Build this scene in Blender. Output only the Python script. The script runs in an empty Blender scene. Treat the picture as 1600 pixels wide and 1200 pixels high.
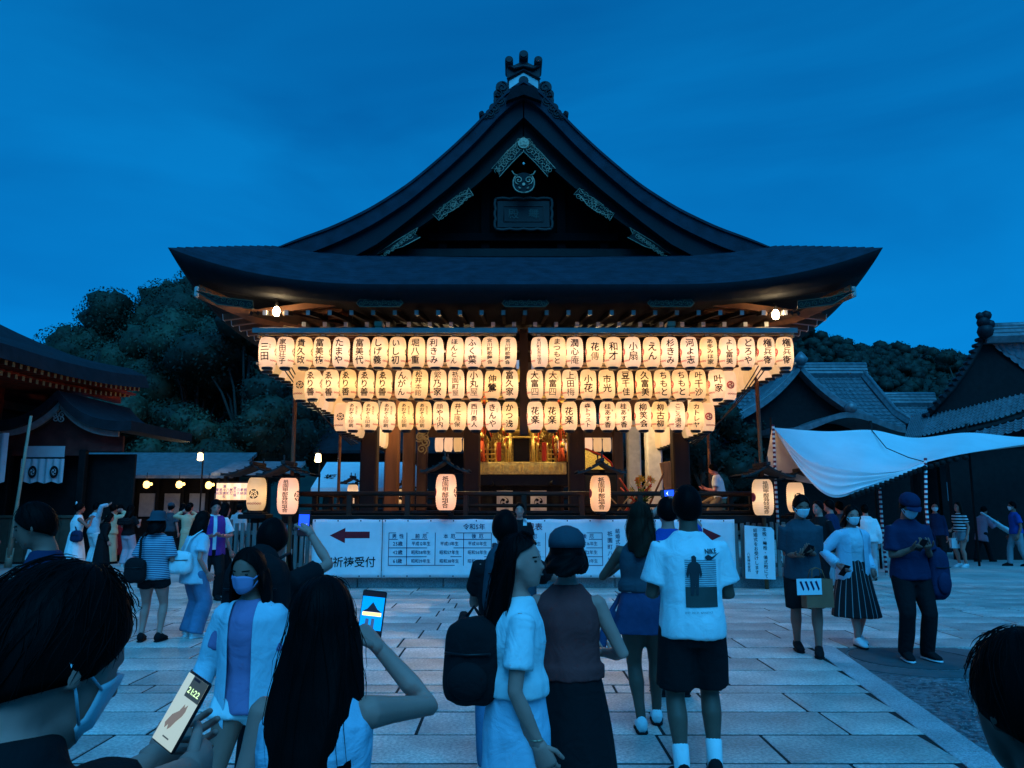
import bpy, bmesh, math, random
import numpy as np
from mathutils import Vector, Matrix, Quaternion, noise as mnoise
from mathutils.bvhtree import BVHTree

random.seed(7)
SC = bpy.context.scene
COL = SC.collection
R = math.radians
PI = math.pi

# ---------------------------------------------------------------- camera, sky, sun, exposure
CAM_H = 1.65
PITCH = math.atan(187 / 1200)
cam_d = bpy.data.cameras.new('camera')
cam_d.sensor_width = 36.0
cam_d.lens = 27.0
cam_d.clip_start = 0.05
cam_d.clip_end = 2000
cam = bpy.data.objects.new('camera', cam_d)
COL.objects.link(cam)
cam.location = (0, 0, CAM_H)
cam.rotation_euler = (R(90) + PITCH, 0, 0)
SC.camera = cam

SUN_EL, SUN_AZ = 50.0, 172.0          # soft western afterglow behind the photographer
world = bpy.data.worlds.new('World')
SC.world = world
world.use_nodes = True
wn, wl = world.node_tree.nodes, world.node_tree.links
wn.clear()
w_out = wn.new('ShaderNodeOutputWorld')
w_bg = wn.new('ShaderNodeBackground')
w_sky = wn.new('ShaderNodeTexSky')
w_sky.sky_type = 'NISHITA'
w_sky.sun_disc = False
w_sky.sun_elevation = R(SUN_EL)
w_sky.sun_rotation = R(SUN_AZ)
w_sky.air_density = 1.0
w_sky.dust_density = 0.6
w_sky.ozone_density = 3.0
w_tc = wn.new('ShaderNodeTexCoord')
w_map = wn.new('ShaderNodeMapping')
w_map.inputs['Scale'].default_value = (1.0, 1.2, 3.2)
w_map.inputs['Rotation'].default_value = (0.0, 0.25, 0.4)
w_noise = wn.new('ShaderNodeTexNoise')
w_noise.inputs['Scale'].default_value = 1.35
w_noise.inputs['Detail'].default_value = 5.0
w_noise.inputs['Roughness'].default_value = 0.5
w_noise.inputs['Distortion'].default_value = 0.6
w_ramp = wn.new('ShaderNodeValToRGB')
w_ramp.color_ramp.elements[0].position = 0.36
w_ramp.color_ramp.elements[0].color = (0.55, 0.64, 0.73, 1)
w_ramp.color_ramp.elements[1].position = 0.62
w_ramp.color_ramp.elements[1].color = (1.0, 1.0, 1.0, 1)
w_bw = wn.new('ShaderNodeRGBToBW')
w_tint = wn.new('ShaderNodeMix'); w_tint.data_type = 'RGBA'; w_tint.blend_type = 'MULTIPLY'
w_tint.inputs[0].default_value = 1.0
w_tint.inputs[7].default_value = (0.004, 0.545, 1.58, 1)
w_mul = wn.new('ShaderNodeMix'); w_mul.data_type = 'RGBA'; w_mul.blend_type = 'MULTIPLY'
w_mul.inputs[0].default_value = 1.0
wl.new(w_tc.outputs['Generated'], w_map.inputs['Vector'])
wl.new(w_map.outputs['Vector'], w_noise.inputs['Vector'])
wl.new(w_noise.outputs['Fac'], w_ramp.inputs['Fac'])
wl.new(w_sky.outputs['Color'], w_bw.inputs['Color'])
w_pow = wn.new('ShaderNodeMath'); w_pow.operation = 'POWER'; w_pow.inputs[1].default_value = 0.35
wl.new(w_bw.outputs['Val'], w_pow.inputs[0])
wl.new(w_pow.outputs[0], w_tint.inputs[6])
wl.new(w_tint.outputs[2], w_mul.inputs[6])
wl.new(w_ramp.outputs['Color'], w_mul.inputs[7])
wl.new(w_mul.outputs[2], w_bg.inputs['Color'])
w_bg.inputs['Strength'].default_value = 0.15
wl.new(w_bg.outputs['Background'], w_out.inputs['Surface'])

sun_d = bpy.data.lights.new('sun', 'SUN')
sun_d.energy = 1.45
sun_d.angle = R(50)
sun_d.color = (0.05, 0.47, 1.0)
sun = bpy.data.objects.new('sun', sun_d)
COL.objects.link(sun)
_az = R(SUN_AZ)
_dir = Vector((math.sin(_az) * math.cos(R(SUN_EL)), math.cos(_az) * math.cos(R(SUN_EL)), math.sin(R(SUN_EL))))
sun.rotation_euler = _dir.to_track_quat('Z', 'Y').to_euler()
sun.location = (0, -20, 20)

SC.view_settings.view_transform = 'Standard'
SC.view_settings.look = 'None'
SC.view_settings.exposure = 0.9
SC.view_settings.gamma = 1.0
SC.view_settings.use_curve_mapping = False
SC.render.engine = 'CYCLES'
SC.cycles.use_denoising = True
SC.cycles.use_light_tree = True
SC.cycles.max_bounces = 6
SC.cycles.diffuse_bounces = 3
SC.cycles.glossy_bounces = 3
SC.cycles.transmission_bounces = 4
SC.cycles.transparent_max_bounces = 6
SC.cycles.sample_clamp_indirect = 4.0
SC.cycles.caustics_reflective = False
SC.cycles.caustics_refractive = False


# ---------------------------------------------------------------- measuring helpers
def at(px, py, Y):
    """world point seen at photo pixel (1600x1200) at distance Y: used once to read positions off the photo"""
    u = (px - 800) / 1200; v = (600 - py) / 1200
    dy = math.cos(PITCH) - v * math.sin(PITCH); dz = math.sin(PITCH) + v * math.cos(PITCH)
    s = Y / dy
    return Vector((u * s, Y, CAM_H + dz * s))


def interp(x, pts):
    return float(np.interp(x, [p[0] for p in pts], [p[1] for p in pts]))


# ---------------------------------------------------------------- materials
MATS = {}


def pm(name, col, rough=0.7, metal=0.0, var=0.12, vscale=6.0, bump=0.0, bscale=40.0, spec=0.2, rnd=0.0,
       col2=None, emit=None, estr=0.0, sheen=0.0, stretch=None, wrinkle=0.0):
    """plain procedural material: base colour broken by noise, optional fine bump, optional per-object variation"""
    if name in MATS:
        return MATS[name]
    m = bpy.data.materials.new(name); m.use_nodes = True
    n, l = m.node_tree.nodes, m.node_tree.links
    b = n['Principled BSDF']
    tc = n.new('ShaderNodeTexCoord'); src = tc.outputs['Object']
    if stretch:
        mp = n.new('ShaderNodeMapping'); mp.inputs['Scale'].default_value = stretch
        l.new(src, mp.inputs['Vector']); src = mp.outputs['Vector']
    ns = n.new('ShaderNodeTexNoise'); ns.inputs['Scale'].default_value = vscale; ns.inputs['Detail'].default_value = 4
    l.new(src, ns.inputs['Vector'])
    rp = n.new('ShaderNodeValToRGB')
    c2 = col2 or tuple(min(1, c * (1 + var)) for c in col)
    c1 = tuple(c * (1 - var) for c in col)
    rp.color_ramp.elements[0].position = 0.32; rp.color_ramp.elements[1].position = 0.68
    rp.color_ramp.elements[0].color = (*c1, 1); rp.color_ramp.elements[1].color = (*c2, 1)
    l.new(ns.outputs['Fac'], rp.inputs['Fac'])
    out = rp.outputs['Color']
    if rnd:
        oi = n.new('ShaderNodeObjectInfo')
        mr = n.new('ShaderNodeMapRange')
        mr.inputs['To Min'].default_value = 1 - rnd; mr.inputs['To Max'].default_value = 1 + rnd
        l.new(oi.outputs['Random'], mr.inputs['Value'])
        hv = n.new('ShaderNodeHueSaturation')
        l.new(mr.outputs['Result'], hv.inputs['Value']); l.new(out, hv.inputs['Color'])
        out = hv.outputs['Color']
    l.new(out, b.inputs['Base Color'])
    b.inputs['Roughness'].default_value = rough
    b.inputs['Metallic'].default_value = metal
    b.inputs['Specular IOR Level'].default_value = spec
    if sheen:
        b.inputs['Sheen Weight'].default_value = sheen
    if bump:
        nb = n.new('ShaderNodeTexNoise'); nb.inputs['Scale'].default_value = bscale; nb.inputs['Detail'].default_value = 3
        l.new(src, nb.inputs['Vector'])
        bp = n.new('ShaderNodeBump'); bp.inputs['Strength'].default_value = bump; bp.inputs['Distance'].default_value = 0.02
        l.new(nb.outputs['Fac'], bp.inputs['Height']); l.new(bp.outputs['Normal'], b.inputs['Normal'])
    if wrinkle:
        wk = n.new('ShaderNodeTexNoise'); wk.inputs['Scale'].default_value = 7; wk.inputs['Detail'].default_value = 3; wk.inputs['Distortion'].default_value = 1.6
        bw_ = n.new('ShaderNodeBump'); bw_.inputs['Strength'].default_value = wrinkle; bw_.inputs['Distance'].default_value = 0.05
        l.new(tc.outputs['Object'], wk.inputs['Vector']); l.new(wk.outputs['Fac'], bw_.inputs['Height'])
        if bump:
            l.new(bp.outputs['Normal'], bw_.inputs['Normal'])
        l.new(bw_.outputs['Normal'], b.inputs['Normal'])
    if emit:
        b.inputs['Emission Color'].default_value = (*emit, 1); b.inputs['Emission Strength'].default_value = estr
    MATS[name] = m
    return m


def stripes(name, a, bcol, scale, axis='Z', rough=0.8, duty=0.5):
    """woven stripes along one object axis"""
    if name in MATS:
        return MATS[name]
    m = pm(name, a, rough)
    n, l = m.node_tree.nodes, m.node_tree.links
    b = n['Principled BSDF']
    tc = n.new('ShaderNodeTexCoord'); sp = n.new('ShaderNodeSeparateXYZ'); l.new(tc.outputs['Object'], sp.inputs[0])
    if axis == 'A':
        at2 = n.new('ShaderNodeMath'); at2.operation = 'ARCTAN2'
        l.new(sp.outputs['X'], at2.inputs[0]); l.new(sp.outputs['Y'], at2.inputs[1]); src = at2.outputs[0]
    else:
        src = sp.outputs[axis]
    mu = n.new('ShaderNodeMath'); mu.operation = 'MULTIPLY'; mu.inputs[1].default_value = scale
    fr = n.new('ShaderNodeMath'); fr.operation = 'FRACT'
    gt = n.new('ShaderNodeMath'); gt.operation = 'GREATER_THAN'; gt.inputs[1].default_value = duty
    l.new(src, mu.inputs[0]); l.new(mu.outputs[0], fr.inputs[0]); l.new(fr.outputs[0], gt.inputs[0])
    mx = n.new('ShaderNodeMix'); mx.data_type = 'RGBA'
    mx.inputs[6].default_value = (*a, 1); mx.inputs[7].default_value = (*bcol, 1)
    l.new(gt.outputs[0], mx.inputs[0]); l.new(mx.outputs[2], b.inputs['Base Color'])
    return m


def stone_mat(name, c1, c2, rnd=0.18, bump=0.35, grain=70, lo=.5, hi=1.35):
    m = pm(name, c1, 0.42, 0, 0.2, 1.6, bump, 60, 0.5, rnd, col2=c2)
    n, l = m.node_tree.nodes, m.node_tree.links
    b = n['Principled BSDF']
    src = b.inputs['Base Color'].links[0].from_socket
    tc = n.new('ShaderNodeTexCoord')
    wn_ = n.new('ShaderNodeTexNoise'); wn_.inputs['Scale'].default_value = grain; wn_.inputs['Detail'].default_value = 4; wn_.inputs['Roughness'].default_value = .7
    l.new(tc.outputs['Object'], wn_.inputs['Vector'])
    rp = n.new('ShaderNodeValToRGB')
    rp.color_ramp.elements[0].position = 0.40; rp.color_ramp.elements[0].color = (lo, lo, lo, 1)
    rp.color_ramp.elements[1].position = 0.60; rp.color_ramp.elements[1].color = (hi, hi, hi, 1)
    l.new(wn_.outputs['Fac'], rp.inputs['Fac'])
    mx = n.new('ShaderNodeMix'); mx.data_type = 'RGBA'; mx.blend_type = 'MULTIPLY'; mx.inputs[0].default_value = 0.85
    l.new(src, mx.inputs[6]); l.new(rp.outputs['Color'], mx.inputs[7]); l.new(mx.outputs[2], b.inputs['Base Color'])
    return m


def glow(name, col, s):
    if name in MATS:
        return MATS[name]
    m = bpy.data.materials.new(name); m.use_nodes = True
    n, l = m.node_tree.nodes, m.node_tree.links
    b = n['Principled BSDF']
    b.inputs['Base Color'].default_value = (*[c * .6 for c in col], 1)
    b.inputs['Emission Color'].default_value = (*col, 1); b.inputs['Emission Strength'].default_value = s
    b.inputs['Roughness'].default_value = 0.3
    MATS[name] = m
    return m


# ---------------------------------------------------------------- mesh helpers
class MB:
    def __init__(self):
        self.v = []; self.f = []; self.mi = []; self.cur = 0; self.sm = []; self.smooth = False

    def add(self, vs, fs, smooth=None):
        k = len(self.v)
        self.v.extend([tuple(p) for p in vs])
        s = self.smooth if smooth is None else smooth
        for f in fs:
            self.f.append(tuple(i + k for i in f)); self.mi.append(self.cur); self.sm.append(s)

    def box(self, x0, x1, y0, y1, z0, z1, c=0.0, M=None):
        if c <= 0:
            vs = [(x, y, z) for x in (x0, x1) for y in (y0, y1) for z in (z0, z1)]
            fs = [(0, 1, 3, 2), (4, 6, 7, 5), (0, 4, 5, 1), (2, 3, 7, 6), (0, 2, 6, 4), (1, 5, 7, 3)]
        else:
            vs = []; idx = {}
            for i, x in enumerate((x0, x1)):
                for j, y in enumerate((y0, y1)):
                    for k, z in enumerate((z0, z1)):
                        sx, sy, sz = (1, -1)[i], (1, -1)[j], (1, -1)[k]
                        for a in range(3):
                            p = [x + sx * c, y + sy * c, z + sz * c]
                            p[a] = (x, y, z)[a]
                            idx[i, j, k, a] = len(vs); vs.append(tuple(p))
            fs = []
            q = [(0, 0), (1, 0), (1, 1), (0, 1)]
            for s in (0, 1):
                fs.append([idx[s, a, b, 0] for a, b in q]); fs.append([idx[a, s, b, 1] for a, b in q]); fs.append([idx[a, b, s, 2] for a, b in q])
            for a in (0, 1):
                for b in (0, 1):
                    fs.append([idx[0, a, b, 1], idx[1, a, b, 1], idx[1, a, b, 2], idx[0, a, b, 2]])
                    fs.append([idx[a, 0, b, 0], idx[a, 1, b, 0], idx[a, 1, b, 2], idx[a, 0, b, 2]])
                    fs.append([idx[a, b, 0, 0], idx[a, b, 1, 0], idx[a, b, 1, 1], idx[a, b, 0, 1]])
            for i in (0, 1):
                for j in (0, 1):
                    for k in (0, 1):
                        fs.append([idx[i, j, k, 0], idx[i, j, k, 1], idx[i, j, k, 2]])
        if M is not None:
            vs = [tuple(M @ Vector(p)) for p in vs]
        self.add(vs, fs)

    def cbox(self, c, s, ch=0.0, M=None):
        self.box(c[0] - s[0] / 2, c[0] + s[0] / 2, c[1] - s[1] / 2, c[1] + s[1] / 2, c[2] - s[2] / 2, c[2] + s[2] / 2, ch, M)

    def tube(self, pts, r, n=8, cap=True, smooth=True, flat=1.0, upv=None):
        """round bar along a path; r number or list; flat squashes the second axis"""
        P = [Vector(p) for p in pts]
        rs = r if isinstance(r, (list, tuple)) else [r] * len(P)
        vs = []; prev = None
        for i, p in enumerate(P):
            t = (P[min(i + 1, len(P) - 1)] - P[max(i - 1, 0)])
            t = t.normalized() if t.length > 1e-9 else Vector((0, 0, 1))
            if prev is None:
                h = Vector(upv) if upv is not None else (Vector((0, 0, 1)) if abs(t.z) < 0.9 else Vector((0, 1, 0)))
                a = h.cross(t).normalized()
            else:
                a = (prev - t * prev.dot(t)).normalized()
            prev = a
            b = t.cross(a)
            for k in range(n):
                th = 2 * PI * k / n
                vs.append(p + a * math.cos(th) * rs[i] + b * math.sin(th) * rs[i] * flat)
        fs = []
        for i in range(len(P) - 1):
            for k in range(n):
                k2 = (k + 1) % n
                fs.append((i * n + k, i * n + k2, (i + 1) * n + k2, (i + 1) * n + k))
        self.add(vs, fs, smooth)
        if cap:
            self.f.append(tuple(len(self.v) - len(vs) + k for k in range(n))[::-1]); self.mi.append(self.cur); self.sm.append(False)
            self.f.append(tuple(len(self.v) - n + k for k in range(n))); self.mi.append(self.cur); self.sm.append(False)

    def lathe(self, prof, n=24, c=(0, 0, 0), smooth=True, cap=True):
        vs = []
        for (r, z) in prof:
            for k in range(n):
                th = 2 * PI * k / n
                vs.append((c[0] + r * math.sin(th), c[1] - r * math.cos(th), c[2] + z))
        fs = []
        for i in range(len(prof) - 1):
            for k in range(n):
                k2 = (k + 1) % n
                fs.append((i * n + k, i * n + k2, (i + 1) * n + k2, (i + 1) * n + k))
        if cap:
            fs.append(tuple(range(n))[::-1]); fs.append(tuple((len(prof) - 1) * n + k for k in range(n)))
        self.add(vs, fs, smooth)

    def grid(self, fn, nu, nv, smooth=True, close_u=False):
        vs = [fn(i / (nu if close_u else nu - 1), j / (nv - 1)) for j in range(nv) for i in range(nu)]
        fs = []
        for j in range(nv - 1):
            for i in range(nu if close_u else nu - 1):
                i2 = (i + 1) % nu
                fs.append((j * nu + i, j * nu + i2, (j + 1) * nu + i2, (j + 1) * nu + i))
        self.add(vs, fs, smooth)

    def prism(self, poly, y0, y1, smooth=False):
        """polygon of (x, z) extruded from y0 to y1"""
        n = len(poly)
        vs = [(x, y0, z) for x, z in poly] + [(x, y1, z) for x, z in poly]
        fs = [tuple(range(n)), tuple(range(n, 2 * n))[::-1]]
        fs += [(i, i + n, (i + 1) % n + n, (i + 1) % n) for i in range(n)]
        self.add(vs, fs, smooth)

    def strip(self, up, lo, y0, y1):
        """band between two (x, z) curves, with thickness in y"""
        n = len(up)
        vs = [(x, y, z) for y in (y0, y1) for x, z in up] + [(x, y, z) for y in (y0, y1) for x, z in lo]
        a, b, c, d = 0, n, 2 * n, 3 * n
        fs = []
        for i in range(n - 1):
            fs += [(a + i, a + i + 1, c + i + 1, c + i), (b + i, d + i, d + i + 1, b + i + 1),
                   (a + i, b + i, b + i + 1, a + i + 1), (c + i, c + i + 1, d + i + 1, d + i)]
        fs += [(a, c, d, b), (a + n - 1, b + n - 1, d + n - 1, c + n - 1)]
        self.add(vs, fs)

    def mesh(self, name, mats, off=(0, 0, 0)):
        me = bpy.data.meshes.new(name)
        v = np.array(self.v, dtype=float).reshape(-1, 3) - np.array(off)
        me.from_pydata(v.tolist(), [], self.f)
        mats = mats if isinstance(mats, (list, tuple)) else [mats]
        for m in mats:
            me.materials.append(m)
        me.polygons.foreach_set('material_index', self.mi)
        me.polygons.foreach_set('use_smooth', self.sm)
        bm = bmesh.new(); bm.from_mesh(me)
        bmesh.ops.recalc_face_normals(bm, faces=bm.faces)
        bm.to_mesh(me); bm.free()
        return me

    def build(self, name, mats, parent=None, world=True):
        return link(name, self.mesh(name, mats, origin(parent) if world else (0, 0, 0)), parent)


def origin(o):
    p = Vector((0, 0, 0))
    while o is not None:
        p = p + o.location; o = o.parent
    return p


def link(name, data, parent=None, loc=None, rot=None):
    o = bpy.data.objects.new(name, data)
    COL.objects.link(o)
    o.parent = parent
    if loc is not None:
        o.location = loc
    if rot is not None:
        o.rotation_euler = rot
    return o


def tag(o, label=None, cat=None, group=None, kind=None):
    if label: o['label'] = label
    if cat: o['category'] = cat
    if group: o['group'] = group
    if kind: o['kind'] = kind
    return o


def empty(name, loc=(0, 0, 0), rz=0.0):
    o = bpy.data.objects.new(name, None)
    o.empty_display_size = 0.2
    COL.objects.link(o)
    o.location = loc; o.rotation_euler = (0, 0, rz)
    return o


def thing(name, loc, label, cat, group=None, rz=0.0):
    return tag(empty(name, loc, rz), label, cat, group)


# ---------------------------------------------------------------- lettering (built-in font, one mesh per glyph)
GL = {}


def glyph_raw(ch, bold):
    c = bpy.data.curves.new('lettering', 'FONT'); c.body = ch; c.resolution_u = 2; c.offset = bold
    o = bpy.data.objects.new('lettering', c)
    me = bpy.data.meshes.new_from_object(o)
    v = np.array([tuple(p.co) for p in me.vertices]).reshape(-1, 3)[:, :2]
    f = [tuple(p.vertices) for p in me.polygons]
    ar = sum(p.area for p in me.polygons)
    cnt = {}
    for p in me.polygons:
        for k in p.edge_keys:
            cnt[k] = cnt.get(k, 0) + 1
    per = sum((me.vertices[i].co - me.vertices[j].co).length for (i, j), c_ in cnt.items() if c_ == 1)
    bpy.data.objects.remove(o); bpy.data.meshes.remove(me); bpy.data.curves.remove(c)
    return v, f, ar, per


def glyph(ch, bold=0.0):
    key = (ch, bold)
    if key not in GL:
        v, f, a0, per = glyph_raw(ch, 0.0)
        if bold and len(v):
            for b in (bold, bold * .85, bold * 1.15, bold * .6, bold * .35):     # thicken, as far as the outline still fills cleanly
                v2, f2, a2, _ = glyph_raw(ch, b)
                if a0 + .72 * per * b < a2 < a0 + 1.35 * per * b:
                    v, f = v2, f2
                    break
        adv = 1.0 if ord(ch) > 0x2e7f else ((v[:, 0].max() + .06) if len(v) else .3)
        GL[key] = (v, f, adv)
    return GL[key]


def text2d(s, size, vertical=False, bold=0.0, squeeze=1.0, pitch=1.0, jitter=0.0):
    """flat (x, y) verts and faces centred on the origin"""
    V, F, k = [], [], 0
    pen = 0.0
    rnd = random.Random(s)
    for ch in s:
        if ch == ' ':
            pen += 0.5; continue
        v, f, adv = glyph(ch, bold)
        if not len(v):
            continue
        w = v.copy()
        if jitter:
            a = rnd.uniform(-jitter, jitter); sc = 1 + rnd.uniform(-jitter, jitter)
            cc = np.array([adv / 2, .38]); w = (w - cc) * sc
            w = np.stack([w[:, 0] - a * w[:, 1], w[:, 1] + a * .6 * w[:, 0]], 1) + cc
        if vertical:
            w[:, 0] -= adv / 2; w[:, 1] += -pen - .88; pen += pitch
        else:
            w[:, 0] += pen; pen += adv * pitch
        V.append(w); F += [tuple(i + k for i in q) for q in f]; k += len(w)
    V = np.concatenate(V) if V else np.zeros((0, 2))
    if vertical:
        V[:, 1] += pen / 2
    else:
        V[:, 0] -= pen / 2; V[:, 1] -= .38
    V[:, 0] *= size * squeeze; V[:, 1] *= size
    return V, F


def subdiv_flat(V, F, maxlen):
    """split long triangles so that flat lettering can follow a curved face"""
    bm = bmesh.new()
    vs = [bm.verts.new((x, y, 0)) for x, y in V]
    for f in F:
        try:
            bm.faces.new([vs[i] for i in f])
        except ValueError:
            pass
    bmesh.ops.triangulate(bm, faces=bm.faces)
    for _ in range(3):
        es = [e for e in bm.edges if e.calc_length() > maxlen]
        if not es:
            break
        bmesh.ops.subdivide_edges(bm, edges=es, cuts=1)
        bmesh.ops.triangulate(bm, faces=bm.faces)
    bm.verts.index_update()
    V2 = np.array([tuple(v.co)[:2] for v in bm.verts]).reshape(-1, 2); F2 = [tuple(v.index for v in f.verts) for f in bm.faces]
    bm.free()
    return V2, F2


def swirl(mb, cx, cz, y, r, turns=1.4, a0=0.0, sgn=1, t=0.012):
    """one scroll of metal fretwork in a plane of constant y"""
    pts = []
    for i in range(15):
        f = i / 14
        a = a0 + sgn * f * turns * 2 * PI
        rr = r * (1 - .85 * f)
        pts.append((cx + rr * math.cos(a), y, cz + rr * math.sin(a)))
    mb.tube(pts, t, 5)

# ================================================================ ground
M_slab = stone_mat('granite_slab', (0.42, 0.36, 0.325), (0.68, 0.59, 0.53), .26, .35, 40, .62, 1.28)
M_bed = pm('joint_mortar', (0.02, 0.02, 0.02), 0.9, bump=0.4, bscale=30)
M_kerb = stone_mat('border_granite', (0.40, 0.40, 0.40), (0.52, 0.52, 0.52), 0.08)
M_asph = stone_mat('aggregate_asphalt', (0.055, 0.056, 0.06), (0.10, 0.10, 0.105), 0.0, 0.8, 17, .2, 3.0)
M_base = stone_mat('plinth_stone', (0.20, 0.21, 0.21), (0.28, 0.28, 0.28), 0.12)


def paving_far():
    m = pm('far_paving', (0.2, 0.2, 0.2), 0.6)
    n, l = m.node_tree.nodes, m.node_tree.links
    b = n['Principled BSDF']
    tc = n.new('ShaderNodeTexCoord')
    br = n.new('ShaderNodeTexBrick'); br.inputs['Scale'].default_value = 1.0
    br.inputs['Brick Width'].default_value = 1.2; br.inputs['Row Height'].default_value = 0.62
    br.inputs['Mortar Size'].default_value = 0.008; br.inputs['Mortar Smooth'].default_value = 0.2
    br.inputs['Color1'].default_value = (0.46, 0.40, 0.37, 1); br.inputs['Color2'].default_value = (0.56, 0.50, 0.46, 1)
    br.inputs['Mortar'].default_value = (0.08, 0.08, 0.085, 1)
    ns = n.new('ShaderNodeTexNoise'); ns.inputs['Scale'].default_value = 0.8; ns.inputs['Detail'].default_value = 6
    l.new(tc.outputs['Object'], ns.inputs['Vector'])
    rp = n.new('ShaderNodeValToRGB')
    rp.color_ramp.elements[0].position = 0.3; rp.color_ramp.elements[0].color = (.7, .7, .7, 1)
    rp.color_ramp.elements[1].position = 0.7; rp.color_ramp.elements[1].color = (1.15, 1.15, 1.15, 1)
    l.new(ns.outputs['Fac'], rp.inputs['Fac'])
    mx = n.new('ShaderNodeMix'); mx.data_type = 'RGBA'; mx.blend_type = 'MULTIPLY'; mx.inputs[0].default_value = 1
    l.new(tc.outputs['Object'], br.inputs['Vector']); l.new(br.outputs['Color'], mx.inputs[6]); l.new(rp.outputs['Color'], mx.inputs[7])
    l.new(mx.outputs[2], b.inputs['Base Color'])
    bp = n.new('ShaderNodeBump'); bp.inputs['Strength'].default_value = 0.3; bp.inputs['Distance'].default_value = 0.01
    l.new(br.outputs['Fac'], bp.inputs['Height']); bp.invert = True
    l.new(bp.outputs['Normal'], b.inputs['Normal'])
    return m


mb = MB(); mb.box(-700, 700, -60, 900, -1.2, -0.22)
tag(mb.build('ground', pm('packed_earth', (0.10, 0.10, 0.10), 0.9, vscale=0.5, bump=.3, bscale=8)), kind='structure')
mb = MB(); mb.box(-45, 45, 16.4, 60, -0.2, 0.0)
tag(mb.build('courtyard_paving', paving_far()), kind='structure')

BX0, BY0, BSL = 2.90, 5.29, 0.147      # line of the granite border that bounds the asphalt bay


def border_x(y):
    return BX0 + (y - BY0) * BSL


paving = MB(); paving.box(-16, 16, 9.752, 16.398, -0.15, -0.003)
_bx = [(-16, -6), (border_x(-6), -6), (border_x(9.75), 9.75), (-16, 9.75)]
paving.add([(x, y, z) for z in (-.15, -.003) for x, y in _bx], [(0, 1, 2, 3), (4, 5, 6, 7), (0, 1, 5, 4), (1, 2, 6, 5), (2, 3, 7, 6), (3, 0, 4, 7)])
paving = tag(paving.build('pavement', M_bed), kind='structure')
SLAB_MESH = {}


def slab_mesh(w, d):
    k = (round(w, 2), round(d, 2))
    if k not in SLAB_MESH:
        s = MB(); s.box(-k[0] / 2 + .012, k[0] / 2 - .012, -k[1] / 2 + .018, k[1] / 2 - .018, -0.06, 0.0, 0.004)
        SLAB_MESH[k] = s.mesh('stone_slab', M_slab)
    return SLAB_MESH[k]


rs = random.Random(11)
y = 16.39; row = 0; n_slab = 0
while y > 2.7:
    d = 0.62 if row % 9 != 6 else 0.30
    yc = y - d / 2
    half = 0.70 * yc + 0.7
    xl = -half - rs.uniform(0, .9)
    xr_lim = half if y > 9.75 else border_x(yc) - 0.01
    x = xl
    while x < xr_lim - .05:
        w = rs.choice((0.75, 0.9, 1.05, 1.05, 1.2, 1.35))
        if yc > 12.6: w *= 1.35
        if x + w > xr_lim - .25 and y <= 9.75:
            w = xr_lim - x
        o = link('stone_slab', slab_mesh(w, d), paving, (x + w / 2, yc, rs.uniform(.001, .004)))
        o.rotation_euler = (rs.uniform(-.003, .003), rs.uniform(-.003, .003), rs.uniform(-.004, .004))
        x += w; n_slab += 1
    y -= d; row += 1
# asphalt bay with its granite border
mb = MB()
mb.box(border_x(7) - 0.9, 16, -2, 9.74, -0.10, -0.015)
asphalt = tag(mb.build('asphalt', M_asph), kind='structure')
yb = 9.72
while yb > 2.5:
    L = rs.uniform(1.0, 1.5); y2 = max(yb - L, 2.0)
    s = MB()
    a, c = border_x(yb), border_x(y2)
    vs = [(a, yb - .006, -.06), (a + .26, yb - .006, -.06), (c + .26, y2 + .006, -.06), (c, y2 + .006, -.06)]
    vs += [(p[0], p[1], .004) for p in vs]
    s.add(vs, [(0, 1, 2, 3), (4, 5, 6, 7), (0, 1, 5, 4), (1, 2, 6, 5), (2, 3, 7, 6), (3, 0, 4, 7)])
    s.build('border_stone', M_kerb, asphalt)
    yb = y2
g_ = np.random.default_rng(3)
nA = 15000
PX, PY = g_.uniform(3.0, 8.2, nA), g_.uniform(3.2, 9.7, nA)
keep = PX > (BX0 + (PY - BY0) * BSL + .27); PX, PY = PX[keep], PY[keep]
mb = MB()
for x, y_ in zip(PX, PY):
    s_ = random.uniform(.006, .015); a_ = random.uniform(0, 6)
    vs = [(x + s_ * math.cos(a_ + k * 2.09), y_ + s_ * math.sin(a_ + k * 2.09), -.017) for k in range(3)] + [(x, y_, -.016 + s_ * .45)]
    mb.add(vs, [(0, 1, 3), (1, 2, 3), (2, 0, 3)])
tag(mb.build('aggregate', pm('aggregate_chip', (.26, .25, .24), .8, var=.5, vscale=25), asphalt), kind='stuff')
mb = MB(); mb.lathe([(0.0, -.03), (0.62, -.03), (0.62, -.008), (0.58, -.004), (0.0, -.004)], 40, (4.35, 8.75, 0), False, False)
mb.build('round_patch', pm('patch_concrete', (0.075, 0.076, 0.08), 0.7, bump=.3, bscale=90), asphalt)
mb = MB()
for i in range(28):
    a0, a1 = 2 * PI * i / 28, 2 * PI * (i + 1) / 28
    vs = [(4.35 + r * math.cos(a) * 1.0, 8.72 + r * math.sin(a), z) for z in (-.05, -.006) for a in (a0, a1) for r in (.66, .98)]
    mb.add(vs, [(4, 5, 7, 6), (0, 1, 5, 4), (2, 3, 7, 6), (1, 3, 7, 5), (0, 2, 6, 4)])
mb.build('patch_ring', pm('ring_concrete', (0.105, 0.105, 0.11), 0.8, bump=.5, bscale=60), asphalt)

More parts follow.
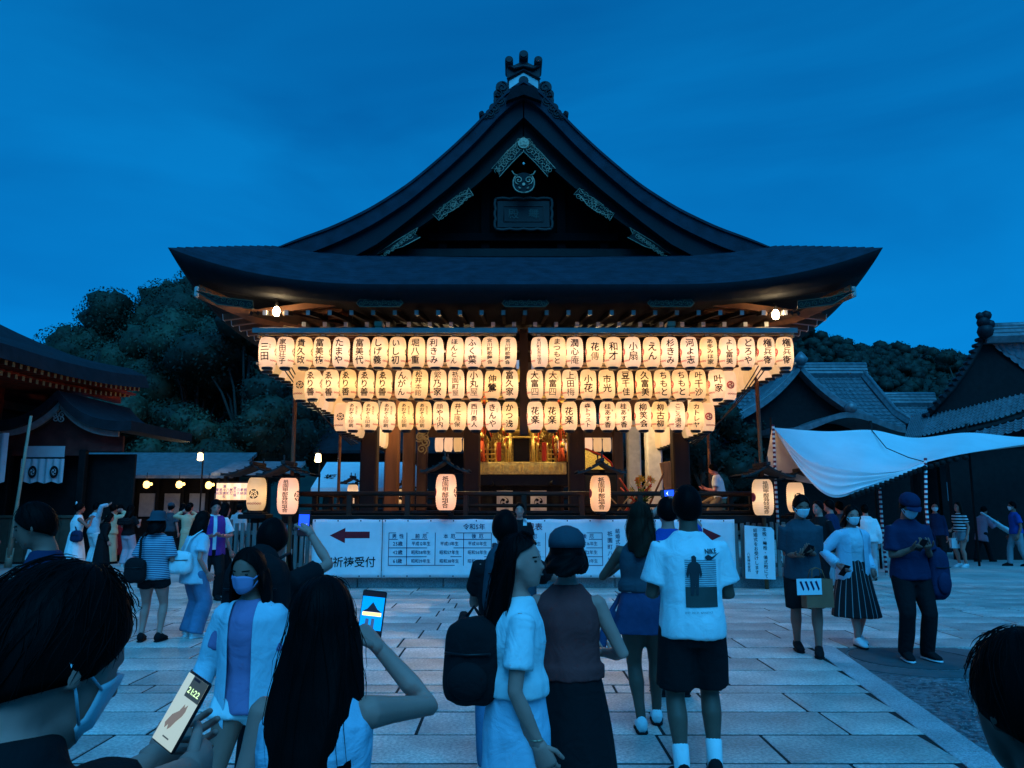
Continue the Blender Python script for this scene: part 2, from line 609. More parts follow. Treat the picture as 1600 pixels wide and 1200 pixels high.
# ================================================================ stage hall
SX = 0.24
M_wood = pm('dark_brown_timber', (0.034, 0.017, 0.011), 0.55, var=.35, vscale=3, bump=.15, bscale=30, stretch=(1, 1, .25))
M_wood2 = pm('reddish_timber', (0.17, 0.072, 0.036), 0.5, var=.3, vscale=3, bump=.12, bscale=30, stretch=(1, 1, .2))
M_blk = pm('black_stained_timber', (0.007, 0.006, 0.006), 0.6, var=.4, vscale=5, bump=.2, bscale=25)
M_bark = pm('weathered_bark_roof', (0.022, 0.027, 0.040), 0.75, var=.3, vscale=4, bump=.5, bscale=60)
M_edge = pm('bark_roof_edge', (0.004, 0.005, 0.008), 0.8, var=.3, vscale=8, bump=.5, bscale=80)
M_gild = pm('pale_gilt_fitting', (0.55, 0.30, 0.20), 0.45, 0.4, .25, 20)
M_gold = pm('bright_gold', (0.98, 0.64, 0.16), 0.35, 0.4, .2, 14, .1, 60)
M_white = pm('white_lime_paint', (0.75, 0.73, 0.68), 0.7)
M_plast = pm('white_plaster', (0.62, 0.62, 0.6), 0.85, var=.15)
M_black = pm('black_lacquer', (0.01, 0.01, 0.011), 0.35, var=.2)
M_tile = pm('dark_ridge_tile', (0.015, 0.016, 0.02), 0.5, var=.3, vscale=6, bump=.2, bscale=40)
M_ink = pm('brush_ink', (0.012, 0.010, 0.010), 0.8, var=.1)
M_red = pm('vermilion_print', (0.60, 0.05, 0.06), 0.7, var=.1)

hall = thing('stage_hall', (SX, 15.7, 0), 'open dance stage hall under a huge dark curved gable roof', 'shrine hall')
YF, YB, EH = 13.2, 31.0, 6.4
S_PTS = [(0, 10.0), (.31, 9.82), (.96, 9.05), (1.54, 8.46), (2.3, 7.77), (3.06, 7.25), (3.82, 6.86), (4.45, 6.62), (5.0, 6.38), (5.6, 6.02), (6.4, 5.50)]
xs_ = np.linspace(0, 6.4, 65)
zs_ = np.interp(xs_, [p[0] for p in S_PTS], [p[1] for p in S_PTS])
for _ in range(6):
    zs_[1:-1] = (zs_[:-2] + 2 * zs_[1:-1] + zs_[2:]) / 4


def S(x):
    return float(np.interp(abs(x), xs_, zs_))


def ring(d, zfun, n=64):
    """rectangle of points at distance d inside the eave line"""
    pts = []
    x0, x1, y0, y1 = SX - EH + d, SX + EH - d, YF + d, YB - d
    cs = [(x0, y0), (x1, y0), (x1, y1), (x0, y1)]
    for s in range(4):
        (ax, ay), (bx, by) = cs[s], cs[(s + 1) % 4]
        for i in range(n):
            f = i / n
            f = f - 0.5 * math.sin(2 * PI * f) / (2 * PI)
            L = math.hypot(bx - ax, by - ay)
            e = min(f, 1 - f) * L
            a = max(0.0, 1 - e / 3.9)
            pts.append((ax + (bx - ax) * f, ay + (by - ay) * f, zfun(a)))
    return pts


def lift(a, d):
    return .68 * a ** 2.3 * max(0.0, 1 - d / 3.6) ** 1.5


rings = []
rings.append((ring(5.9, lambda a: 5.66), 1))
rings.append((ring(.62, lambda a: 5.29 + .28 * a ** 2), 1))
rings.append((ring(.26, lambda a: 5.275 + lift(a, 0) - .02 - .16 * a ** 2), 1))
rings.append((ring(.10, lambda a: 5.385 + lift(a, 0) - .02 - .06 * a ** 2), 1))
rings.append((ring(0.0, lambda a: 5.50 + lift(a, 0)), 0))
NC = 28
for k in range(1, NC + 1):
    d = 3.0 * k / NC
    rings.append((ring(d, (lambda d_: lambda a: S(EH - d_) - .008 + lift(a, d_))(d)), 0))
    rings.append((ring(d + .012, (lambda d_: lambda a: S(EH - d_) + .013 + lift(a, d_))(d)), 0))
mb = MB()
nr = len(rings[0][0])
vs = [p for rg, _ in rings for p in rg]
for i in range(len(rings) - 1):
    mb.cur = 1 if i < 4 else 0
    k = len(mb.v) if i == 0 else 0
    fs = [(i * nr + j, i * nr + (j + 1) % nr, (i + 1) * nr + (j + 1) % nr, (i + 1) * nr + j) for j in range(nr)]
    if i == 0:
        mb.add(vs, fs, False)
    else:
        for f in fs:
            mb.f.append(f); mb.mi.append(1 if i < 4 else 0); mb.sm.append(i < 4)
roof = mb.build('roof', [M_bark, M_edge], hall)

# upper gable roof: thick curved slab with proud edge
XG = 5.25
xu = list(np.linspace(-XG, XG, 85))
up = [(SX + x, S(x) + .17 + .05 * (abs(x) / XG) ** 6) for x in xu]
lo = [(SX + x, S(x) - .14) for x in xu]
mb = MB(); mb.strip(up, lo, 14.62, 29.6)
mb.build('gable_roof', M_bark, roof)
up2 = [(SX + x, S(x) + .235) for x in np.linspace(-XG, XG, 85)]
lo2 = [(SX + x, S(x) + .174 + .05 * (abs(x) / XG) ** 6) for x in np.linspace(-XG, XG, 85)]
mb = MB(); mb.strip(up2, lo2, 14.58, 15.05)
mb.build('roof_rim', M_bark, roof)
for k in range(1, 16):       # bark courses along the gable roof
    x = 5.2 - k * .33
    for s in (-1, 1):
        pass
inner = [(0, 9.50), (.5, 8.98), (1.02, 8.44), (1.54, 7.95), (2.31, 7.29), (2.94, 6.78), (3.51, 6.46), (4.2, 6.3), (4.6, 6.2)]
ixs = np.linspace(-4.5, 4.5, 81)


def IN(x):
    return interp(abs(x), inner)


M_board = pm('navy_black_board', (0.005, 0.007, 0.012), 0.6, var=.25, vscale=3, bump=.1, bscale=30)
for s in (-1, 1):
    xx = np.linspace(0.012, 4.4, 50) * s
    mb = MB(); mb.strip([(SX + x, S(x) - .143) for x in xx], [(SX + x, min(IN(x), S(x) - .16)) for x in xx], 14.74, 14.92)
    mb.build('bargeboard', M_board, hall)
    mb = MB(); mb.strip([(SX + x, S(x) - .20) for x in xx], [(SX + x, min(IN(x), S(x) - .2) - .46 * max(.3, 1 - abs(x) / 4.2)) for x in xx], 14.98, 15.10)
    mb.build('inner_bargeboard', M_blk, hall)
# gable wall
xx = np.linspace(-4.3, 4.3, 61)
mb = MB(); mb.strip([(SX + x, S(x) - .2) for x in xx], [(SX + x, min(6.30, S(x) - .25)) for x in xx], 15.62, 15.8)
mb.build('gable_wall', pm('gable_black', (.0025, .0025, .003), .8, spec=.05), hall)
mb = MB(); mb.box(SX - 3.3, SX + 3.3, 15.40, 15.60, 6.72, 6.92, .02); mb.build('gable_sill', M_blk, hall)
mb = MB()
for x in (-1.7, -.8, .8, 1.7):
    mb.box(SX + x - .09, SX + x + .09, 15.5, 15.61, 6.92, S(x) - .5)
    mb.build('gable_strut', MATS['gable_black'], hall); mb = MB()
mb.box(SX - 2.0, SX + 2.0, 15.42, 15.52, 7.08, 7.26, .015); mb.build('gable_tie_beam', MATS['gable_black'], hall)

# ridge, crown tile, scroll tiles
mb = MB(); mb.box(SX - .26, SX + .26, 14.75, 29.4, 9.95, 10.42, .03); mb.build('ridge', M_tile, roof)
crown = MB()
crown.prism([(SX + x, z) for x, z in [(-.33, 10.06), (.33, 10.06), (.33, 10.32), (.35, 10.62), (.20, 10.60), (.0, 10.70), (-.20, 10.60), (-.35, 10.62), (-.33, 10.32)]], 14.66, 15.1)
for x, z, r in ((-.30, 10.66, .085), (.30, 10.66, .085), (0, 10.78, .095)):
    crown.tube([(SX + x, 14.56, z), (SX + x, 15.1, z)], r, 16)
    crown.tube([(SX + x, 14.55, z), (SX + x, 14.53, z)], [r * .8, r * .75], 16)
crown.tube([(SX - .31, 14.62, 10.58), (SX - .2, 14.62, 10.50), (SX, 14.62, 10.56), (SX + .2, 14.62, 10.50), (SX + .31, 14.62, 10.58)], .035, 6)
cr = crown.build('crown_tile', M_tile, roof)
mb = MB(); mb.prism([(SX - .30, 10.07), (SX + .30, 10.07), (SX + .30, 10.24), (SX, 10.42), (SX - .30, 10.24)], 14.645, 14.66)
mb.build('plaster_panel', M_plast, cr)
mb = MB()
for s in (-1, 1):
    mb.tube([(SX + s * .34, 14.62, 10.26), (SX, 14.62, 10.47), (SX + s * .0, 14.62, 10.47)], .022, 6)
mb.tube([(SX, 14.640, 10.24), (SX, 14.625, 10.24)], .10, 20)
mb.build('ridge_crest', M_tile, cr)
cap = MB(); cap.prism([(SX + x, z) for x, z in [(-.36, 9.72), (-.27, 9.98), (-.2, 10.055), (.2, 10.055), (.27, 9.98), (.36, 9.72), (0, 9.86)]], 14.50, 14.72)
cap.build('ridge_cap', M_edge, roof)
for s in (-1, 1):
    mb = MB()
    for x, z, r in ((.44, 10.08, .135), (.52, 9.93, .10), (.50, 9.79, .12), (.60, 9.62, .11), (.68, 9.50, .10), (.78, 9.44, .07), (.86, 9.50, .055)):
        mb.tube([(SX + s * x, 14.60, z), (SX + s * x, 14.95, z)], r, 16)
        swirl(mb, SX + s * x, z, 14.595, r * .85, 1.3, PI / 2, s, .016)
    mb.build('scroll_tile', M_tile, roof)

# gilt fretwork on the gable
def fret(name, outline, sw, y, parent, m=M_gild, t=.010, back=True):
    b = MB()
    pts = [(SX + x, y - .01, z) for x, z in outline]
    b.tube(pts + [pts[0]], t, 5)
    for (x, z, r, a, s) in sw:
        swirl(b, SX + x, z, y - .012, r, 1.35, a, s, t * .75)
    o = b.build(name, m, parent)
    if back:
        p = MB(); p.prism([(SX + x, z) for x, z in outline], y, y + .012)
        p.build('fitting_plate', pm('tarnished_plate', (0.010, 0.012, 0.011), .5, .4), o)
    return o


for s in (-1, 1):
    sw = []
    for i in range(9):
        f = i / 8
        sw.append((s * (.08 + .45 * f), 8.97 - .52 * f - .02, .075 + .02 * (i % 2), i * 1.3, 1 if i % 2 else -1))
        sw.append((s * (.10 + .40 * f), 9.09 - .50 * f, .05, i * 2.1, -1 if i % 2 else 1))
    fret('apex_fitting', [(s * x, z) for x, z in [(0.0, 9.17), (.35, 8.84), (.66, 8.47), (.52, 8.47), (.50, 8.29), (.25, 8.59), (.0, 8.85)]], sw, 14.965, hall)
    cx, cz = s * 1.44, 7.70
    sw = []
    ax = Vector((s * .62, 0, -.48)).normalized(); nx = Vector((ax.z * -1, 0, ax.x)) * 1
    for i in range(8):
        f = (i / 7 - .5) * .72
        for g in (-.055, .055):
            sw.append((cx + ax.x * f + nx.x * g, cz + ax.z * f + nx.z * g, .062, i * 1.7 + g * 9, 1 if (i + (g > 0)) % 2 else -1))
    sw.append((cx, cz, .09, 0, 1)); sw.append((cx, cz, .07, 2, -1))
    ol = [(-.46, -.09), (-.36, -.02), (-.1, -.10), (.1, -.10), (.36, -.02), (.46, -.09), (.44, .1), (.3, .05), (.1, .10), (-.1, .10), (-.3, .05), (-.44, .1)]
    fret('bargeboard_fitting', [(cx + ax.x * p + nx.x * q, cz + ax.z * p + nx.z * q) for p, q in ol], sw, 14.965, hall)
    sw = []
    for i in range(9):
        f = i / 8
        sw.append((s * (2.32 + .55 * f), 7.02 - .32 * f - .015 * i, .07 - .004 * i, i * 1.9, 1 if i % 2 else -1))
        sw.append((s * (2.25 + .5 * f), 7.10 - .33 * f - .01 * i, .04, i * 1.1, -1 if i % 2 else 1))
    fret('gable_foot_fitting', [(s * x, z) for x, z in [(2.16, 7.20), (2.22, 7.06), (2.10, 7.00), (2.45, 6.80), (2.98, 6.64), (2.60, 6.92)]], sw, 14.965, hall)
    # flowing metal on the eave corner
    sw = [(s * (4.98 + .12 * i), 5.20 + .05 * (i / 6) ** 2 * 4, .055, i * 2.0, 1 if i % 2 else -1) for i in range(8)]
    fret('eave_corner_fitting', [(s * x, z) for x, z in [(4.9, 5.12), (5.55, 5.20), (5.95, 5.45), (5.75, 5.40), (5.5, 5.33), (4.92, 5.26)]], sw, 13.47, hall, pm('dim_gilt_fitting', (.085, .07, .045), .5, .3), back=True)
mb = MB(); mb.tube([(SX, 14.96, 9.02), (SX, 14.92, 9.02)], .115, 24); mb.tube([(SX, 14.92, 9.02), (SX, 14.91, 9.02)], .085, 24)
for i in range(5):
    a = i * 2 * PI / 5 + PI / 2
    mb.tube([(SX + .045 * math.cos(a), 14.905, 9.02 + .045 * math.sin(a)), (SX + .045 * math.cos(a), 14.895, 9.02 + .045 * math.sin(a))], .026, 10)
mb.build('apex_crest', M_gild, hall)
mb = MB()
hp = []
for i in range(41):
    t = -PI + 2 * PI * i / 40
    hp.append((SX + .235 * math.sin(t) * (1 + .08 * math.cos(2 * t)), 14.93, 8.15 + .21 * math.cos(t) - .05 * abs(math.sin(t)) ** 3 * 0 + (-.06 if abs(t) < .3 else 0) * (1 - abs(t) / .3)))
hp = [p for i, p in enumerate(hp) if not 16 <= i <= 24]
hp2 = hp[20:] + hp[:20] if False else hp
mb.tube(hp[:16][::-1], .016, 6); mb.tube(hp[16:], .016, 6)
for s in (-1, 1):
    swirl(mb, SX + s * .10, 8.21, 14.93, .095, 1.5, -PI / 2 if s > 0 else -PI / 2, s, .014)
    mb.tube([(SX + s * .24, 14.93, 8.41), (SX + s * .2, 14.93, 8.34), (SX + s * .12, 14.93, 8.31)], .014, 6)
    mb.tube([(SX + s * .11, 14.93, 8.06), (SX + s * .06, 14.93, 8.035), (SX + s * .10, 14.93, 8.02)], .013, 6)
mb.tube([(SX, 14.93, 8.12), (SX, 14.915, 8.12)], .032, 12)
mb.build('gable_pendant_outline', M_gild, hall)
mb = MB()
mb.prism([(SX + .24 * math.sin(t), 8.16 + .22 * math.cos(t)) for t in np.linspace(0, 2 * PI, 28)[:-1]], 14.94, 15.02)
mb.build('gable_pendant', M_blk, hall)
mb = MB(); mb.lathe([(0, -.03), (.03, 0), (0, .03)], 10, (SX, 14.9, 8.56)); mb.build('pendant_stud', M_white, hall)
for cx in (-2.62, 0.0, 2.62):
    sw = [(cx + (-.33 + .083 * i), 5.22 + (.014 if i % 2 else -.014), .05, i * 1.6, 1 if i % 2 else -1) for i in range(9)]
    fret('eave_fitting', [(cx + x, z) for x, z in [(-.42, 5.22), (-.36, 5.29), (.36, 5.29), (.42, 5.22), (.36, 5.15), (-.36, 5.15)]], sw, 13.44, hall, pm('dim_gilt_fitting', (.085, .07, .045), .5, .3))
    mb = MB()

# name board
pq = MB(); pq.box(SX - .55, SX + .55, 15.30, 15.38, 7.33, 7.92, .01)
pq = pq.build('name_board', pm('dark_plaque_wood', (0.045, 0.024, 0.022), .6, bump=.2), hall)
mb = MB()
z0, z1, x0, x1 = 7.30, 7.95, SX - .58, SX + .58


def scal(xa, za, xb, zb, n):
    pts = []
    for i in range(n * 6 + 1):
        f = i / (n * 6)
        b = .022 * abs(math.sin(f * n * PI))
        nx_, nz_ = -(zb - za), (xb - xa)
        L = math.hypot(nx_, nz_)
        pts.append((xa + (xb - xa) * f + nx_ / L * b, 15.29, za + (zb - za) * f + nz_ / L * b))
    return pts


mb.tube(scal(x0, z1, x1, z1, 4), .03, 6); mb.tube(scal(x1, z1, x1, z0, 3), .03, 6); mb.tube(scal(x1, z0, x0, z0, 4), .03, 6); mb.tube(scal(x0, z0, x0, z1, 3), .03, 6)
mb.build('board_frame', pm('plaque_frame', (0.07, 0.045, 0.04), .6), pq)
mb = MB()
b0 = [(SX - .41, 15.292, 7.46), (SX + .41, 15.292, 7.46), (SX + .41, 15.292, 7.80), (SX - .41, 15.292, 7.80)]
mb.tube(b0 + [b0[0]], .012, 4); mb.build('board_inner_frame', pm('plaque_frame', (0.1, 0.1, 0.1)), pq)


def flat_text(name, s, c, size, m, parent, vertical=False, bold=0.0, squeeze=1.0, pitch=1.0, lift_=.004, rz=0.0, jitter=0.0):
    """lettering on a wall that faces the camera side (-y); c is its centre"""
    V, F = text2d(s, size, vertical, bold, squeeze, pitch, jitter)
    b = MB()
    b.add([(c[0] + x * math.cos(rz), c[1] - lift_ + x * math.sin(rz), c[2] + y_) for x, y_ in V], F)
    return b.build(name, m, parent)


M_pale = pm('worn_gilt_lettering', (0.09, 0.08, 0.065), .6)
flat_text('lettering', '殿', (SX - .21, 15.29, 7.63), .23, M_pale, pq, bold=.01)
flat_text('lettering', '舞', (SX + .21, 15.29, 7.63), .23, M_pale, pq, bold=.01)

# rafters with white ends
r1 = MB(); r1.box(-.034, .034, 0.012, 2.6, -.042, .042); r1.cur = 1; r1.box(-.036, .036, 0, .012, -.044, .044)
r1 = r1.mesh('rafter', [M_blk, pm('weathered_white_end', (.42, .40, .37), .8)])
for row_, (yy, zz, sp, hw) in enumerate(((13.78, 5.13, .40, 5.0), (14.25, 5.02, .40, 4.4))):
    n = int(hw / sp)
    for i in range(-n, n + 1):
        x = SX + (i + .5 * row_) * sp
        o = link('rafter', r1, hall, Vector((x, yy, zz)) - hall.location)
        o.rotation_euler = (R(9), 0, 0)
r2 = MB(); r2.box(0.012, 2.2, -.05, .05, -.06, .06); r2.cur = 1; r2.box(0, .012, -.052, .052, -.062, .062); r2 = r2.mesh('rafter', [M_wood2, M_white])
for s in (-1, 1):           # fanned rafters under the corners and along the sides
    for i in range(34):
        yy = 14.3 + i * .45
        o = link('rafter', r2, hall, Vector((SX + s * 5.75, yy, 5.16)) - hall.location)
        o.rotation_euler = (0, R(-8), 0 if s < 0 else PI)
        if s > 0: o.rotation_euler = (0, R(-8), PI)
    hb = MB(); hb.tube([(SX + s * 6.0, 13.62, 5.50), (SX + s * 5.2, 14.4, 5.22), (SX + s * 3.4, 16.2, 5.30)], [.13, .14, .14], 4, smooth=False)
    hb.build('hip_rafter', M_wood2, hall)
    hb = MB(); hb.box(SX + s * 5.98 - .04, SX + s * 5.98 + .04, 13.52, 13.60, 5.36, 5.56, .02); hb.build('hip_rafter_cap', pm('weathered_white_end', (.42, .40, .37)), hall)
    for i in range(6):
        pts = [(SX + s * (5.1 - .12 * i), 13.95 + .0 * i, 5.16), (SX + s * (4.2 - .25 * i), 16.3, 5.30)]
        hb = MB(); hb.tube(pts, .05, 4, smooth=False); hb.build('fan_rafter', M_wood, hall)

# frame: columns, beams
CX = [SX - 3.38, SX - 1.12, SX + 1.18, SX + 3.47]
CY = [17.0, 20.2, 23.5, 27.0]
FLZ = 1.41
M_cloth_w = pm('white_cloth_wrap', (0.78, 0.74, 0.66), .85, bump=.25, bscale=14)
for j, yy in enumerate(CY):
    for i, xx_ in enumerate(CX):
        if 0 < j < 3 and i in (1, 2):
            continue
        w = .18
        b = MB(); b.box(xx_ - w, xx_ + w, yy - w, yy + w, FLZ, 5.5, .03)
        o = b.build('column', M_wood2 if i in (0, 3) and j else M_wood, hall)
        if i == 3 and j in (1, 2):
            b = MB(); b.box(xx_ - w - .02, xx_ + w + .02, yy - w - .02, yy + w + .02, FLZ + .05, 4.2, .04); b.build('cloth_wrap', M_cloth_w, o)
for (a, b_) in ((0, 1), (1, 2), (2, 3)):
    for z0_, z1_ in ((4.78, 5.08), (4.15, 4.33)):
        b = MB(); b.box(CX[a] + .181, CX[b_] - .181, 16.9, 17.1, z0_, z1_, .01); b.build('tie_beam', M_wood, hall)
    b = MB(); b.box(CX[a] + .181, CX[b_] - .181, 26.9, 27.1, 3.95, 4.35, .01); b.build('tie_beam', M_wood2, hall)
for i in (0, 3):
    for (a, b_) in ((0, 1), (1, 2), (2, 3)):
        for z0_, z1_ in ((4.78, 5.08), (4.15, 4.33)):
            b = MB(); b.box(CX[i] - .1, CX[i] + .1, CY[a] + .205, CY[b_] - .205, z0_, z1_, .01); b.build('tie_beam', M_wood, hall)
b = MB(); b.box(SX - 4.6, SX + 4.6, 16.75, 17.25, 5.501, 5.60); b.build('purlin', M_wood, hall)
b = MB(); b.box(SX - 3.9, SX + 3.9, 15.9, 16.15, 4.85, 5.04, .02); b.build('eave_purlin', M_wood, hall)
for x in (-2.72, 2.72):     # pale tenon blocks under the eaves
    b = MB(); b.box(SX + x - .075, SX + x + .075, 13.9, 14.2, 4.90, 5.00, .01); b.box(SX + x - .06, SX + x + .06, 13.92, 14.15, 4.70, 4.90, .01)
    b.build('tenon_block', pm('pale_new_timber', (.55, .42, .26), .6), hall)
b = MB(); b.box(SX - 3.45, SX + 3.45, 17.3, 26.8, 5.30, 5.36); b.build('ceiling', M_wood, hall)

# plinth, floor, railing
x = -5.9; k = 0
while x < 5.9:
    w = min(1.7, 5.9 - x)
    if k == 0: w = .9
    b = MB(); b.box(SX + x + .006, SX + x + w - .006, 15.62, 16.3, 0, .22, .012); b.build('plinth_stone', M_base, hall)
    x += w; k += 1
for s in (-1, 1):
    y_ = 16.3
    while y_ < 29.5:
        b = MB(); b.box(SX + s * 5.9 - (.7 if s > 0 else 0) + .006, SX + s * 5.9 + (.7 if s < 0 else 0) - .006, y_ + .006, y_ + 1.65, 0, .22, .012); b.build('plinth_stone', M_base, hall); y_ += 1.66
b = MB(); b.box(SX - 5.1, SX + 5.1, 16.35, 29.4, .0, .2); b.build('plinth_core', M_base, hall)
M_floor = pm('worn_floor_boards', (0.20, 0.12, 0.065), .5, var=.25, vscale=4, stretch=(4, .3, 1))
fl = MB(); fl.box(SX - 4.75, SX + 4.75, 15.62, 28.8, FLZ - .12, FLZ - .005); fl = fl.build('floor', M_floor, hall)
for i in range(38):
    x = SX - 4.74 + i * .2495
    b = MB(); b.box(x + .003, x + .2465, 15.60, 17.2, FLZ - .004, FLZ + .012, .003); b.build('floor_board', M_floor, fl)
b = MB(); b.box(SX - 4.8, SX + 4.8, 15.50, 15.597, FLZ - .15, FLZ + .01, .01); b.build('floor_edge_beam', M_blk, hall)
for s in (-1, 1):
    b = MB(); b.box(SX + s * 4.8 - .05, SX + s * 4.8 + .05, 15.601, 28.8, FLZ - .15, FLZ + .01, .01); b.build('floor_edge_beam', M_blk, hall)
for i in range(8):          # short posts below the floor
    x = SX - 4.6 + i * 1.314
    b = MB(); b.box(x - .1, x + .1, 15.9, 16.1, .221, FLZ - .121, .01); b.build('floor_post', M_wood, hall)
b = MB(); b.box(SX - 4.5, SX + 4.5, 16.9, 16.95, .221, FLZ - .121); b.build('underfloor_boarding', M_blk, hall)


def rail_run(p0, p1, n_post):
    p0, p1 = Vector(p0), Vector(p1)
    d = (p1 - p0).normalized()
    e = d * .22
    b = MB(); b.tube([p0 - e + Vector((0, 0, FLZ + .44)), p1 + e + Vector((0, 0, FLZ + .44))], .05, 10); b.build('top_rail', M_wood, hall)
    b = MB(); b.tube([p0 - e * .5 + Vector((0, 0, FLZ + .20)), p1 + e * .5 + Vector((0, 0, FLZ + .20))], .036, 4, smooth=False); b.build('middle_rail', M_wood, hall)
    b = MB(); b.tube([p0 - e * .7 + Vector((0, 0, FLZ + .05)), p1 + e * .7 + Vector((0, 0, FLZ + .05))], .05, 4, smooth=False); b.build('bottom_rail', M_blk, hall)
    for i in range(n_post):
        p = p0.lerp(p1, i / (n_post - 1))
        b = MB(); b.box(p.x - .055, p.x + .055, p.y - .055, p.y + .055, FLZ + .01, FLZ + .41, .008); b.build('rail_post', M_wood, hall)


rail_run((SX - 4.7, 15.72, 0), (SX + 4.7, 15.72, 0), 9)
rail_run((SX - 4.7, 16.0, 0), (SX - 4.7, 28.6, 0), 9)
rail_run((SX + 4.7, 16.0, 0), (SX + 4.7, 28.6, 0), 9)
rail_run((SX - 4.7, 28.7, 0), (SX + 4.7, 28.7, 0), 7)

# flood bulbs under the eave corners (lit lamps in the photograph)
M_bulb = glow('hot_bulb_glass', (1.0, .78, .42), 30.0)
for s, (px, py) in ((-1, (432, 486)), (1, (1212, 491))):
    p = at(px, py, 13.95)
    t = thing('flood_bulb', p, 'bare glowing bulb under the %s eave corner of the stage hall' % ('left' if s < 0 else 'right'), 'lamp', 'eave bulbs')
    b = MB(); b.lathe([(.0, -.10), (.045, -.085), (.066, -.04), (.066, 0), (.05, .05), (.028, .08)], 16, p); b.build('bulb', M_bulb, t)
    b = MB(); b.lathe([(.03, .08), (.034, .085), (.034, .15), (.015, .17)], 12, p); b.tube([p + Vector((0, 0, .16)), p + Vector((.05 * s, .2, .26))], .012, 6); b.build('lamp_socket', M_black, t)
    ld = bpy.data.lights.new('bulb_light', 'POINT'); ld.energy = 12; ld.color = (1, .72, .38); ld.shadow_soft_size = .07
    lo_ = bpy.data.objects.new('bulb_light', ld); COL.objects.link(lo_); lo_.parent = t; lo_.location = (0, -.16, -.02)

for s in (-1, 1):           # work lamps hung inside the hall
    p = Vector((SX + s * 2.0, 18.9, 4.55))
    t = thing('stage_lamp', p, 'lamp hung inside the hall on the %s, lighting the golden shrine' % ('left' if s < 0 else 'right'), 'lamp', 'lamps inside the hall')
    b = MB(); b.lathe([(.0, -.09), (.05, -.075), (.065, -.03), (.05, .03), (.028, .06)], 14, p); b.build('bulb', M_bulb, t)
    b = MB(); b.lathe([(.16, -.02), (.05, .08), (.03, .14)], 14, p, cap=False); b.tube([p + Vector((0, 0, .13)), p + Vector((0, 0, .66))], .01, 6); b.build('lamp_shade', M_black, t)
    ld = bpy.data.lights.new('bulb_light', 'POINT'); ld.energy = 135; ld.color = (1, .72, .38); ld.shadow_soft_size = .08
    l_ = link('bulb_light', ld, t, (0, 0, -.14))

# ================================================================ paper lanterns
def paper_mat(name, col, e, trans=True):
    m = bpy.data.materials.new(name); m.use_nodes = True
    n, l = m.node_tree.nodes, m.node_tree.links
    n.clear()
    out = n.new('ShaderNodeOutputMaterial')
    oi = n.new('ShaderNodeObjectInfo')
    rp = n.new('ShaderNodeValToRGB')          # papers differ: some yellower, some pinker
    rp.color_ramp.elements[0].color = (col[0], col[1] * .95, col[2] * .74, 1)
    rp.color_ramp.elements[1].color = (col[0], col[1] * .97, col[2] * 1.18, 1)
    l.new(oi.outputs['Random'], rp.inputs['Fac'])
    tc = n.new('ShaderNodeTexCoord')
    ns = n.new('ShaderNodeTexNoise'); ns.inputs['Scale'].default_value = 9; ns.inputs['Detail'].default_value = 3
    l.new(tc.outputs['Object'], ns.inputs['Vector'])
    mr = n.new('ShaderNodeMapRange'); mr.inputs['From Min'].default_value = .3; mr.inputs['From Max'].default_value = .7
    mr.inputs['To Min'].default_value = e * .88; mr.inputs['To Max'].default_value = e * 1.12
    l.new(ns.outputs['Fac'], mr.inputs['Value'])
    mr2 = n.new('ShaderNodeMapRange'); mr2.inputs['To Min'].default_value = .72; mr2.inputs['To Max'].default_value = 1.15
    l.new(oi.outputs['Random'], mr2.inputs['Value'])
    mu = n.new('ShaderNodeMath'); mu.operation = 'MULTIPLY'; l.new(mr.outputs['Result'], mu.inputs[0]); l.new(mr2.outputs['Result'], mu.inputs[1])
    em = n.new('ShaderNodeEmission'); l.new(rp.outputs['Color'], em.inputs['Color']); l.new(mu.outputs[0], em.inputs['Strength'])
    df = n.new('ShaderNodeBsdfDiffuse'); df.inputs['Color'].default_value = (.55, .50, .40, 1)
    tr = n.new('ShaderNodeBsdfTranslucent'); l.new(rp.outputs['Color'], tr.inputs['Color'])
    mx = n.new('ShaderNodeMixShader'); mx.inputs[0].default_value = .6
    l.new(df.outputs[0], mx.inputs[1]); l.new(tr.outputs[0], mx.inputs[2])
    ad = n.new('ShaderNodeAddShader'); l.new(mx.outputs[0], ad.inputs[0]); l.new(em.outputs[0], ad.inputs[1])
    l.new(ad.outputs[0], out.inputs['Surface'])
    MATS[name] = m
    return m


M_paper = paper_mat('lit_lantern_paper', (1.0, .71, .42), .12)
M_paper_far = paper_mat('lit_lantern_paper_plain', (1.0, .70, .39), .25)
M_paper_pink = paper_mat('lit_lantern_paper_rosy', (1.0, .58, .36), .24)
LH, LR = .56, .160


def lantern_prof(h, r, ribs=15, neck=.62):
    prof = [(r * neck, -h / 2)]
    for i in range(ribs * 3 + 1):
        f = i / (ribs * 3)
        z = -h / 2 + h * f
        t = abs(2 * f - 1)
        rr = r * (neck + (1 - neck) * (1 - t ** 3.6) ** .55)
        rr -= .0042 * (1 - abs(math.sin(f * ribs * PI))) ** 2
        prof.append((max(rr, r * neck), z))
    prof.append((r * neck, h / 2))
    return prof


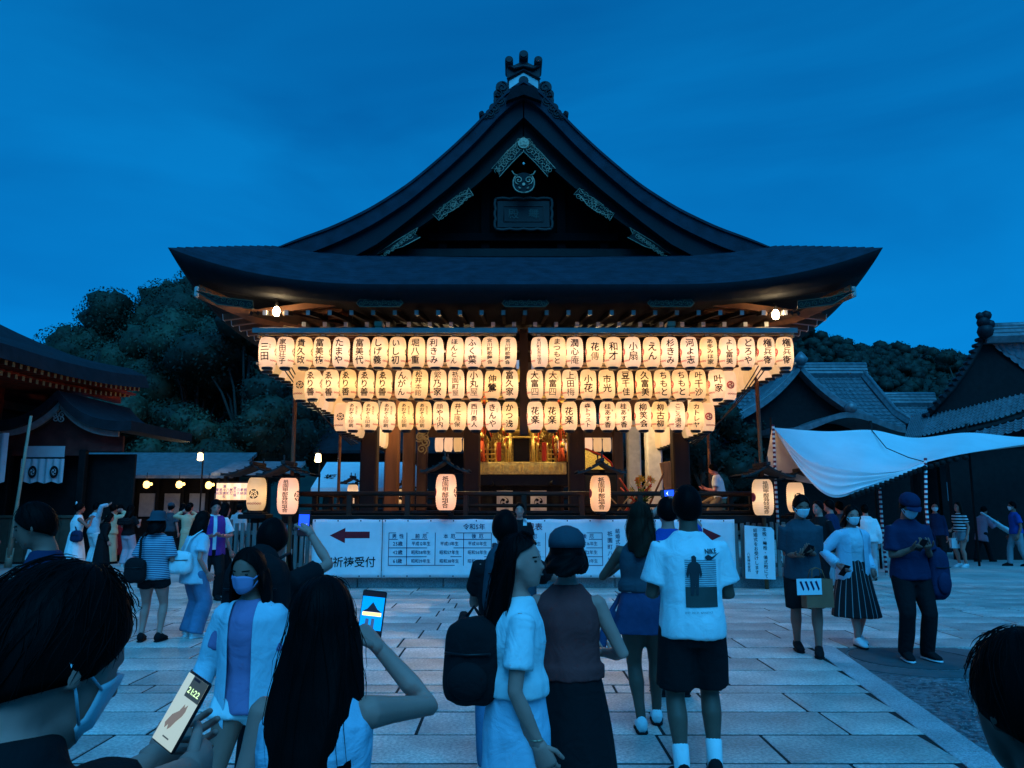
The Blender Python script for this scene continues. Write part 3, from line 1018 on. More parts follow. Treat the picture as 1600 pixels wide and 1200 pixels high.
def lantern_meshes(h, r, mat):
    b = MB(); b.lathe(lantern_prof(h, r), 28, smooth=True, cap=False); paper = b.mesh('paper_body', mat)
    b = MB(); b.lathe([(r * .60, h / 2 - .012), (r * .64, h / 2 - .012), (r * .64, h / 2 + .022), (r * .60, h / 2 + .022)], 24, smooth=False, cap=False)
    b.tube([(-r * .6, 0, h / 2 + .02), (0, 0, h / 2 + .07), (r * .6, 0, h / 2 + .02)], .006, 5)
    top = b.mesh('top_ring', M_black)
    b = MB(); b.lathe([(r * .55, -h / 2 - .032), (r * .62, -h / 2 - .03), (r * .62, -h / 2 + .012), (r * .55, -h / 2 + .012)], 24, smooth=False, cap=False)
    b.box(-r * .42, r * .42, -r * .50, r * .50, -h / 2 - .045, -h / 2 - .033)
    bot = b.mesh('bottom_cap', M_black)
    return paper, top, bot


def bulge(h, r, z, neck=.62):
    t = min(1, abs(2 * z / h))
    return r * (neck + (1 - neck) * (1 - t ** 3.6) ** .55)


def wrap(V, F, h, r, az, name, m, lift_=.005):
    """bend flat marks round the lantern at azimuth az"""
    V, F = subdiv_flat(V, F, .035)
    vs = []
    for x, z in V:
        rr = bulge(h, r, z) + lift_
        th = az + x / r
        vs.append((rr * math.sin(th), -rr * math.cos(th), z))
    b = MB(); b.add(vs, F, True)
    return b.mesh(name, m)


def disc2d(r, n=24, cx=0, cy=0):
    V = [(cx, cy)] + [(cx + r * math.cos(2 * PI * i / n), cy + r * math.sin(2 * PI * i / n)) for i in range(n)]
    return V, [(0, i + 1, (i + 1) % n + 1) for i in range(n)]


def arc2d(r0, r1, a0, a1, n=8, cx=0, cy=0):
    V = []
    for i in range(n + 1):
        a = a0 + (a1 - a0) * i / n
        V += [(cx + r0 * math.cos(a), cy + r0 * math.sin(a)), (cx + r1 * math.cos(a), cy + r1 * math.sin(a))]
    return V, [(2 * i, 2 * i + 1, 2 * i + 3, 2 * i + 2) for i in range(n)]


def join2d(parts):
    V, F = [], []
    for v, f in parts:
        k = len(V); V += list(v); F += [tuple(i + k for i in q) for q in f]
    return np.array(V), F


def mon2d(s):
    """five-petal crest inside a broken ring"""
    ps = []
    for i in range(5):
        a = PI / 2 + i * 2 * PI / 5
        ps.append(arc2d(s * .72, s, a - .52, a + .52))
        ps.append(arc2d(s * .17, s * .27, 0, 2 * PI, 10, s * .36 * math.cos(a), s * .36 * math.sin(a)))
    ps.append(disc2d(s * .12, 10))
    return join2d(ps)


def tomoe2d(s):
    ps = []
    for i in range(3):
        a = i * 2 * PI / 3
        cx, cy = s * .45 * math.cos(a), s * .45 * math.sin(a)
        ps.append(disc2d(s * .27, 14, cx, cy))
        V = []
        for k in range(9):
            f = k / 8; b = a - .1 + f * 1.9; rr = s * (.62 + .28 * f); w = s * .17 * (1 - f)
            V += [((rr - w) * math.cos(b), (rr - w) * math.sin(b)), ((rr + w) * math.cos(b), (rr + w) * math.sin(b))]
        ps.append((V, [(2 * k, 2 * k + 1, 2 * k + 3, 2 * k + 2) for k in range(8)]))
    return join2d(ps)


def chain2d(w, amp, z, n=6, t=.005):
    V, F = [], []
    for ph in (0, PI):
        k0 = len(V); N = n * 6
        for i in range(N + 1):
            f = i / N; x = -w / 2 + w * f; y_ = z + amp * math.sin(f * n * PI + ph)
            V += [(x, y_ - t), (x, y_ + t)]
        F += [(k0 + 2 * i, k0 + 2 * i + 1, k0 + 2 * i + 3, k0 + 2 * i + 2) for i in range(N)]
    return np.array(V), F


PAPER, TOPR, BOTC = lantern_meshes(LH, LR, M_paper)
PAPER_FAR = lantern_meshes(LH, LR, M_paper_far)[0]
CR_B = wrap(*mon2d(.075), LH, LR, PI / 2, 'black_crest', M_ink)
CR_R = wrap(*disc2d(.075), LH, LR, -PI / 2, 'red_crest', M_red)
CR_T = wrap(*tomoe2d(.062), LH, LR, -PI / 2, 'crest_swirl', M_paper_far, .008)
CH_B = wrap(*chain2d(.22, .012, -.17), LH, LR, PI / 2 * .8, 'red_chain', M_red)
CH_R = wrap(*chain2d(.22, .012, -.17), LH, LR, -PI / 2 * .8, 'red_chain', M_red)
BULB = bpy.data.lights.new('lantern_bulb', 'POINT'); BULB.energy = 1.2; BULB.color = (1, .82, .56); BULB.shadow_soft_size = .05
ORD = ['leftmost', 'second', 'third', 'fourth', 'fifth', 'sixth', 'seventh', 'eighth', 'ninth', 'tenth', 'eleventh', 'twelfth', 'thirteenth', 'fourteenth']
LET = {}


def lettering_mesh(s, h, r, big=False, nmax=.172, room=.475):
    key = (s, h)
    if key in LET:
        return LET[key]
    main, small = (s.split('|') + [''])[:2]
    n = len(main)
    size = min(nmax, room / n)
    V, F = text2d(main, size, True, .020, min(1.3, .135 / size) if n > 3 else 1.0, 1.0, .06)
    if len(V):
        V[:, 0] -= .012
    if small:
        V2, F2 = text2d(small, .045, True, .008, 1, .95)
        V2[:, 0] += .085; V2[:, 1] += .10
        F = F + [tuple(i + len(V) for i in q) for q in F2]; V = np.concatenate([V, V2])
    LET[key] = wrap(V, F, h, r, 0.0, 'lettering', M_ink)
    return LET[key]


def lantern(loc, label, group, text=None, rz=0.0, crest=None, bulb=True, far=False):
    t = thing('paper_lantern', loc, label, 'lantern', group, rz)
    link('paper_body', PAPER_FAR if far else PAPER, t); link('bottom_cap', BOTC, t)
    if not far:
        link('top_ring', TOPR, t)
    if text:
        link('lettering', lettering_mesh(text, LH, LR), t)
    if crest == 'b':
        link('black_crest', CR_B, t); link('red_chain', CH_B, t)
    elif crest == 'r':
        c = link('red_crest', CR_R, t); link('crest_swirl', CR_T, c); link('red_chain', CH_R, t)
    if bulb:
        link('lantern_bulb', BULB, t)
    t.rotation_euler = (random.uniform(-.03, .03), random.uniform(-.035, .035), rz + random.uniform(-.05, .05))
    return t


ROWS = [
    (13.9, 4.40, [418, 446, 475, 503, 533, 565, 593, 621, 651, 680, 711, 739, 766, 794],
     ['三田|みた', '家田荘子', '貴久政', '富美祐', 'たまや', '富美代', 'しげ義', 'いし初', '堀八重', '利きみ', 'ほんとん', 'ふく葉', '宮川町歌舞会', '宮川町歌舞会'],
     [843, 871, 898, 929, 958, 988, 1018, 1046, 1077, 1107, 1137, 1166, 1197, 1226],
     ['宮川町お茶屋組合', 'まつもと', '潤心庵', '花傳', '和才', '小扇', 'えん', '杉きみ', '河よ志', 'あ多みほ家', 'よし富美', 'どろや', '権兵衛', '権兵衛'], 'top'),
    (14.6, 3.915, [489, 517, 544, 572, 600, 630, 656, 685, 713, 742, 770, 797],
     ['ゑり善', 'ゑり善', 'ゑり善', 'ゑり善', 'ゑり善', 'んがん|元', '松井本館', '繁乃家', '祇園町屋|会席', '小丸屋', '伸鶯', '富久家'],
     [836, 864, 891, 919, 948, 977, 1006, 1035, 1063, 1090, 1120],
     ['大富四|たい', '大富四|たい', '上田梅|うえ', '小花', '市光', '豆千佳', '久富美', 'ちもと', 'ちもと', '叶千沙', '叶家'], 'middle'),
    (15.1, 3.36, [554, 580, 607, 635, 663, 690, 717, 743, 771, 797],
     ['あおぞら印刷|株式会社', 'あおぞら印刷|株式会社', 'あおぞら印刷|株式会社', 'あおぞら印刷|株式会社', 'あおぞら印刷|株式会社', '顔や小内', '井上隆保', '西川勇人', 'きんや|そば', 'かつ浅'],
     [836, 862, 889, 918, 948, 973, 1003, 1029, 1056, 1085],
     ['花楽', '花楽', '花楽', '森トラスト', '桂あす香|茶', '桂あす香|茶', '柳笑会', '柳古柳', 'こころ湯浴', 'カトレヤ'], 'bottom'),
]
M_grey_metal = pm('grey_painted_metal', (0.15, 0.14, 0.14), .5, .2, .15, 5)
M_rope = pm('straw_rope', (0.45, 0.33, 0.18), .9)
for (Yr, Zr, lx, lt, rx, rt, nm) in ROWS:
    for half, xs, ts in (('left', lx, lt), ('right', rx, rt)):
        for i, (px, tx) in enumerate(zip(xs, ts)):
            p = at(px, 552 if nm == 'top' else 600, Yr)
            k = i if half == 'left' else len(xs) - 1 - i
            w = ORD[k] if k else ('leftmost' if half == 'left' else 'rightmost')
            if k:
                w += ' from the ' + half
            lab = 'lit paper lantern, %s in the %s row across the stage front' % (w, nm)
            lantern((p.x, Yr, Zr), lab, 'lettered lanterns across the stage front', tx, 0, 'b' if half == 'left' and px < 640 else 'r')
    # the row turns the corners and runs back along both sides
    xL = at(lx[0], 552 if nm == 'top' else 600, Yr).x; xR = at(rx[-1], 552 if nm == 'top' else 600, Yr).x
    for s, xe in ((-1, xL), (1, xR)):
        x = xe + s * (.10 if nm == 'top' else .25)
        n = 17
        for i in range(n):
            yy = Yr + (.34 if nm == 'top' else .12) + i * .40 + (.35 if False else 0)
            lab = 'lit paper lantern, %s from the front in the %s row along the %s side' % (('nearest' if i == 0 else ORD[i] if i < 14 else ('fifteenth', 'sixteenth', 'seventeenth')[i - 14]), nm, 'left' if s < 0 else 'right')
            lab = lab.replace('nearest from the front', 'nearest the corner')
            lantern((x, yy, Zr - .01), lab, 'lanterns along the stage sides', None, -s * 0 + (R(-90) if s < 0 else R(90)), 'b' if s < 0 else 'r', False, True)
BORD = ['leftmost'] + [w + ' from the left' for w in ORD[1:] + ['fifteenth', 'sixteenth', 'seventeenth', 'eighteenth']] + ['rightmost', 'rightmost']
for k, (z, yr) in enumerate(((4.4, 29.6), (3.86, 29.0))):
    nb = -1
    for i in range(26):
        x = SX - 4.4 + i * .352
        if not (-3.3 < x - SX < 3.4):
            continue
        nb += 1
        lab = 'lit paper lantern in the %s back row, %d%s from the left behind the golden shrine' % (('upper', 'lower')[k], i - 2, 'th')
        t = lantern((x, yr, z), 'plain lit lantern, %s in the %s back row' % (BORD[nb], ('upper', 'lower')[k]), 'lanterns of the %s back row' % ('upper', 'lower')[k], None, PI, None, False, True)

# rack bars that carry the lanterns, rain covers, poles, cords
rack = thing('lantern_rack', (SX, 14.5, 0), 'timber and metal rack of bars carrying the lantern rows', 'rack')
for (Yr, Zr, lx, lt, rx, rt, nm) in ROWS:
    xL = at(lx[0] - 16, 552 if nm == 'top' else 600, Yr).x; xR = at(rx[-1] + 16, 552 if nm == 'top' else 600, Yr).x
    for dz, dy in ((.345, 0.0), (-.17, .20)):
        for a, b_ in ((xL, at(806, 560, Yr).x), (at(831, 560, Yr).x, xR)):
            b = MB(); b.box(a, b_, Yr + dy - .018, Yr + dy + .018, Zr + dz - .02, Zr + dz + .02, .004); b.build('lantern_bar', pm('pale_batten', (.42, .30, .17), .7), rack)
    for xe in (xL - .05, xR + .05):
        b = MB(); b.box(xe - .02, xe + .02, Yr + .15, Yr + 7.0, Zr + .325, Zr + .365, .004); b.build('lantern_bar', pm('pale_batten', (.42, .30, .17), .7), rack)
        b = MB(); b.box(xe - .02, xe + .02, Yr + .15, Yr + 7.0, Zr - .19, Zr - .15, .004); b.build('lantern_bar', pm('pale_batten', (.42, .30, .17), .7), rack)
b = MB(); b.box(SX - .085, SX + .085, 15.25, 15.42, 3.0, 5.16, .01); b.build('rack_post', M_wood, rack)
for x in (SX - .16, SX + .12):
    for z in (4.19,):
        b = MB(); b.box(x, x + .05, 13.95, 14.0, z - .08, z + .08); b.build('rack_clip', M_white, rack)
for s, (a, b_) in ((0, (400, 808)), (1, (825, 1240))):
    pa, pb = at(a, 520, 13.85), at(b_, 520, 13.85)
    t = thing('rain_cover', (pa.x, 13.8, 4.79), 'long grey metal rain cover over the %s half of the top lanterns' % ('left', 'right')[s], 'rain cover', 'rain covers above the lanterns')
    b = MB(); b.add([(pa.x, 13.66, 4.765), (pb.x, 13.66, 4.765), (pb.x, 14.05, 4.90), (pa.x, 14.05, 4.90), (pa.x, 13.66, 4.775), (pb.x, 13.66, 4.775), (pb.x, 14.05, 4.91), (pa.x, 14.05, 4.91)],
                   [(0, 1, 2, 3), (4, 5, 6, 7), (0, 1, 5, 4), (1, 2, 6, 5), (2, 3, 7, 6), (3, 0, 4, 7)])
    b.box(pa.x, pb.x, 13.64, 13.659, 4.72, 4.81); b.build('cover_sheet', M_grey_metal, t)
    for i in range(int((pb.x - pa.x) / .345)):
        x = pa.x + .2 + i * .345
        b = MB(); b.box(x - .03, x + .03, 13.86, 13.90, 4.69, 4.74); b.build('hanger_clip', M_white, t)
for (px, yy, zt, nm) in ((458, 15.45, 4.2, 'left front'), (1187, 15.45, 4.2, 'right front'), (531, 20.5, 3.6, 'left rear'), (1107, 20.5, 3.6, 'right rear')):
    p = at(px, 690, yy)
    b = MB(); b.tube([(p.x, yy, 0.0), (p.x + .01, yy, zt * .5), (p.x, yy, zt)], .042, 8)
    tag(b.build('support_pole', M_wood2), 'thin brown pole propping the lantern rack at the %s' % nm, 'pole', 'poles under the lantern rack')
cords = thing('hanging_cord', (SX, 14.2, 4.9), 'thin pale cords strung under the eaves above the lanterns', 'cord')
for (xa, xb, z, sag) in ((-3.9, -.6, 4.98, .05), (-2.9, -.5, 4.95, .10), (-1.6, -.3, 4.93, .07), (.5, 3.4, 4.97, .10), (.8, 2.9, 4.93, .16), (3.0, 4.6, 4.98, .04), (-4.6, -3.4, 5.0, .05)):
    b = MB(); b.tube([(SX + xa + (xb - xa) * i / 12, 14.3, z - sag * 4 * (i / 12) * (1 - i / 12)) for i in range(13)], .008, 5); b.build('cord', M_rope, cords)
for s in (-1, 1):
    for i in range(3):
        p0 = Vector((SX + s * (4.9 - .12 * i), 14.0, 4.75)); p1 = Vector((SX + s * (3.5 + .1 * i), 16.2 + .2 * i, 2.9))
        b = MB(); b.tube([p0.lerp(p1, k / 8) + Vector((0, 0, -.25 * 4 * (k / 8) * (1 - k / 8))) for k in range(9)], .012, 5); b.build('cord', pm('dark_cable', (.03, .03, .035), .6), cords)

# roofed lanterns on the railing
GH, GR = .70, .205
GP, GT, GB = lantern_meshes(GH, GR, M_paper_pink)
GY = lantern_meshes(GH, GR, M_paper)[0]
GLET = wrap(*(lambda V, F: (V, F))(*text2d('祇園甲部組合', .105, True, .020, 1.25, .98, .05)), GH, GR, 0.0, 'lettering', M_ink)
GLET2 = wrap(*(lambda V, F: (V, F))(*text2d('祇園甲部芸妓組合', .080, True, .020, 1.5, .98, .05)), GH, GR, 0.0, 'lettering', M_ink)
G_MB = wrap(*mon2d(.10), GH, GR, PI / 2 * .86, 'black_crest', M_ink)
G_MF = wrap(*mon2d(.10), GH, GR, 0.0, 'black_crest', M_ink)
G_RD = wrap(*disc2d(.09), GH, GR, -PI / 2 * .9, 'red_crest', M_red)
G_CH = wrap(*chain2d(.34, .016, -.20, 7, .006), GH, GR, 0.0, 'red_chain', M_red)
M_shingle = pm('dark_shingle', (0.035, 0.032, 0.032), .8, var=.4, vscale=9, bump=.5, bscale=40)


def roof_stand(x, y, z, label, w=1.0, depth=.8, brace=True):
    """little shingled roof on a post that shelters one lantern"""
    t = thing('lantern_stand', (x, y, z), label, 'lantern stand', 'roofed lantern stands')
    zt = z + .42
    for s in (-1, 1):
        b = MB()
        def f(u, v, s=s):
            a = u
            return (x + s * a * w / 2, y - depth / 2 + v * depth, zt + .20 - .26 * a ** .8 + .05 * a ** 4)
        b.grid(f, 9, 3, False)
        b.grid(lambda u, v, s=s: (x + s * u * w / 2, y - depth / 2 + v * depth, zt + .165 - .26 * u ** .8 + .05 * u ** 4), 9, 3, False)
        b.add([(x + s * u * w / 2, y + e * depth / 2, zt + .20 - .26 * u ** .8 + .05 * u ** 4 - d) for e in (-1, 1) for d in (0, .035) for u in (0, .25, .5, .75, 1)],
              [(k, k + 1, k + 6, k + 5) for k in range(4)] + [(k + 10, k + 11, k + 16, k + 15) for k in range(4)])
        b.build('roof_slope', M_shingle, t)
        for k in range(4):
            u = .22 + .25 * k
            zz = zt + .205 - .26 * u ** .8 + .05 * u ** 4
            b = MB(); b.box(x + s * u * w / 2 - .012, x + s * u * w / 2 + .012, y - depth / 2 - .02, y + depth / 2 + .02, zz, zz + .02); b.build('roof_batten', M_shingle, t)
    b = MB(); b.box(x - .04, x + .04, y - depth / 2 - .05, y + depth / 2 + .05, zt + .185, zt + .255, .01); b.build('roof_ridge', M_shingle, t)
    for s in (-1, 1):
        b = MB(); b.tube([(x, y + s * depth * .45, zt + .2), (x, y + s * depth * .45, zt + .36)], .018, 6); b.build('finial', M_shingle, t)
    b = MB(); b.box(x + .02, x + .13, y + .24, y + .34, 1.3 if y > 15 else .2, zt + .05, .01); b.build('post', M_blk, t)
    b = MB(); b.box(x - .32, x + .32, y - .03, y + .03, zt - .06, zt - .02, .005); b.build('crossbar', M_blk, t)
    return t


for k, (px, py, nm, let) in enumerate(((450, 775, 'at the left front corner of the railing', GLET2), (697, 769, 'on the railing left of the golden shrine', GLET), (938, 771, 'on the railing right of the golden shrine', GLET), (1192, 777, 'at the right front corner of the railing', GLET2))):
    p = at(px, py, 15.25)
    roof_stand(p.x, 15.25, p.z, 'small dark shingled roof over the lantern ' + nm, 1.05 if k in (0, 3) else .95)
    t = thing('paper_lantern', p, 'large lettered paper lantern under a little roof ' + nm, 'lantern', 'large lanterns on the railing')
    link('paper_body', GP if k < 3 else GY, t); link('top_ring', GT, t); link('bottom_cap', GB, t); link('lettering', let, t)
    link('black_crest', G_MB, t) if k < 2 else None
    link('red_crest', G_RD, t)
    link('lantern_bulb', BULB, t)
for k, (px, py, yy, nm, far) in enumerate(((401, 772, 16.6, 'outside the left corner of the stage', False), (551, 772, 28.9, 'on the far railing at the left', True), (630, 778, 30.5, 'on the far railing between the left columns', True),
                                           (1243, 755 + 22, 18.6, 'outside the right corner, behind the man in shorts', False), (745, 775, 29.0, 'on the far railing left of the black cloth', True))):
    p = at(px, py, yy)
    t = thing('paper_lantern', p, 'yellow paper lantern with a black crest ' + nm, 'lantern', 'crest lanterns round the stage')
    link('paper_body', GY, t); link('top_ring', GT, t); link('bottom_cap', GB, t); link('black_crest', G_MF, t); link('red_chain', G_CH, t)
    link('lantern_bulb', BULB, t)
    roof_stand(p.x, yy + .0, p.z, 'small dark roof over the crest lantern ' + nm, 1.3 if not far else 1.0)
    if yy < 20:
        b = MB(); b.box(p.x - .3, p.x + .3, yy - .25, yy + .25, p.z - .52, p.z - .42, .02); b.box(p.x - .2, p.x + .2, yy - .2, yy + .2, p.z - .42, p.z - .38, .01)
        b.box(p.x - .08, p.x + .08, yy - .08, yy + .08, 0, p.z - .5, .01)
        tag(b.build('lantern_pedestal', M_blk), 'black pedestal below the crest lantern ' + nm, 'pedestal', 'lantern pedestals')

# ---------------------------------------------------------------- banner, sign, picket fence
M_vinyl = pm('white_vinyl', (0.72, 0.73, 0.74), .5, var=.04, bump=.25, bscale=3)
M_dred = pm('dark_red_print', (0.22, 0.012, 0.02), .6)
M_navy = pm('navy_print', (0.02, 0.015, 0.06), .6)


def ban_wave(x, z):
    return .008 * math.sin(x * 2.9 + z * 3) + .006 * math.sin(x * 7.1 - z * 5)


def banner(name, xa, xb, label):
    t = thing(name, ((xa + xb) / 2, 15.42, .22), label, 'banner', 'vinyl banners on the stage front')
    b = MB(); n = int((xb - xa) / .08)
    b.grid(lambda u, v: (xa + (xb - xa) * u, 15.44 + ban_wave(xa + (xb - xa) * u, .22 + 1.13 * v), .22 + 1.13 * v - .012 * abs(math.sin((xa + (xb - xa) * u) * 4.2)) * (v > .9)), n, 15)
    o = b.build('sheet', M_vinyl, t)
    md = o.modifiers.new('solid', 'SOLIDIFY'); md.thickness = .003; md.offset = 1
    for i in range(int((xb - xa) / .45) + 1):
        x = min(xa + .05 + i * .45, xb - .05)
        for z in (1.315, .25):
            b = MB(); b.tube([(x, 15.43 + ban_wave(x, z), z), (x, 15.422 + ban_wave(x, z), z)], .014, 8); b.build('eyelet', M_black, t)
    return t


def ban_text(t, s, x, z, size, m, bold=.010, squeeze=1.0, pitch=1.0, vertical=False):
    V, F = text2d(s, size, vertical, bold, squeeze, pitch)
    b = MB(); b.add([(x + a, 15.433 + ban_wave(x + a, z + c), z + c) for a, c in V], F); b.build('lettering', m, t)


def ban_quad(t, name, pts, m):
    V, F = subdiv_flat(np.array(pts), [tuple(range(len(pts)))], .15)
    b = MB(); b.add([(x, 15.434 + ban_wave(x, z), z) for x, z in V], F); b.build(name, m, t)


def bx(px):
    return (px - 800) / 1200 * 15.44 * .988 - 0.0


tA = banner('guidance_banner', bx(490), bx(598), 'white banner with dark red arrow pointing left at the stage front')
ban_quad(tA, 'arrow', [(bx(517), .97 + .06), (bx(541), 1.12 + .06), (bx(541), 1.045 + .06), (bx(579), 1.045 + .06), (bx(579), .915 + .06), (bx(541), .915 + .06), (bx(541), .82 + .06)], M_dred)
ban_text(tA, '御祈祷受付', bx(548), .52, .215, M_ink, .014, .98)
tB = banner('guidance_banner', bx(599), bx(1018), 'long white banner with printed tables of unlucky ages')
ban_text(tB, '令和5年', bx(741), 1.20, .125, M_navy, .012)
ban_text(tB, '厄年 早見表', bx(815), 1.20, .15, M_dred, .012)


def table(t, pxs, rows, head, widths=None):
    zs = [1.08, .955, .79, .62, .455]
    b = MB()
    for z in zs:
        b.add([(bx(pxs[0]), 15.432, z - .006), (bx(pxs[-1]), 15.432, z - .006), (bx(pxs[-1]), 15.432, z + .006), (bx(pxs[0]), 15.432, z + .006)], [(0, 1, 2, 3)])
    for px in pxs:
        b.add([(bx(px) - .006, 15.4315, zs[-1] - .006), (bx(px) + .006, 15.4315, zs[-1] - .006), (bx(px) + .006, 15.4315, zs[0] + .006), (bx(px) - .006, 15.4315, zs[0] + .006)], [(0, 1, 2, 3)])
    b.v = [(x, y_ + ban_wave(x, z) - .003, z) for x, y_, z in b.v]
    b.build('table_rule', M_navy, t)
    for r_, line in enumerate([head] + rows):
        z = (zs[r_] + zs[r_ + 1]) / 2
        for c_, s in enumerate(line):
            x = (bx(pxs[c_]) + bx(pxs[c_ + 1])) / 2
            ban_text(t, s, x, z, .082 if r_ and c_ else .095, M_navy, .012, .93 if len(s) > 5 else 1)


table(tB, [609, 637, 681, 725, 768], [['25歳', '平成12年生', '平成11年生', '平成10年生'], ['42歳', '昭和58年生', '昭和57年生', '昭和56年生'], ['61歳', '昭和39年生', '昭和38年生', '昭和37年生']], ['男 性', '前 厄', '本 厄', '後 厄'])
table(tB, [782, 808, 852, 896, 940], [['19歳', '平成18年生', '平成17年生', '平成16年生'], ['33歳', '平成4年生', '平成3年生', '平成2年生'], ['37歳', '昭和63年生', '昭和62年生', '昭和61年生']], ['女 性', '前 厄', '本 厄', '後 厄'])
ban_text(tB, '厄難消除の御祈祷をお受け致します', bx(800), .345, .095, M_navy, .02, .9)
ban_text(tB, '祇園町八坂', bx(952), .80, .105, M_navy, .01, 1, 1.2, True)
ban_text(tB, '結婚式挙式受付', bx(964), .80, .095, M_navy, .01, 1, 1.1, True)
tC = banner('guidance_banner', bx(1019), bx(1146), 'white banner with dark red arrow pointing right at the stage front')
ban_quad(tC, 'arrow', [(bx(1125), 1.02), (bx(1097), 1.18), (bx(1097), 1.09), (bx(1052), 1.09), (bx(1052), .95), (bx(1097), .95), (bx(1097), .86)], M_dred)
ban_text(tC, '授与所', bx(1072), .52, .215, M_ink, .014, .98)
sg = thing('notice_board', (bx(1182), 15.36, .2), 'narrow white board of vertical brush writing right of the banners', 'sign')
b = MB(); b.prism([(bx(1158), .21), (bx(1204), .19), (bx(1205), 1.13), (bx(1201), 1.19), (bx(1160), 1.23)], 15.36, 15.39); b.build('board', M_vinyl, sg)
for s, px, z, sz in (('本殿・舞殿・儀式殿にて', 1190, .70, .085), ('結婚式をお受けします', 1176, .73, .085), ('八坂神社宮司', 1164, .52, .06)):
    flat_text('lettering', s, (bx(px), 15.36, z), sz, M_ink, sg, True, .012, 1.0, 1.05, .003, 0, .05)
M_fence = pm('weathered_grey_wood', (0.16, 0.14, 0.13), .85, var=.35, vscale=5, bump=.4, bscale=30, stretch=(2, 2, .3))
for (xa, xb, lab) in ((-5.62, bx(489), 'weathered grey picket fence left of the white banners'), (bx(1147), 5.9, 'dark picket fence behind the notice board at the right')):
    t = thing('picket_fence', ((xa + xb) / 2, 15.5, .22), lab, 'fence', 'picket fences of the stage front')
    x = xa
    while x < xb - .05:
        h = 1.28 + random.uniform(-.02, .02)
        b = MB(); b.box(x, x + .075, 15.50 + random.uniform(-.008, .008), 15.53, .225, h, .006); b.build('picket', M_fence, t); x += .118
    for z in (.45, 1.08):
        b = MB(); b.box(xa, xb, 15.545, 15.59, z - .04, z + .04, .006); b.build('fence_rail', M_fence, t)
    for x in (xa - .06, xb - .02):
        b = MB(); b.box(x, x + .09, 15.54, 15.63, .22, 1.34, .01); b.build('fence_post', M_fence, t)

# ================================================================ golden portable shrine and stage props
M_redl = pm('red_lacquer', (0.42, 0.035, 0.02), .35, var=.2)
M_tassel = pm('orange_red_cord', (0.62, 0.10, 0.03), .7, var=.25, vscale=30)
M_gold2 = pm('carved_gold', (0.95, 0.62, 0.16), .4, .35, .35, 30, .5, 45)
mk = thing('portable_shrine', (SX, 20.6, FLZ), 'gilded portable shrine with red cords in the middle of the stage', 'portable shrine')
MX, MY = SX, 20.4
ZB = 2.42
b = MB(); b.box(MX - 1.22, MX + 1.22, MY - 1.1, MY + 1.1, ZB - .34, ZB - .05, .02); b.build('carrying_base', M_black, mk)
b = MB(); b.box(MX - 1.12, MX + 1.12, MY - 1.14, MY + 1.1, ZB - .05, ZB + .26, .015); gb = b.build('gold_plinth', pm('engraved_gold', (.85, .64, .22), .45, .3, .3, 12, .3, 30), mk)
for i in range(9):
    x = MX - .98 + i * .245
    if i % 2:
        b = MB(); b.tube([(x, MY - 1.142, ZB + .10), (x, MY - 1.155, ZB + .10)], .075, 14)
        for k in range(6):
            a = k * PI / 3
            b.tube([(x + .04 * math.cos(a), MY - 1.15, ZB + .1 + .04 * math.sin(a)), (x + .04 * math.cos(a), MY - 1.165, ZB + .1 + .04 * math.sin(a))], .018, 6)
        b.build('engraved_rosette', M_gold, gb)
    else:
        b = MB(); b.box(x - .05, x - .015, MY - 1.155, MY - 1.141, ZB + .0, ZB + .2, .004); b.box(x + .015, x + .05, MY - 1.155, MY - 1.141, ZB + .0, ZB + .2, .004); b.build('engraved_panel', M_gold, gb)
for z in (.34, .46, .58):
    for s in (-1, 1):
        b = MB(); b.tube([(MX + s * .38, MY - 1.05, ZB + z), (MX + s * 1.12, MY - 1.05, ZB + z)], .022, 6); b.tube([(MX + s * 1.08, MY - 1.1, ZB + z), (MX + s * 1.08, MY + 1.0, ZB + z)], .022, 6); b.build('balustrade_rail', M_gold, mk)
for s in (-1, 1):
    for x in (.4, .64, .86, 1.06):
        b = MB(); b.lathe([(.035, 0), (.035, .3), (.05, .33), (.028, .37), (.05, .43), (.012, .5)], 10, (MX + s * x, MY - 1.05, ZB + .26)); b.build('balustrade_post', M_gold, mk)
    b = MB(); b.box(MX + s * .56 - .05, MX + s * .56 + .05, MY - 1.13, MY - 1.03, ZB + .28, ZB + .75, .01); b.build('red_post', M_redl, mk)
# body with torii gate, doors and columns
b = MB(); b.box(MX - .72, MX + .72, MY - .7, MY + .7, ZB + .26, ZB + 1.45, .02); body = b.build('shrine_body', M_gold2, mk)
b = MB(); b.box(MX - .2, MX + .2, MY - .74, MY - .7, ZB + .3, ZB + .95, .01); b.build('shrine_door', M_black, body)
for s in (-1, 1):
    b = MB(); b.tube([(MX + s * .30, MY - 1.12, ZB + .26), (MX + s * .28, MY - 1.12, ZB + .98)], .035, 8); b.build('torii_leg', M_gold, mk)
    for yy in (-.72, .72):
        b = MB(); b.tube([(MX + s * .72, MY + yy, ZB + .26), (MX + s * .72, MY + yy, ZB + 1.5)], .06, 10); b.build('shrine_column', M_gold, body)
b = MB(); b.tube([(MX - .48, MY - 1.12, ZB + 1.08), (MX, MY - 1.12, ZB + 1.02), (MX + .48, MY - 1.12, ZB + 1.08)], .045, 6); b.tube([(MX - .4, MY - 1.12, ZB + .88), (MX + .4, MY - 1.12, ZB + .88)], .026, 6); b.build('torii_beam', M_gold, mk)
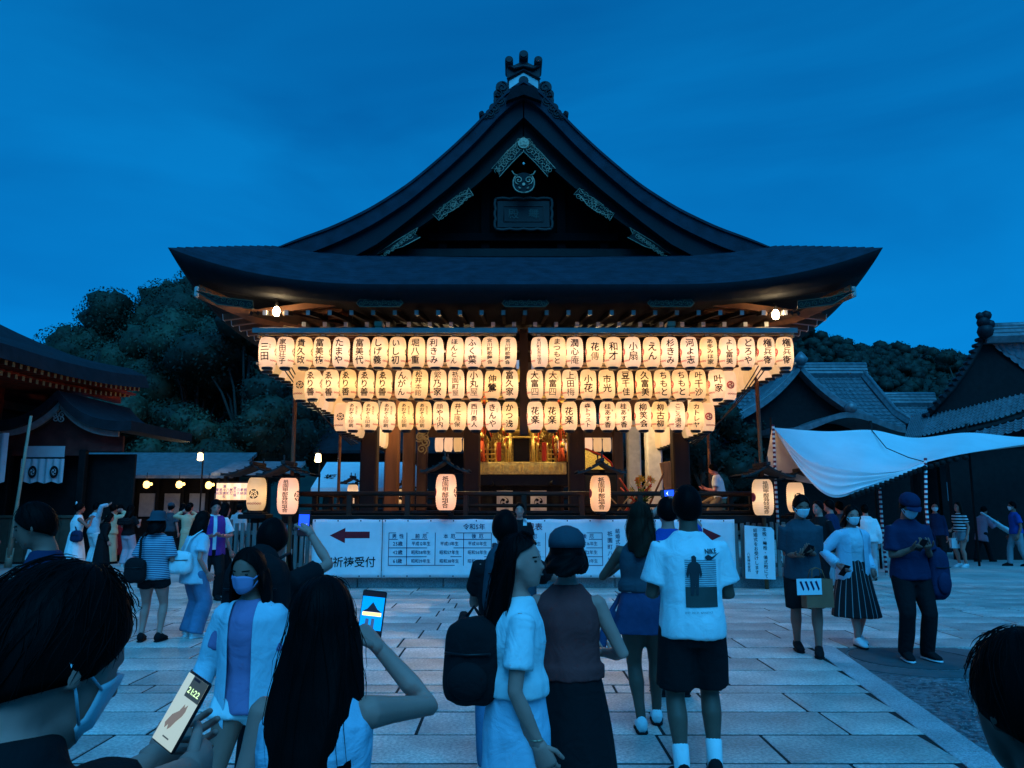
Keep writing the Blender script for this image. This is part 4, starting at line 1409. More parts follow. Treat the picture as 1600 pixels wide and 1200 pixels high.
# carved brackets: scrolls of gold filling the sides
rg = random.Random(4)
for s in (-1, 1):
    for k in range(34):
        b = MB()
        cx, cz, cy = MX + s * rg.uniform(.30, 1.15), ZB + rg.uniform(.7, 1.5), MY - rg.uniform(.78, 1.02)
        swirl(b, cx, cz, cy, rg.uniform(.07, .15), 1.5, rg.uniform(0, 6), rg.choice((-1, 1)), .022)
        swirl(b, cx, cz + .08, cy, .08, 1.2, rg.uniform(0, 6), rg.choice((-1, 1)), .016)
        b.build('carved_scroll', M_gold2, mk)
# hanging cords, tassels and bells at the corners
for s in (-1, 1):
    for x in (.95, 1.15, 1.28):
        b = MB()
        zt = ZB + 2.0
        b.tube([(MX + s * .9, MY - .9, zt + .2), (MX + s * x, MY - 1.05, zt - .3), (MX + s * (x + .04), MY - 1.1, ZB + .75)], .035, 8)
        b.tube([(MX + s * (x + .04), MY - 1.1, ZB + .78), (MX + s * (x + .04), MY - 1.1, ZB + .55), (MX + s * (x + .06), MY - 1.1, ZB + .28)], [.05, .06, .11], 10)
        b.build('tassel', M_tassel if x != 1.15 else M_gold, mk)
    for k in range(7):
        b = MB(); cx, cz = MX + s * rg.uniform(.85, 1.3), ZB + rg.uniform(.5, 1.5)
        b.lathe([(.0, -.07), (.05, -.05), (.06, 0), (.03, .05), (.01, .08)], 10, (cx, MY - 1.12, cz)); b.build('small_bell', M_gold, mk)
    for k in range(9):
        b = MB(); x = MX + s * rg.uniform(.25, 1.2); z = ZB + rg.uniform(.9, 1.7)
        pts = [(x + rg.uniform(-.12, .12) * i / 3, MY - 1.0 - rg.uniform(0, .1), z - i * .17) for i in range(4)]
        b.tube(pts, .022, 6); b.build('red_cord', M_tassel, mk)
# roof of the shrine with curved hips and phoenix
b = MB()
for (d, z) in ((0, 1.55), (.02, 1.62), (.35, 1.76), (.7, 2.0), (1.0, 2.35), (1.12, 2.45)):
    pass
prof = [(1.30, 1.52), (1.32, 1.60), (1.05, 1.66), (.75, 1.80), (.45, 2.02), (.22, 2.3), (.18, 2.42)]
ringv = []
for r_, z in prof:
    for k in range(32):
        f = (k % 8) / 8; sd = k // 8
        c_ = [(-1, -1), (1, -1), (1, 1), (-1, 1)]
        a_, b2 = c_[sd], c_[(sd + 1) % 4]
        ux, uy = a_[0] + (b2[0] - a_[0]) * f, a_[1] + (b2[1] - a_[1]) * f
        e = abs(2 * f - 1) ** 2.5 * .16 * (r_ / 1.3) ** 2
        ringv.append((MX + ux * r_, MY + uy * r_, ZB + z + e))
b.add(ringv, [(i * 32 + j, i * 32 + (j + 1) % 32, (i + 1) * 32 + (j + 1) % 32, (i + 1) * 32 + j) for i in range(len(prof) - 1) for j in range(32)])
rfm = b.build('shrine_roof', M_black, mk)
for s in (-1, 1):
    for q in (-1, 1):
        b = MB(); b.tube([(MX + s * r_, MY + q * r_, ZB + z + .16 * (r_ / 1.3) ** 2 + .02) for r_, z in prof[1:]], .045, 6); b.build('gold_hip', M_gold, rfm)
b = MB(); b.lathe([(.2, 2.42), (.24, 2.5), (.1, 2.6), (.12, 2.7), (.03, 2.95)], 12, (MX, MY, ZB)); b.build('gold_finial', M_gold, rfm)
# black drape with white crests below
b = MB(); b.grid(lambda u, v: (MX - .98 + 1.96 * u, MY - 1.06 + .02 * math.sin(u * 40), FLZ + .05 + 1.0 * v - .0), 40, 4)
dr = b.build('black_drape', pm('black_cotton', (.012, .012, .013), .9), mk)
for x in (-.42, .42):
    b = MB(); b.box(MX + x - .2, MX + x + .2, MY - 1.10, MY - 1.085, FLZ + .06, FLZ + .56); w_ = b.build('white_crest_panel', M_cloth_w, mk)
    V, F = tomoe2d(.13); b = MB(); b.add([(MX + x + a, MY - 1.104, FLZ + .28 + c_) for a, c_ in V], F); b.build('crest', M_ink, w_)
for s in (-1, 1):
    b = MB(); b.box(MX + s * 1.0 - .06, MX + s * 1.0 + .06, MY - 1.0, MY + 1.0, FLZ + .012, ZB - .35, .01); b.build('trestle', M_wood, mk)
    b = MB(); b.tube([(MX + s * .75, MY - 2.4, ZB - .28), (MX + s * .75, MY + 2.4, ZB - .28)], .065, 10); b.build('carrying_pole', M_black, mk)
# second shrine's gilded corner seen at the right and gift stand
t = thing('offering_stand', (1.35, 22.3, FLZ), 'gilded offering stand half hidden right of the portable shrine', 'stand')
p = at(930, 715, 22.3)
b = MB(); b.prism([(p.x - .42, 2.62), (p.x + .5, 2.62), (p.x + .46, 2.80), (p.x + .2, 3.0), (p.x, 3.04), (p.x - .3, 3.2), (p.x - .42, 3.2)], 22.2, 22.5); b.build('gilded_top', M_gold2, t)
b = MB(); b.tube([(p.x + .5, 22.18, 2.64), (p.x + .44, 22.18, 2.82), (p.x + .2, 22.18, 3.02), (p.x - .3, 22.18, 3.22)], .03, 6); b.build('red_edge', M_redl, t)
b = MB(); b.box(p.x - .5, p.x + .6, 22.1, 22.7, FLZ + .012, 2.6, .02); b.build('black_base', M_black, t)
# easel board, flower arrangement with red frames
p = at(1046, 730, 18.6)
t = thing('leaning_board', (p.x, 18.6, FLZ), 'tall wooden board leaning beside the white wrapped post', 'board')
Mx = Matrix.Translation((p.x, 18.6, FLZ + .62)) @ Matrix.Rotation(R(-10), 4, 'Y')
b = MB(); b.box(-.13, .13, -.03, .03, -.6, .62, .006, Mx); b.build('panel', pm('pale_cedar', (.48, .27, .11), .6, var=.2, stretch=(3, 3, .4)), t)
b = MB(); b.tube([(p.x - .62, 18.5, FLZ + .012), (p.x - .1, 18.6, FLZ + 1.05)], .025, 6); b.build('prop', M_wood2, t)
p = at(985, 775, 17.9)
t = thing('flower_arrangement', (p.x, 17.9, FLZ), 'green and yellow flowers framed by crossed red sticks', 'flowers')
rg = random.Random(8)
M_stick = pm('red_lacquer_stick', (.55, .06, .03), .4)
for k in range(9):
    x = p.x + rg.uniform(-.55, .35); a = rg.choice((-.6, .6)) + rg.uniform(-.15, .15)
    b = MB(); b.tube([(x, 17.75 + rg.uniform(0, .3), FLZ + .012), (x + a * .9, 17.8 + rg.uniform(0, .3), FLZ + rg.uniform(.45, .85))], .017, 5); b.build('crossed_stick', M_stick if k % 3 else pm('pale_stick', (.55, .4, .2)), t)
M_leaf = pm('fresh_leaf', (.06, .16, .03), .5, var=.4, vscale=20); M_fl = pm('yellow_flower', (.75, .52, .06), .6, var=.2)
for k in range(40):
    a = rg.uniform(0, 2 * PI); el = rg.uniform(.4, 1.4); L = rg.uniform(.25, .6)
    d = Vector((math.cos(a) * math.cos(el), math.sin(a) * math.cos(el), math.sin(el)))
    q = Vector((p.x + .25, 17.95, FLZ + .25)); w = d.cross(Vector((0, 0, 1))).normalized() * .035
    b = MB(); b.add([q, q + d * L * .5 + w, q + d * L + Vector((0, 0, -.06)), q + d * L * .5 - w], [(0, 1, 2, 3)]); b.build('leaf', M_leaf, t)
for k in range(16):
    q = Vector((p.x + .25 + rg.uniform(-.25, .3), 17.9 + rg.uniform(-.15, .15), FLZ + rg.uniform(.45, .85)))
    b = MB()
    for j in range(6):
        a = j * PI / 3
        b.add([q, q + Vector((.05 * math.cos(a - .4), -.02, .05 * math.sin(a - .4))), q + Vector((.08 * math.cos(a), -.035, .08 * math.sin(a))), q + Vector((.05 * math.cos(a + .4), -.02, .05 * math.sin(a + .4)))], [(0, 1, 2, 3)])
    b.build('flower', M_fl if k % 4 else pm('orange_flower', (.8, .2, .05)), t)
b = MB(); b.lathe([(.12, .012), (.2, .14), (.16, .26)], 14, (p.x + .25, 17.95, FLZ)); b.build('vase', M_black, t)
for s, px in ((-1, 655), (1, 668)):
    pass
p = at(662, 685, 23.2)
b = MB()
for k in range(6):
    swirl(b, p.x + rg.uniform(-.15, .15), p.z + rg.uniform(-.35, .3), 23.2, rg.uniform(.09, .17), 1.6, rg.uniform(0, 6), 1, .022)
tag(b.build('coiled_rope', M_rope), 'coil of straw rope tied to a left rear column', 'rope')

# ================================================================ background buildings
M_verm = pm('vermilion_timber', (0.24, 0.032, 0.015), .55, var=.25, vscale=4)
M_dkred = pm('dull_red_wall', (0.14, 0.03, 0.025), .7, var=.3, vscale=3)
M_ochre = pm('gilt_rafter_end', (0.32, 0.22, 0.10), .5, .2)
M_dw = pm('dark_wall_timber', (0.008, 0.007, 0.007), .7, var=.3)
M_rt = pm('blue_grey_roof_tile', (0.15, 0.15, 0.16), .32, .0, .3, 5, .15, 30, .5, rnd=.1)
M_slate = pm('dark_bark_thatch', (0.014, 0.015, 0.019), .85, var=.3, vscale=3, bump=.4, bscale=30)
M_curt = pm('white_curtain', (0.62, 0.62, 0.64), .85, var=.06)

# left: main shrine hall, eave running away from the camera
sh = thing('shrine_building', (-17, 24, 0), 'dark roofed shrine building with vermilion eaves at the left edge', 'shrine hall')
mb = MB()
EX = -12.75
def le(y):      # eave height rises to the far corner
    return 5.62 + .42 * max(0, (y - 20) / 6.4) ** 2
prof_y = list(np.linspace(10, 26.4, 24))
rows_ = []
for y_ in prof_y:
    t_ = (y_ - 10) / 16.4
    e = EX
    z = le(y_)
    rows_.append([(e + .15, y_, z - .42), (e, y_, z), (e - .6, y_, z + .28), (e - 1.6, y_, z + .68 - .22 * t_ ** 6), (e - 3.2, y_, z + 1.55 - .8 * t_ ** 8), (e - 6, y_, z + 3.4 - 2.4 * t_ ** 8)])
vs = [p for r_ in rows_ for p in r_]
mb.add(vs, [(i * 6 + j, i * 6 + j + 1, (i + 1) * 6 + j + 1, (i + 1) * 6 + j) for i in range(len(rows_) - 1) for j in range(5)], False)
last = rows_[-1]
k = len(mb.v)
mb.add(last + [(EX - 6, 26.4, 5.6)], [(0, 1, 2, 3, 4, 5, 6)])
mb.build('roof', M_slate, sh)
b = MB(); b.box(EX - 5, EX - .1, 10, 26.0, 5.30, 5.36); b.build('soffit', M_verm, sh)
b = MB(); b.box(EX - .75, EX - .55, 10, 25.9, 5.02, 5.22); b.build('eave_beam', M_verm, sh)
rm = MB(); rm.box(-1.6, 0, -.05, .05, -.06, .06); rm.cur = 1; rm.box(0, .012, -.052, .052, -.062, .062); rm = rm.mesh('rafter', [M_verm, M_ochre])
for i in range(40):
    y_ = 14.2 + i * .30
    link('rafter', rm, sh, Vector((EX + .02, y_, le(y_) - .46)) - sh.location)
    link('rafter', rm, sh, Vector((EX - .34, y_ + .1, le(y_) - .66)) - sh.location)
b = MB(); b.box(EX - 6, EX - 2.4, 10, 25.5, 0, 5.3); b.build('wall', M_dkred, sh)
for y_ in (16.0, 19.0, 22.0, 25.0):
    b = MB(); b.tube([(EX - 2.2, y_, 0), (EX - 2.2, y_, 5.3)], .22, 12); b.build('pillar', M_verm, sh)
for z in (3.3, 4.4):
    b = MB(); b.box(EX - 2.3, EX - 2.1, 10, 25.4, z, z + .25, .01); b.build('tie_beam', M_verm, sh)
# metal lantern glint and barrier
# porch with curved gable facing the camera
pc = thing('shrine_porch', (-13.1, 23, 0), 'small curved gable porch with white crest curtain at the left', 'porch')
PXC = -13.05
def PG(x):      # gable profile
    a = abs(x)
    return 4.72 - 1.25 * (1 - math.exp(-a / .95)) + .045 * a ** 2 * 1.0
xx = np.linspace(-2.35, 2.2, 47)
mb = MB(); mb.strip([(PXC + x, PG(x) + .18) for x in xx], [(PXC + x, PG(x) - .10) for x in xx], 21.8, 26); mb.build('roof', M_slate, pc)
xx = np.linspace(-1.7, 1.7, 37)
for s in (-1, 1):
    q = np.linspace(.02, 1.75, 20) * s
    mb = MB(); mb.strip([(PXC + x, PG(x) - .104) for x in q], [(PXC + x, PG(x) - .34 + .05 * abs(x)) for x in q], 22.0, 22.08); mb.build('bargeboard', pm('faded_pink_board', (.30, .22, .20), .7, var=.2), pc)
mb = MB(); mb.strip([(PXC + x, PG(x) - .2) for x in xx], [(PXC + x, 3.15) for x in xx], 22.4, 22.5); mb.build('gable_wall', M_dkred, pc)
for k in range(4):
    mb = MB(); swirl(mb, PXC + (.09 if k % 2 else -.09), 4.18 - .12 * (k // 2), 21.98, .1, 1.2, k, 1 if k % 2 else -1, .02); mb.build('pendant', pm('faded_pink_board', (.3, .22, .2)), pc)
mb = MB(); mb.box(PXC - 1.5, PXC + .55, 22.3, 22.39, 3.02, 3.2, .01); mb.build('beam', M_dkred, pc)
for x in (-1.55, .62):
    mb = MB(); mb.box(PXC + x - .1, PXC + x + .1, 22.25, 22.45, 0, 3.2, .02); mb.build('pillar', M_dw, pc)
mb = MB(); mb.box(PXC - 1.08, PXC + .10, 22.26, 22.28, 2.98, 3.30); mb.build('cloth_header', M_curt, pc)
mb = MB(); mb.grid(lambda u, v: (PXC - 1.1 + 1.24 * u, 22.22 + .03 * math.sin(u * 38), 2.25 + .68 * v + .03 * math.sin(u * 19) * (1 - v)), 50, 5)
cu = mb.build('crest_curtain', M_curt, pc)
for x in (-.72, -.10):
    V, F = disc2d(.155, 20); mb = MB(); mb.add([(PXC + x + a * .8, 22.17, 2.55 + c_ * 1.15) for a, c_ in V], F); cd = mb.build('crest_disc', M_ink, cu)
    V, F = tomoe2d(.1); mb = MB(); mb.add([(PXC + x + a * .8, 22.165, 2.55 + c_ * 1.15) for a, c_ in V], F); mb.build('crest_swirl', M_curt, cu)
mb = MB(); mb.box(PXC - 2.6, PXC + 1.9, 22.8, 22.9, 0, 3.1); mb.build('dark_opening', M_dw, pc)
mb = MB(); mb.grid(lambda u, v: (-14.95 + 1.15 * u, 21.0 + .05 * math.sin(u * 26), 2.22 + (1.25 + .1 * u) * v + .05 * math.sin(u * 13) * (1 - v)), 36, 5)
tag(mb.build('white_curtain', M_curt), 'plain white curtain hanging at the left edge beside the porch', 'curtain')
mb = MB(); mb.tube([(-13.2, 20.6, .1), (-12.98, 20.4, 1.7), (-12.72, 20.2, 3.95)], [.07, .045, .035], 8); mb.tube([(-13.2, 20.6, .0), (-13.17, 20.6, .5)], .09, 8)
tag(mb.build('bamboo_pole', pm('pale_bamboo', (.42, .35, .25), .6)), 'tall pale pole leaning beside the white curtain at the left', 'pole')
bw = thing('board_barrier', (-14, 21.6, 0), 'low dark board barrier behind the crowd at the left', 'barrier')
for i in range(9):
    mb = MB(); mb.box(-16.4 + i * .48, -15.93 + i * .48, 21.7, 21.76, .05, 1.25, .01); mb.build('board', pm('brown_board', (.10, .07, .05), .8, rnd=.2), bw)
mb = MB(); mb.box(-16.4, -12.1, 21.66, 21.80, 1.251, 1.33, .01); mb.build('cap_rail', pm('brown_board', (.10, .07, .05)), bw)
# low corridor with lamps
cor = thing('corridor_building', (-13.5, 30.5, 0), 'long low corridor with dark roof and wall lamps at the left', 'corridor')
mb = MB(); mb.add([(-22, 29.3, 2.72), (-10.6, 29.3, 2.72), (-10.6, 32, 3.75), (-22, 32, 3.75), (-22, 29.3, 2.60), (-10.6, 29.3, 2.60), (-10.6, 32, 3.6), (-22, 32, 3.6)], [(0, 1, 2, 3), (4, 5, 6, 7), (0, 1, 5, 4), (1, 2, 6, 5), (2, 3, 7, 6), (3, 0, 4, 7)]); mb.build('roof', M_rt, cor)
mb = MB(); mb.box(-22, -10.8, 30.6, 30.8, 0, 2.9); mb.build('wall', M_dw, cor)
for i in range(7):
    x = -17.6 + i * .98
    mb = MB(); mb.box(x, x + .62, 30.55, 30.59, 1.15, 2.05, .01); mb.build('pale_panel', pm('grey_paper_panel', (.34, .34, .36), .8), cor)
for i in range(8):
    x = -17.85 + i * .98
    mb = MB(); mb.box(x - .07, x + .07, 30.45, 30.58, 0, 2.7, .01); mb.build('post', M_dw, cor)
M_lamp = glow('warm_lamp_glass', (1.0, .55, .14), 2.6)
for px, py, yy, nm in ((168, 758, 29.2, 'at the left end of the corridor'), (229, 757, 29.2, 'in the middle of the corridor'), (280, 757, 29.2, 'near the right end of the corridor'), (326, 758, 29.2, 'beside the little lantern board')):
    p = at(px, py, yy)
    t = thing('wall_lamp', p, 'small glowing hanging lamp ' + nm, 'lamp', 'corridor lamps')
    mb = MB(); mb.lathe([(.03, -.14), (.10, -.1), (.12, 0), (.09, .1), (.03, .13)], 12, p); mb.build('globe', M_lamp, t)
    mb = MB(); mb.tube([p + Vector((.05, 0, 0)), p + Vector((.20, .0, .02))], .055, 8); mb.build('side_globe', M_lamp, t)
    mb = MB(); mb.tube([p + Vector((0, 0, .13)), p + Vector((0, 0, .45))], .012, 5); mb.build('chain', M_black, t)
for px, py, yy, nm, zt in ((313, 714, 27.5, 'under the trees left of the stage', 0), (497, 716, 24.5, 'in front of the pale tent', 0)):
    p = at(px, py, yy)
    t = thing('street_lamp', (p.x, yy, 0), 'single bright lamp ' + nm, 'lamp', 'bright outdoor lamps')
    mb = MB(); mb.lathe([(.05, -.13), (.10, -.10), (.085, .12), (.05, .14)], 12, p); mb.build('lamp_glass', glow('bright_lamp_glass', (1, .74, .34), 5), t)
    mb = MB(); mb.lathe([(.02, .14), (.12, .15), (.04, .22)], 12, p); mb.tube([p + Vector((0, 0, .2)), p + Vector((0, .1, .3)), p + Vector((0, .25, .2)), Vector((p.x, yy + .25, 0))], .03, 6); mb.build('lamp_post', M_black, t)
    ld = bpy.data.lights.new('lamp_light', 'POINT'); ld.energy = 25; ld.color = (1, .8, .45); ld.shadow_soft_size = .12
    l_ = link('lamp_light', ld, t, p + Vector((0, -.3, 0)) - Vector((p.x, yy, 0)))
# rack of small lettered lanterns
lb = thing('lantern_board', (-9.5, 28, 1.2), 'row of small lit paper slips left of the crest lantern', 'lantern board')
pa, pb = at(338, 768, 28), at(387, 768, 28)
sm_words = ['奉納', '祇園', '清々講社', '八坂', '献灯', '宮本組', '四条']
for i in range(9):
    x = pa.x + (pb.x - pa.x) * (i + .5) / 9
    mb = MB(); mb.tube([(x, 28, pa.z - .30), (x, 28, pa.z + .30)], .062, 10); o = mb.build('paper_slip', paper_mat('lit_slip_%d' % (i % 3), (1, .72, .52), .45) if i < 3 else MATS['lit_slip_%d' % (i % 3)], lb)
    flat_text('lettering', sm_words[i % 7], (x, 27.93, pa.z), .12, pm('violet_print', (.10, .05, .25)), o, True, .02)
mb = MB(); mb.box(pa.x - .05, pb.x + .05, 28.07, 28.12, pa.z + .3, pa.z + .36); mb.box(pa.x - .05, pb.x + .05, 28.07, 28.12, pa.z - .36, pa.z - .3); mb.build('board_bar', M_dw, lb)
for x in (pa.x, pb.x):
    mb = MB(); mb.box(x - .04, x + .04, 28.13, 28.2, 0, pa.z + .5); mb.build('board_leg', M_dw, lb)
# roof shelter over it
rs_ = thing('tiled_shelter', (-8.6, 29, 0), 'low tiled shelter roof behind the crest lantern', 'shelter')
mb = MB(); mb.add([(-10.9, 28.0, 2.75), (-7.9, 28.0, 2.75), (-7.9, 29.5, 3.25), (-10.6, 29.5, 3.25), (-10.9, 28, 2.65), (-7.9, 28, 2.65), (-7.9, 29.5, 3.15), (-10.6, 29.5, 3.15)], [(0, 1, 2, 3), (4, 5, 6, 7), (0, 1, 5, 4), (1, 2, 6, 5), (2, 3, 7, 6), (3, 0, 4, 7)]); mb.build('roof', M_rt, rs_)
for x in (-10.7, -8.1):
    mb = MB(); mb.box(x - .07, x + .07, 28.9, 29.04, 0, 3.0); mb.build('post', M_dw, rs_)
sp = at(181, 740, 23)
t = thing('post_sign', (sp.x, 23, 0), 'narrow upright wooden sign on a post above the crowd', 'sign')
mb = MB(); mb.box(sp.x - .11, sp.x + .11, 22.98, 23.02, sp.z - .32, sp.z + .25, .01); bo = mb.build('board', pm('pale_sign_wood', (.35, .32, .28), .8), t)
flat_text('lettering', '本殿前', (sp.x, 22.98, sp.z - .02), .13, M_ink, bo, True, .015)
mb = MB(); mb.box(sp.x - .03, sp.x + .03, 23.021, 23.06, 0, sp.z, .005); mb.build('post', pm('pale_sign_wood', (.35, .32, .28)), t)

# pale tent behind the stage
tn = thing('event_tent', (-5.6, 33, 0), 'pale event tent with one character behind the left columns', 'tent')
M_tent = pm('pale_tent_sheet', (0.66, 0.67, 0.68), .7, var=.05, bump=.2, bscale=2)
a0, a1 = at(486, 762, 31.5), at(648, 765, 31.5)
zt = at(560, 722, 34).z
mb = MB(); mb.add([(a0.x, 31.5, a0.z), (a1.x, 31.5, a0.z), (a1.x - .35, 34, zt), (a0.x, 34, zt), (a1.x, 36.5, a0.z), (a0.x, 36.5, a0.z)], [(0, 1, 2, 3), (3, 2, 4, 5), (1, 4, 2)])
o = mb.build('tent_roof', M_tent, tn); md = o.modifiers.new('solid', 'SOLIDIFY'); md.thickness = .02
mb = MB()
n_ = 14
for i in range(n_):
    xa_ = a0.x + (a1.x - a0.x) * i / n_; xb_ = a0.x + (a1.x - a0.x) * (i + 1) / n_
    mb.add([(xa_, 31.48, a0.z - .005), (xb_, 31.48, a0.z - .005), (xb_, 31.48, a0.z - .14), ((xa_ + xb_) / 2, 31.48, a0.z - .22), (xa_, 31.48, a0.z - .14)], [(0, 1, 2, 3, 4)])
mb.build('scalloped_valance', M_tent, tn)
V, F = text2d('坂', .42, False, .03, 1.2)
mb = MB(); cx = at(512, 742, 32).x
mb.add([(cx + x, 31.5 + (z + .95) / (zt - a0.z) * 2.5 * .5 - .0 - .02, a0.z + .012 + (zt - a0.z) * ((z + .95) * .5) / (zt - a0.z) + .006) for x, z in V], F); mb.build('lettering', M_ink, tn)
for x in (a0.x + .1, a1.x - .1):
    mb = MB(); mb.tube([(x, 31.6, 0), (x, 31.6, a0.z)], .03, 6); mb.build('tent_leg', M_grey_metal, tn)
# balustrade and dark hall behind the stage
bh = thing('rear_hall', (0, 40, 0), 'dark low hall wall closing the court behind the stage', 'hall')
mb = MB(); mb.box(-9, 12, 40, 40.4, 0, 4.4); mb.build('wall', M_dw, bh)
mb = MB(); mb.add([(-10, 38.6, 4.3), (13, 38.6, 4.3), (13, 42, 6.0), (-10, 42, 6.0), (-10, 38.6, 4.15), (13, 38.6, 4.15), (13, 42, 5.8), (-10, 42, 5.8)], [(0, 1, 2, 3), (4, 5, 6, 7), (0, 1, 5, 4), (1, 2, 6, 5), (2, 3, 7, 6), (3, 0, 4, 7)]); mb.build('roof', M_slate, bh)
for i in range(12):
    x = -8.5 + i * 1.75
    mb = MB(); mb.box(x - .1, x + .1, 39.85, 39.99, 0, 4.2); mb.build('post', M_blk, bh)

# ---------------------------------------------------------------- right: tiled roofs
def tile_slope(name, A, B, C, D, parent, pitch=.27, curve=.0, m=None):
    """tiled slope from eave A-B up to ridge D-C, with round tile columns and stepped courses"""
    A, B, C, D = [Vector(p) for p in (A, B, C, D)]
    W = max((B - A).length, (C - D).length); L = (D - A).length
    nc = max(3, int(W / pitch)); nr_ = max(3, int(L / .30))
    nrm = (B - A).cross(D - A).normalized()
    if nrm.z < 0: nrm = -nrm
    b = MB()
    nu = nc * 4 + 1
    def f(u, v):
        p = (A.lerp(B, u)).lerp(D.lerp(C, u), v)
        ph = (u * nc) % 1.0
        h = .055 * max(0, math.sin(ph * 2 * PI)) ** .7
        st = .03 * (1 - (v * nr_) % 1.0)
        sag = -curve * 4 * v * (1 - v)
        return p + nrm * (h + st) + Vector((0, 0, sag))
    vv = []
    for j in range(nr_):
        vv += [j / nr_ + 1e-5, (j + 1) / nr_ - 1e-5]
    vs = [f(i / (nu - 1), v) for v in vv for i in range(nu)]
    fs = [(j * nu + i, j * nu + i + 1, (j + 1) * nu + i + 1, (j + 1) * nu + i) for j in range(len(vv) - 1) for i in range(nu - 1)]
    b.add(vs, fs, False)
    return b.build(name, m or M_rt, parent)


def ridge_bar(parent, pts, w=.2, h=.4, name='ridge'):
    b = MB()
    for i in range(3):
        b.tube([Vector(p) + Vector((0, 0, h * (.2 + .3 * i))) for p in pts], w * (1 - .18 * i), 6, smooth=False)
    b.tube([Vector(p) + Vector((0, 0, h)) for p in pts], w * .55, 8)
    return b.build(name, M_rt, parent)


th_ = thing('tiled_hall', (15.5, 38, 0), 'blue grey tiled hall with a gable behind the white canopy', 'hall')
ra, rb = at(1170, 592, 40), at(1345, 588, 40)
ea, eb = at(1150, 690, 36.5), at(1435, 690, 36.5)
tile_slope('tile_slope', (ea.x - .5, 35.5, 4.6), (eb.x, 35.5, 4.6), (rb.x + .3, 40, 8.3), (ra.x - 1, 40, 8.3), th_, .3, .25)
tile_slope('tile_slope', (ea.x - .5, 44.5, 4.6), (eb.x, 44.5, 4.6), (rb.x + .3, 40, 8.3), (ra.x - 1, 40, 8.3), th_, .6)
tile_slope('tile_slope', (eb.x, 35.5, 4.6), (eb.x, 44.5, 4.6), (rb.x + .35, 40.2, 8.3), (rb.x + .35, 39.8, 8.3), th_, .3, .25)
ridge_bar(th_, [(ra.x - 1, 40, 8.3), (rb.x + .3, 40, 8.3)], .26, .6)
ridge_bar(th_, [(rb.x + .1, 40, 8.35), (lambda q: (q.x, 37.4, 5.9))(at(1400, 640, 37.4)), (eb.x, 35.6, 4.75)], .18, .3, 'hip_ridge')
# front gable of that hall
ga = at(1235, 603, 36)
GXc = ga.x
for s in (-1, 1):
    q = np.linspace(.02, 3.6, 26) * s
    pr = lambda x: 7.75 - 2.45 * (1 - math.exp(-abs(x) / 2.2)) - .18 * abs(x)
    b = MB(); b.strip([(GXc + x, pr(x) + .22) for x in q], [(GXc + x, pr(x) - .06) for x in q], 34.6, 39.2); b.build('gable_slope', M_rt, th_)
    for k in range(7):
        yk = 34.75 + k * .28
        b = MB(); b.tube([(GXc + x, yk, pr(x) + .25) for x in q[::3]], .075, 6); b.build('tile_roll', M_rt, th_)
q = np.linspace(-3.2, 3.2, 40)
b = MB(); b.strip([(GXc + x, pr(x) - .1) for x in q], [(GXc + x, 4.55) for x in q], 35.2, 35.4); b.build('gable_wall', M_dw, th_)
ridge_bar(th_, [(GXc, 34.5, 7.9), (GXc, 39.5, 7.9)], .2, .35)
b = MB(); b.lathe([(.1, 0), (.26, .12), (.3, .3), (.16, .5), (.05, .62)], 10, (GXc, 34.5, 7.9)); b.build('ridge_end_tile', M_rt, th_)
# arched porch in front
AX = at(1310, 660, 34).x
q = np.linspace(-3.3, 3.3, 41)
arch = lambda x: 5.0 + .75 * math.exp(-(x / 1.7) ** 2) - .10 * (abs(x) / 3.3) ** 2 + .18 * (abs(x) / 3.3) ** 6 - .45
b = MB(); b.strip([(AX + x, arch(x) + .25) for x in q], [(AX + x, arch(x)) for x in q], 32.8, 35.3); b.build('arched_eave', M_rt, th_)
b = MB(); b.lathe([(.05, -.25), (.24, -.16), (.28, 0), (.2, .18), (.05, .28)], 10, (AX + .1, 32.9, 5.75)); b.build('ridge_end_tile', M_rt, th_)
b = MB(); b.box(ea.x, eb.x - .5, 36.2, 36.4, 0, 4.7); b.build('wall', M_dw, th_)
# farther low roof
fr_ = thing('far_tiled_roof', (19.5, 42, 0), 'lower tiled roof between the two right hand halls', 'roof')
c0, c1 = at(1365, 628, 42), at(1455, 628, 42)
tile_slope('tile_slope', (c0.x - 1.2, 40, 5.0), (c1.x + 1, 40, 5.0), (c1.x, 42, 7.0), (c0.x - 1, 42, 7.0), fr_, .3)
ridge_bar(fr_, [(c0.x - 1, 42, 7.0), (c1.x + .2, 42, 7.0)], .25, .6)
b = MB(); b.box(c0.x - 1, c1.x, 42.1, 42.3, 0, 6.9); b.build('wall', M_dw, fr_)
# big right hall
rh = thing('corner_hall', (18, 28, 0), 'big tiled hall with rising corner eave at the right edge', 'hall')
EV = [at(1412, 690, 25), at(1440, 684, 25), at(1500, 670, 25.3), at(1560, 656, 25.6), at(1640, 630, 26), at(1760, 600, 26)]
ev_t = [Vector((p.x, p.y, p.z)) for p in EV]
up_t = [at(1425, 648, 28.2), at(1455, 640, 28.2), at(1512, 625, 28.2), at(1570, 608, 28.2), at(1650, 590, 28.4), at(1770, 560, 28.4)]
b = MB()
NU = 90
def lerp_list(P, u):
    f = u * (len(P) - 1); i = min(int(f), len(P) - 2); return P[i].lerp(P[i + 1], f - i)
vv = []
for j in range(10): vv += [j / 10 + 1e-5, (j + 1) / 10 - 1e-5]
vs = []
for v in vv:
    for i in range(NU * 3 + 1):
        u = i / (NU * 3)
        p = lerp_list(ev_t, u).lerp(lerp_list(up_t, u), v)
        vs.append(p + Vector((0, 0, .06 * max(0, math.sin(i / 3 * 2 * PI / 2)) + .035 * (1 - (v * 10) % 1))))
n1 = NU * 3 + 1
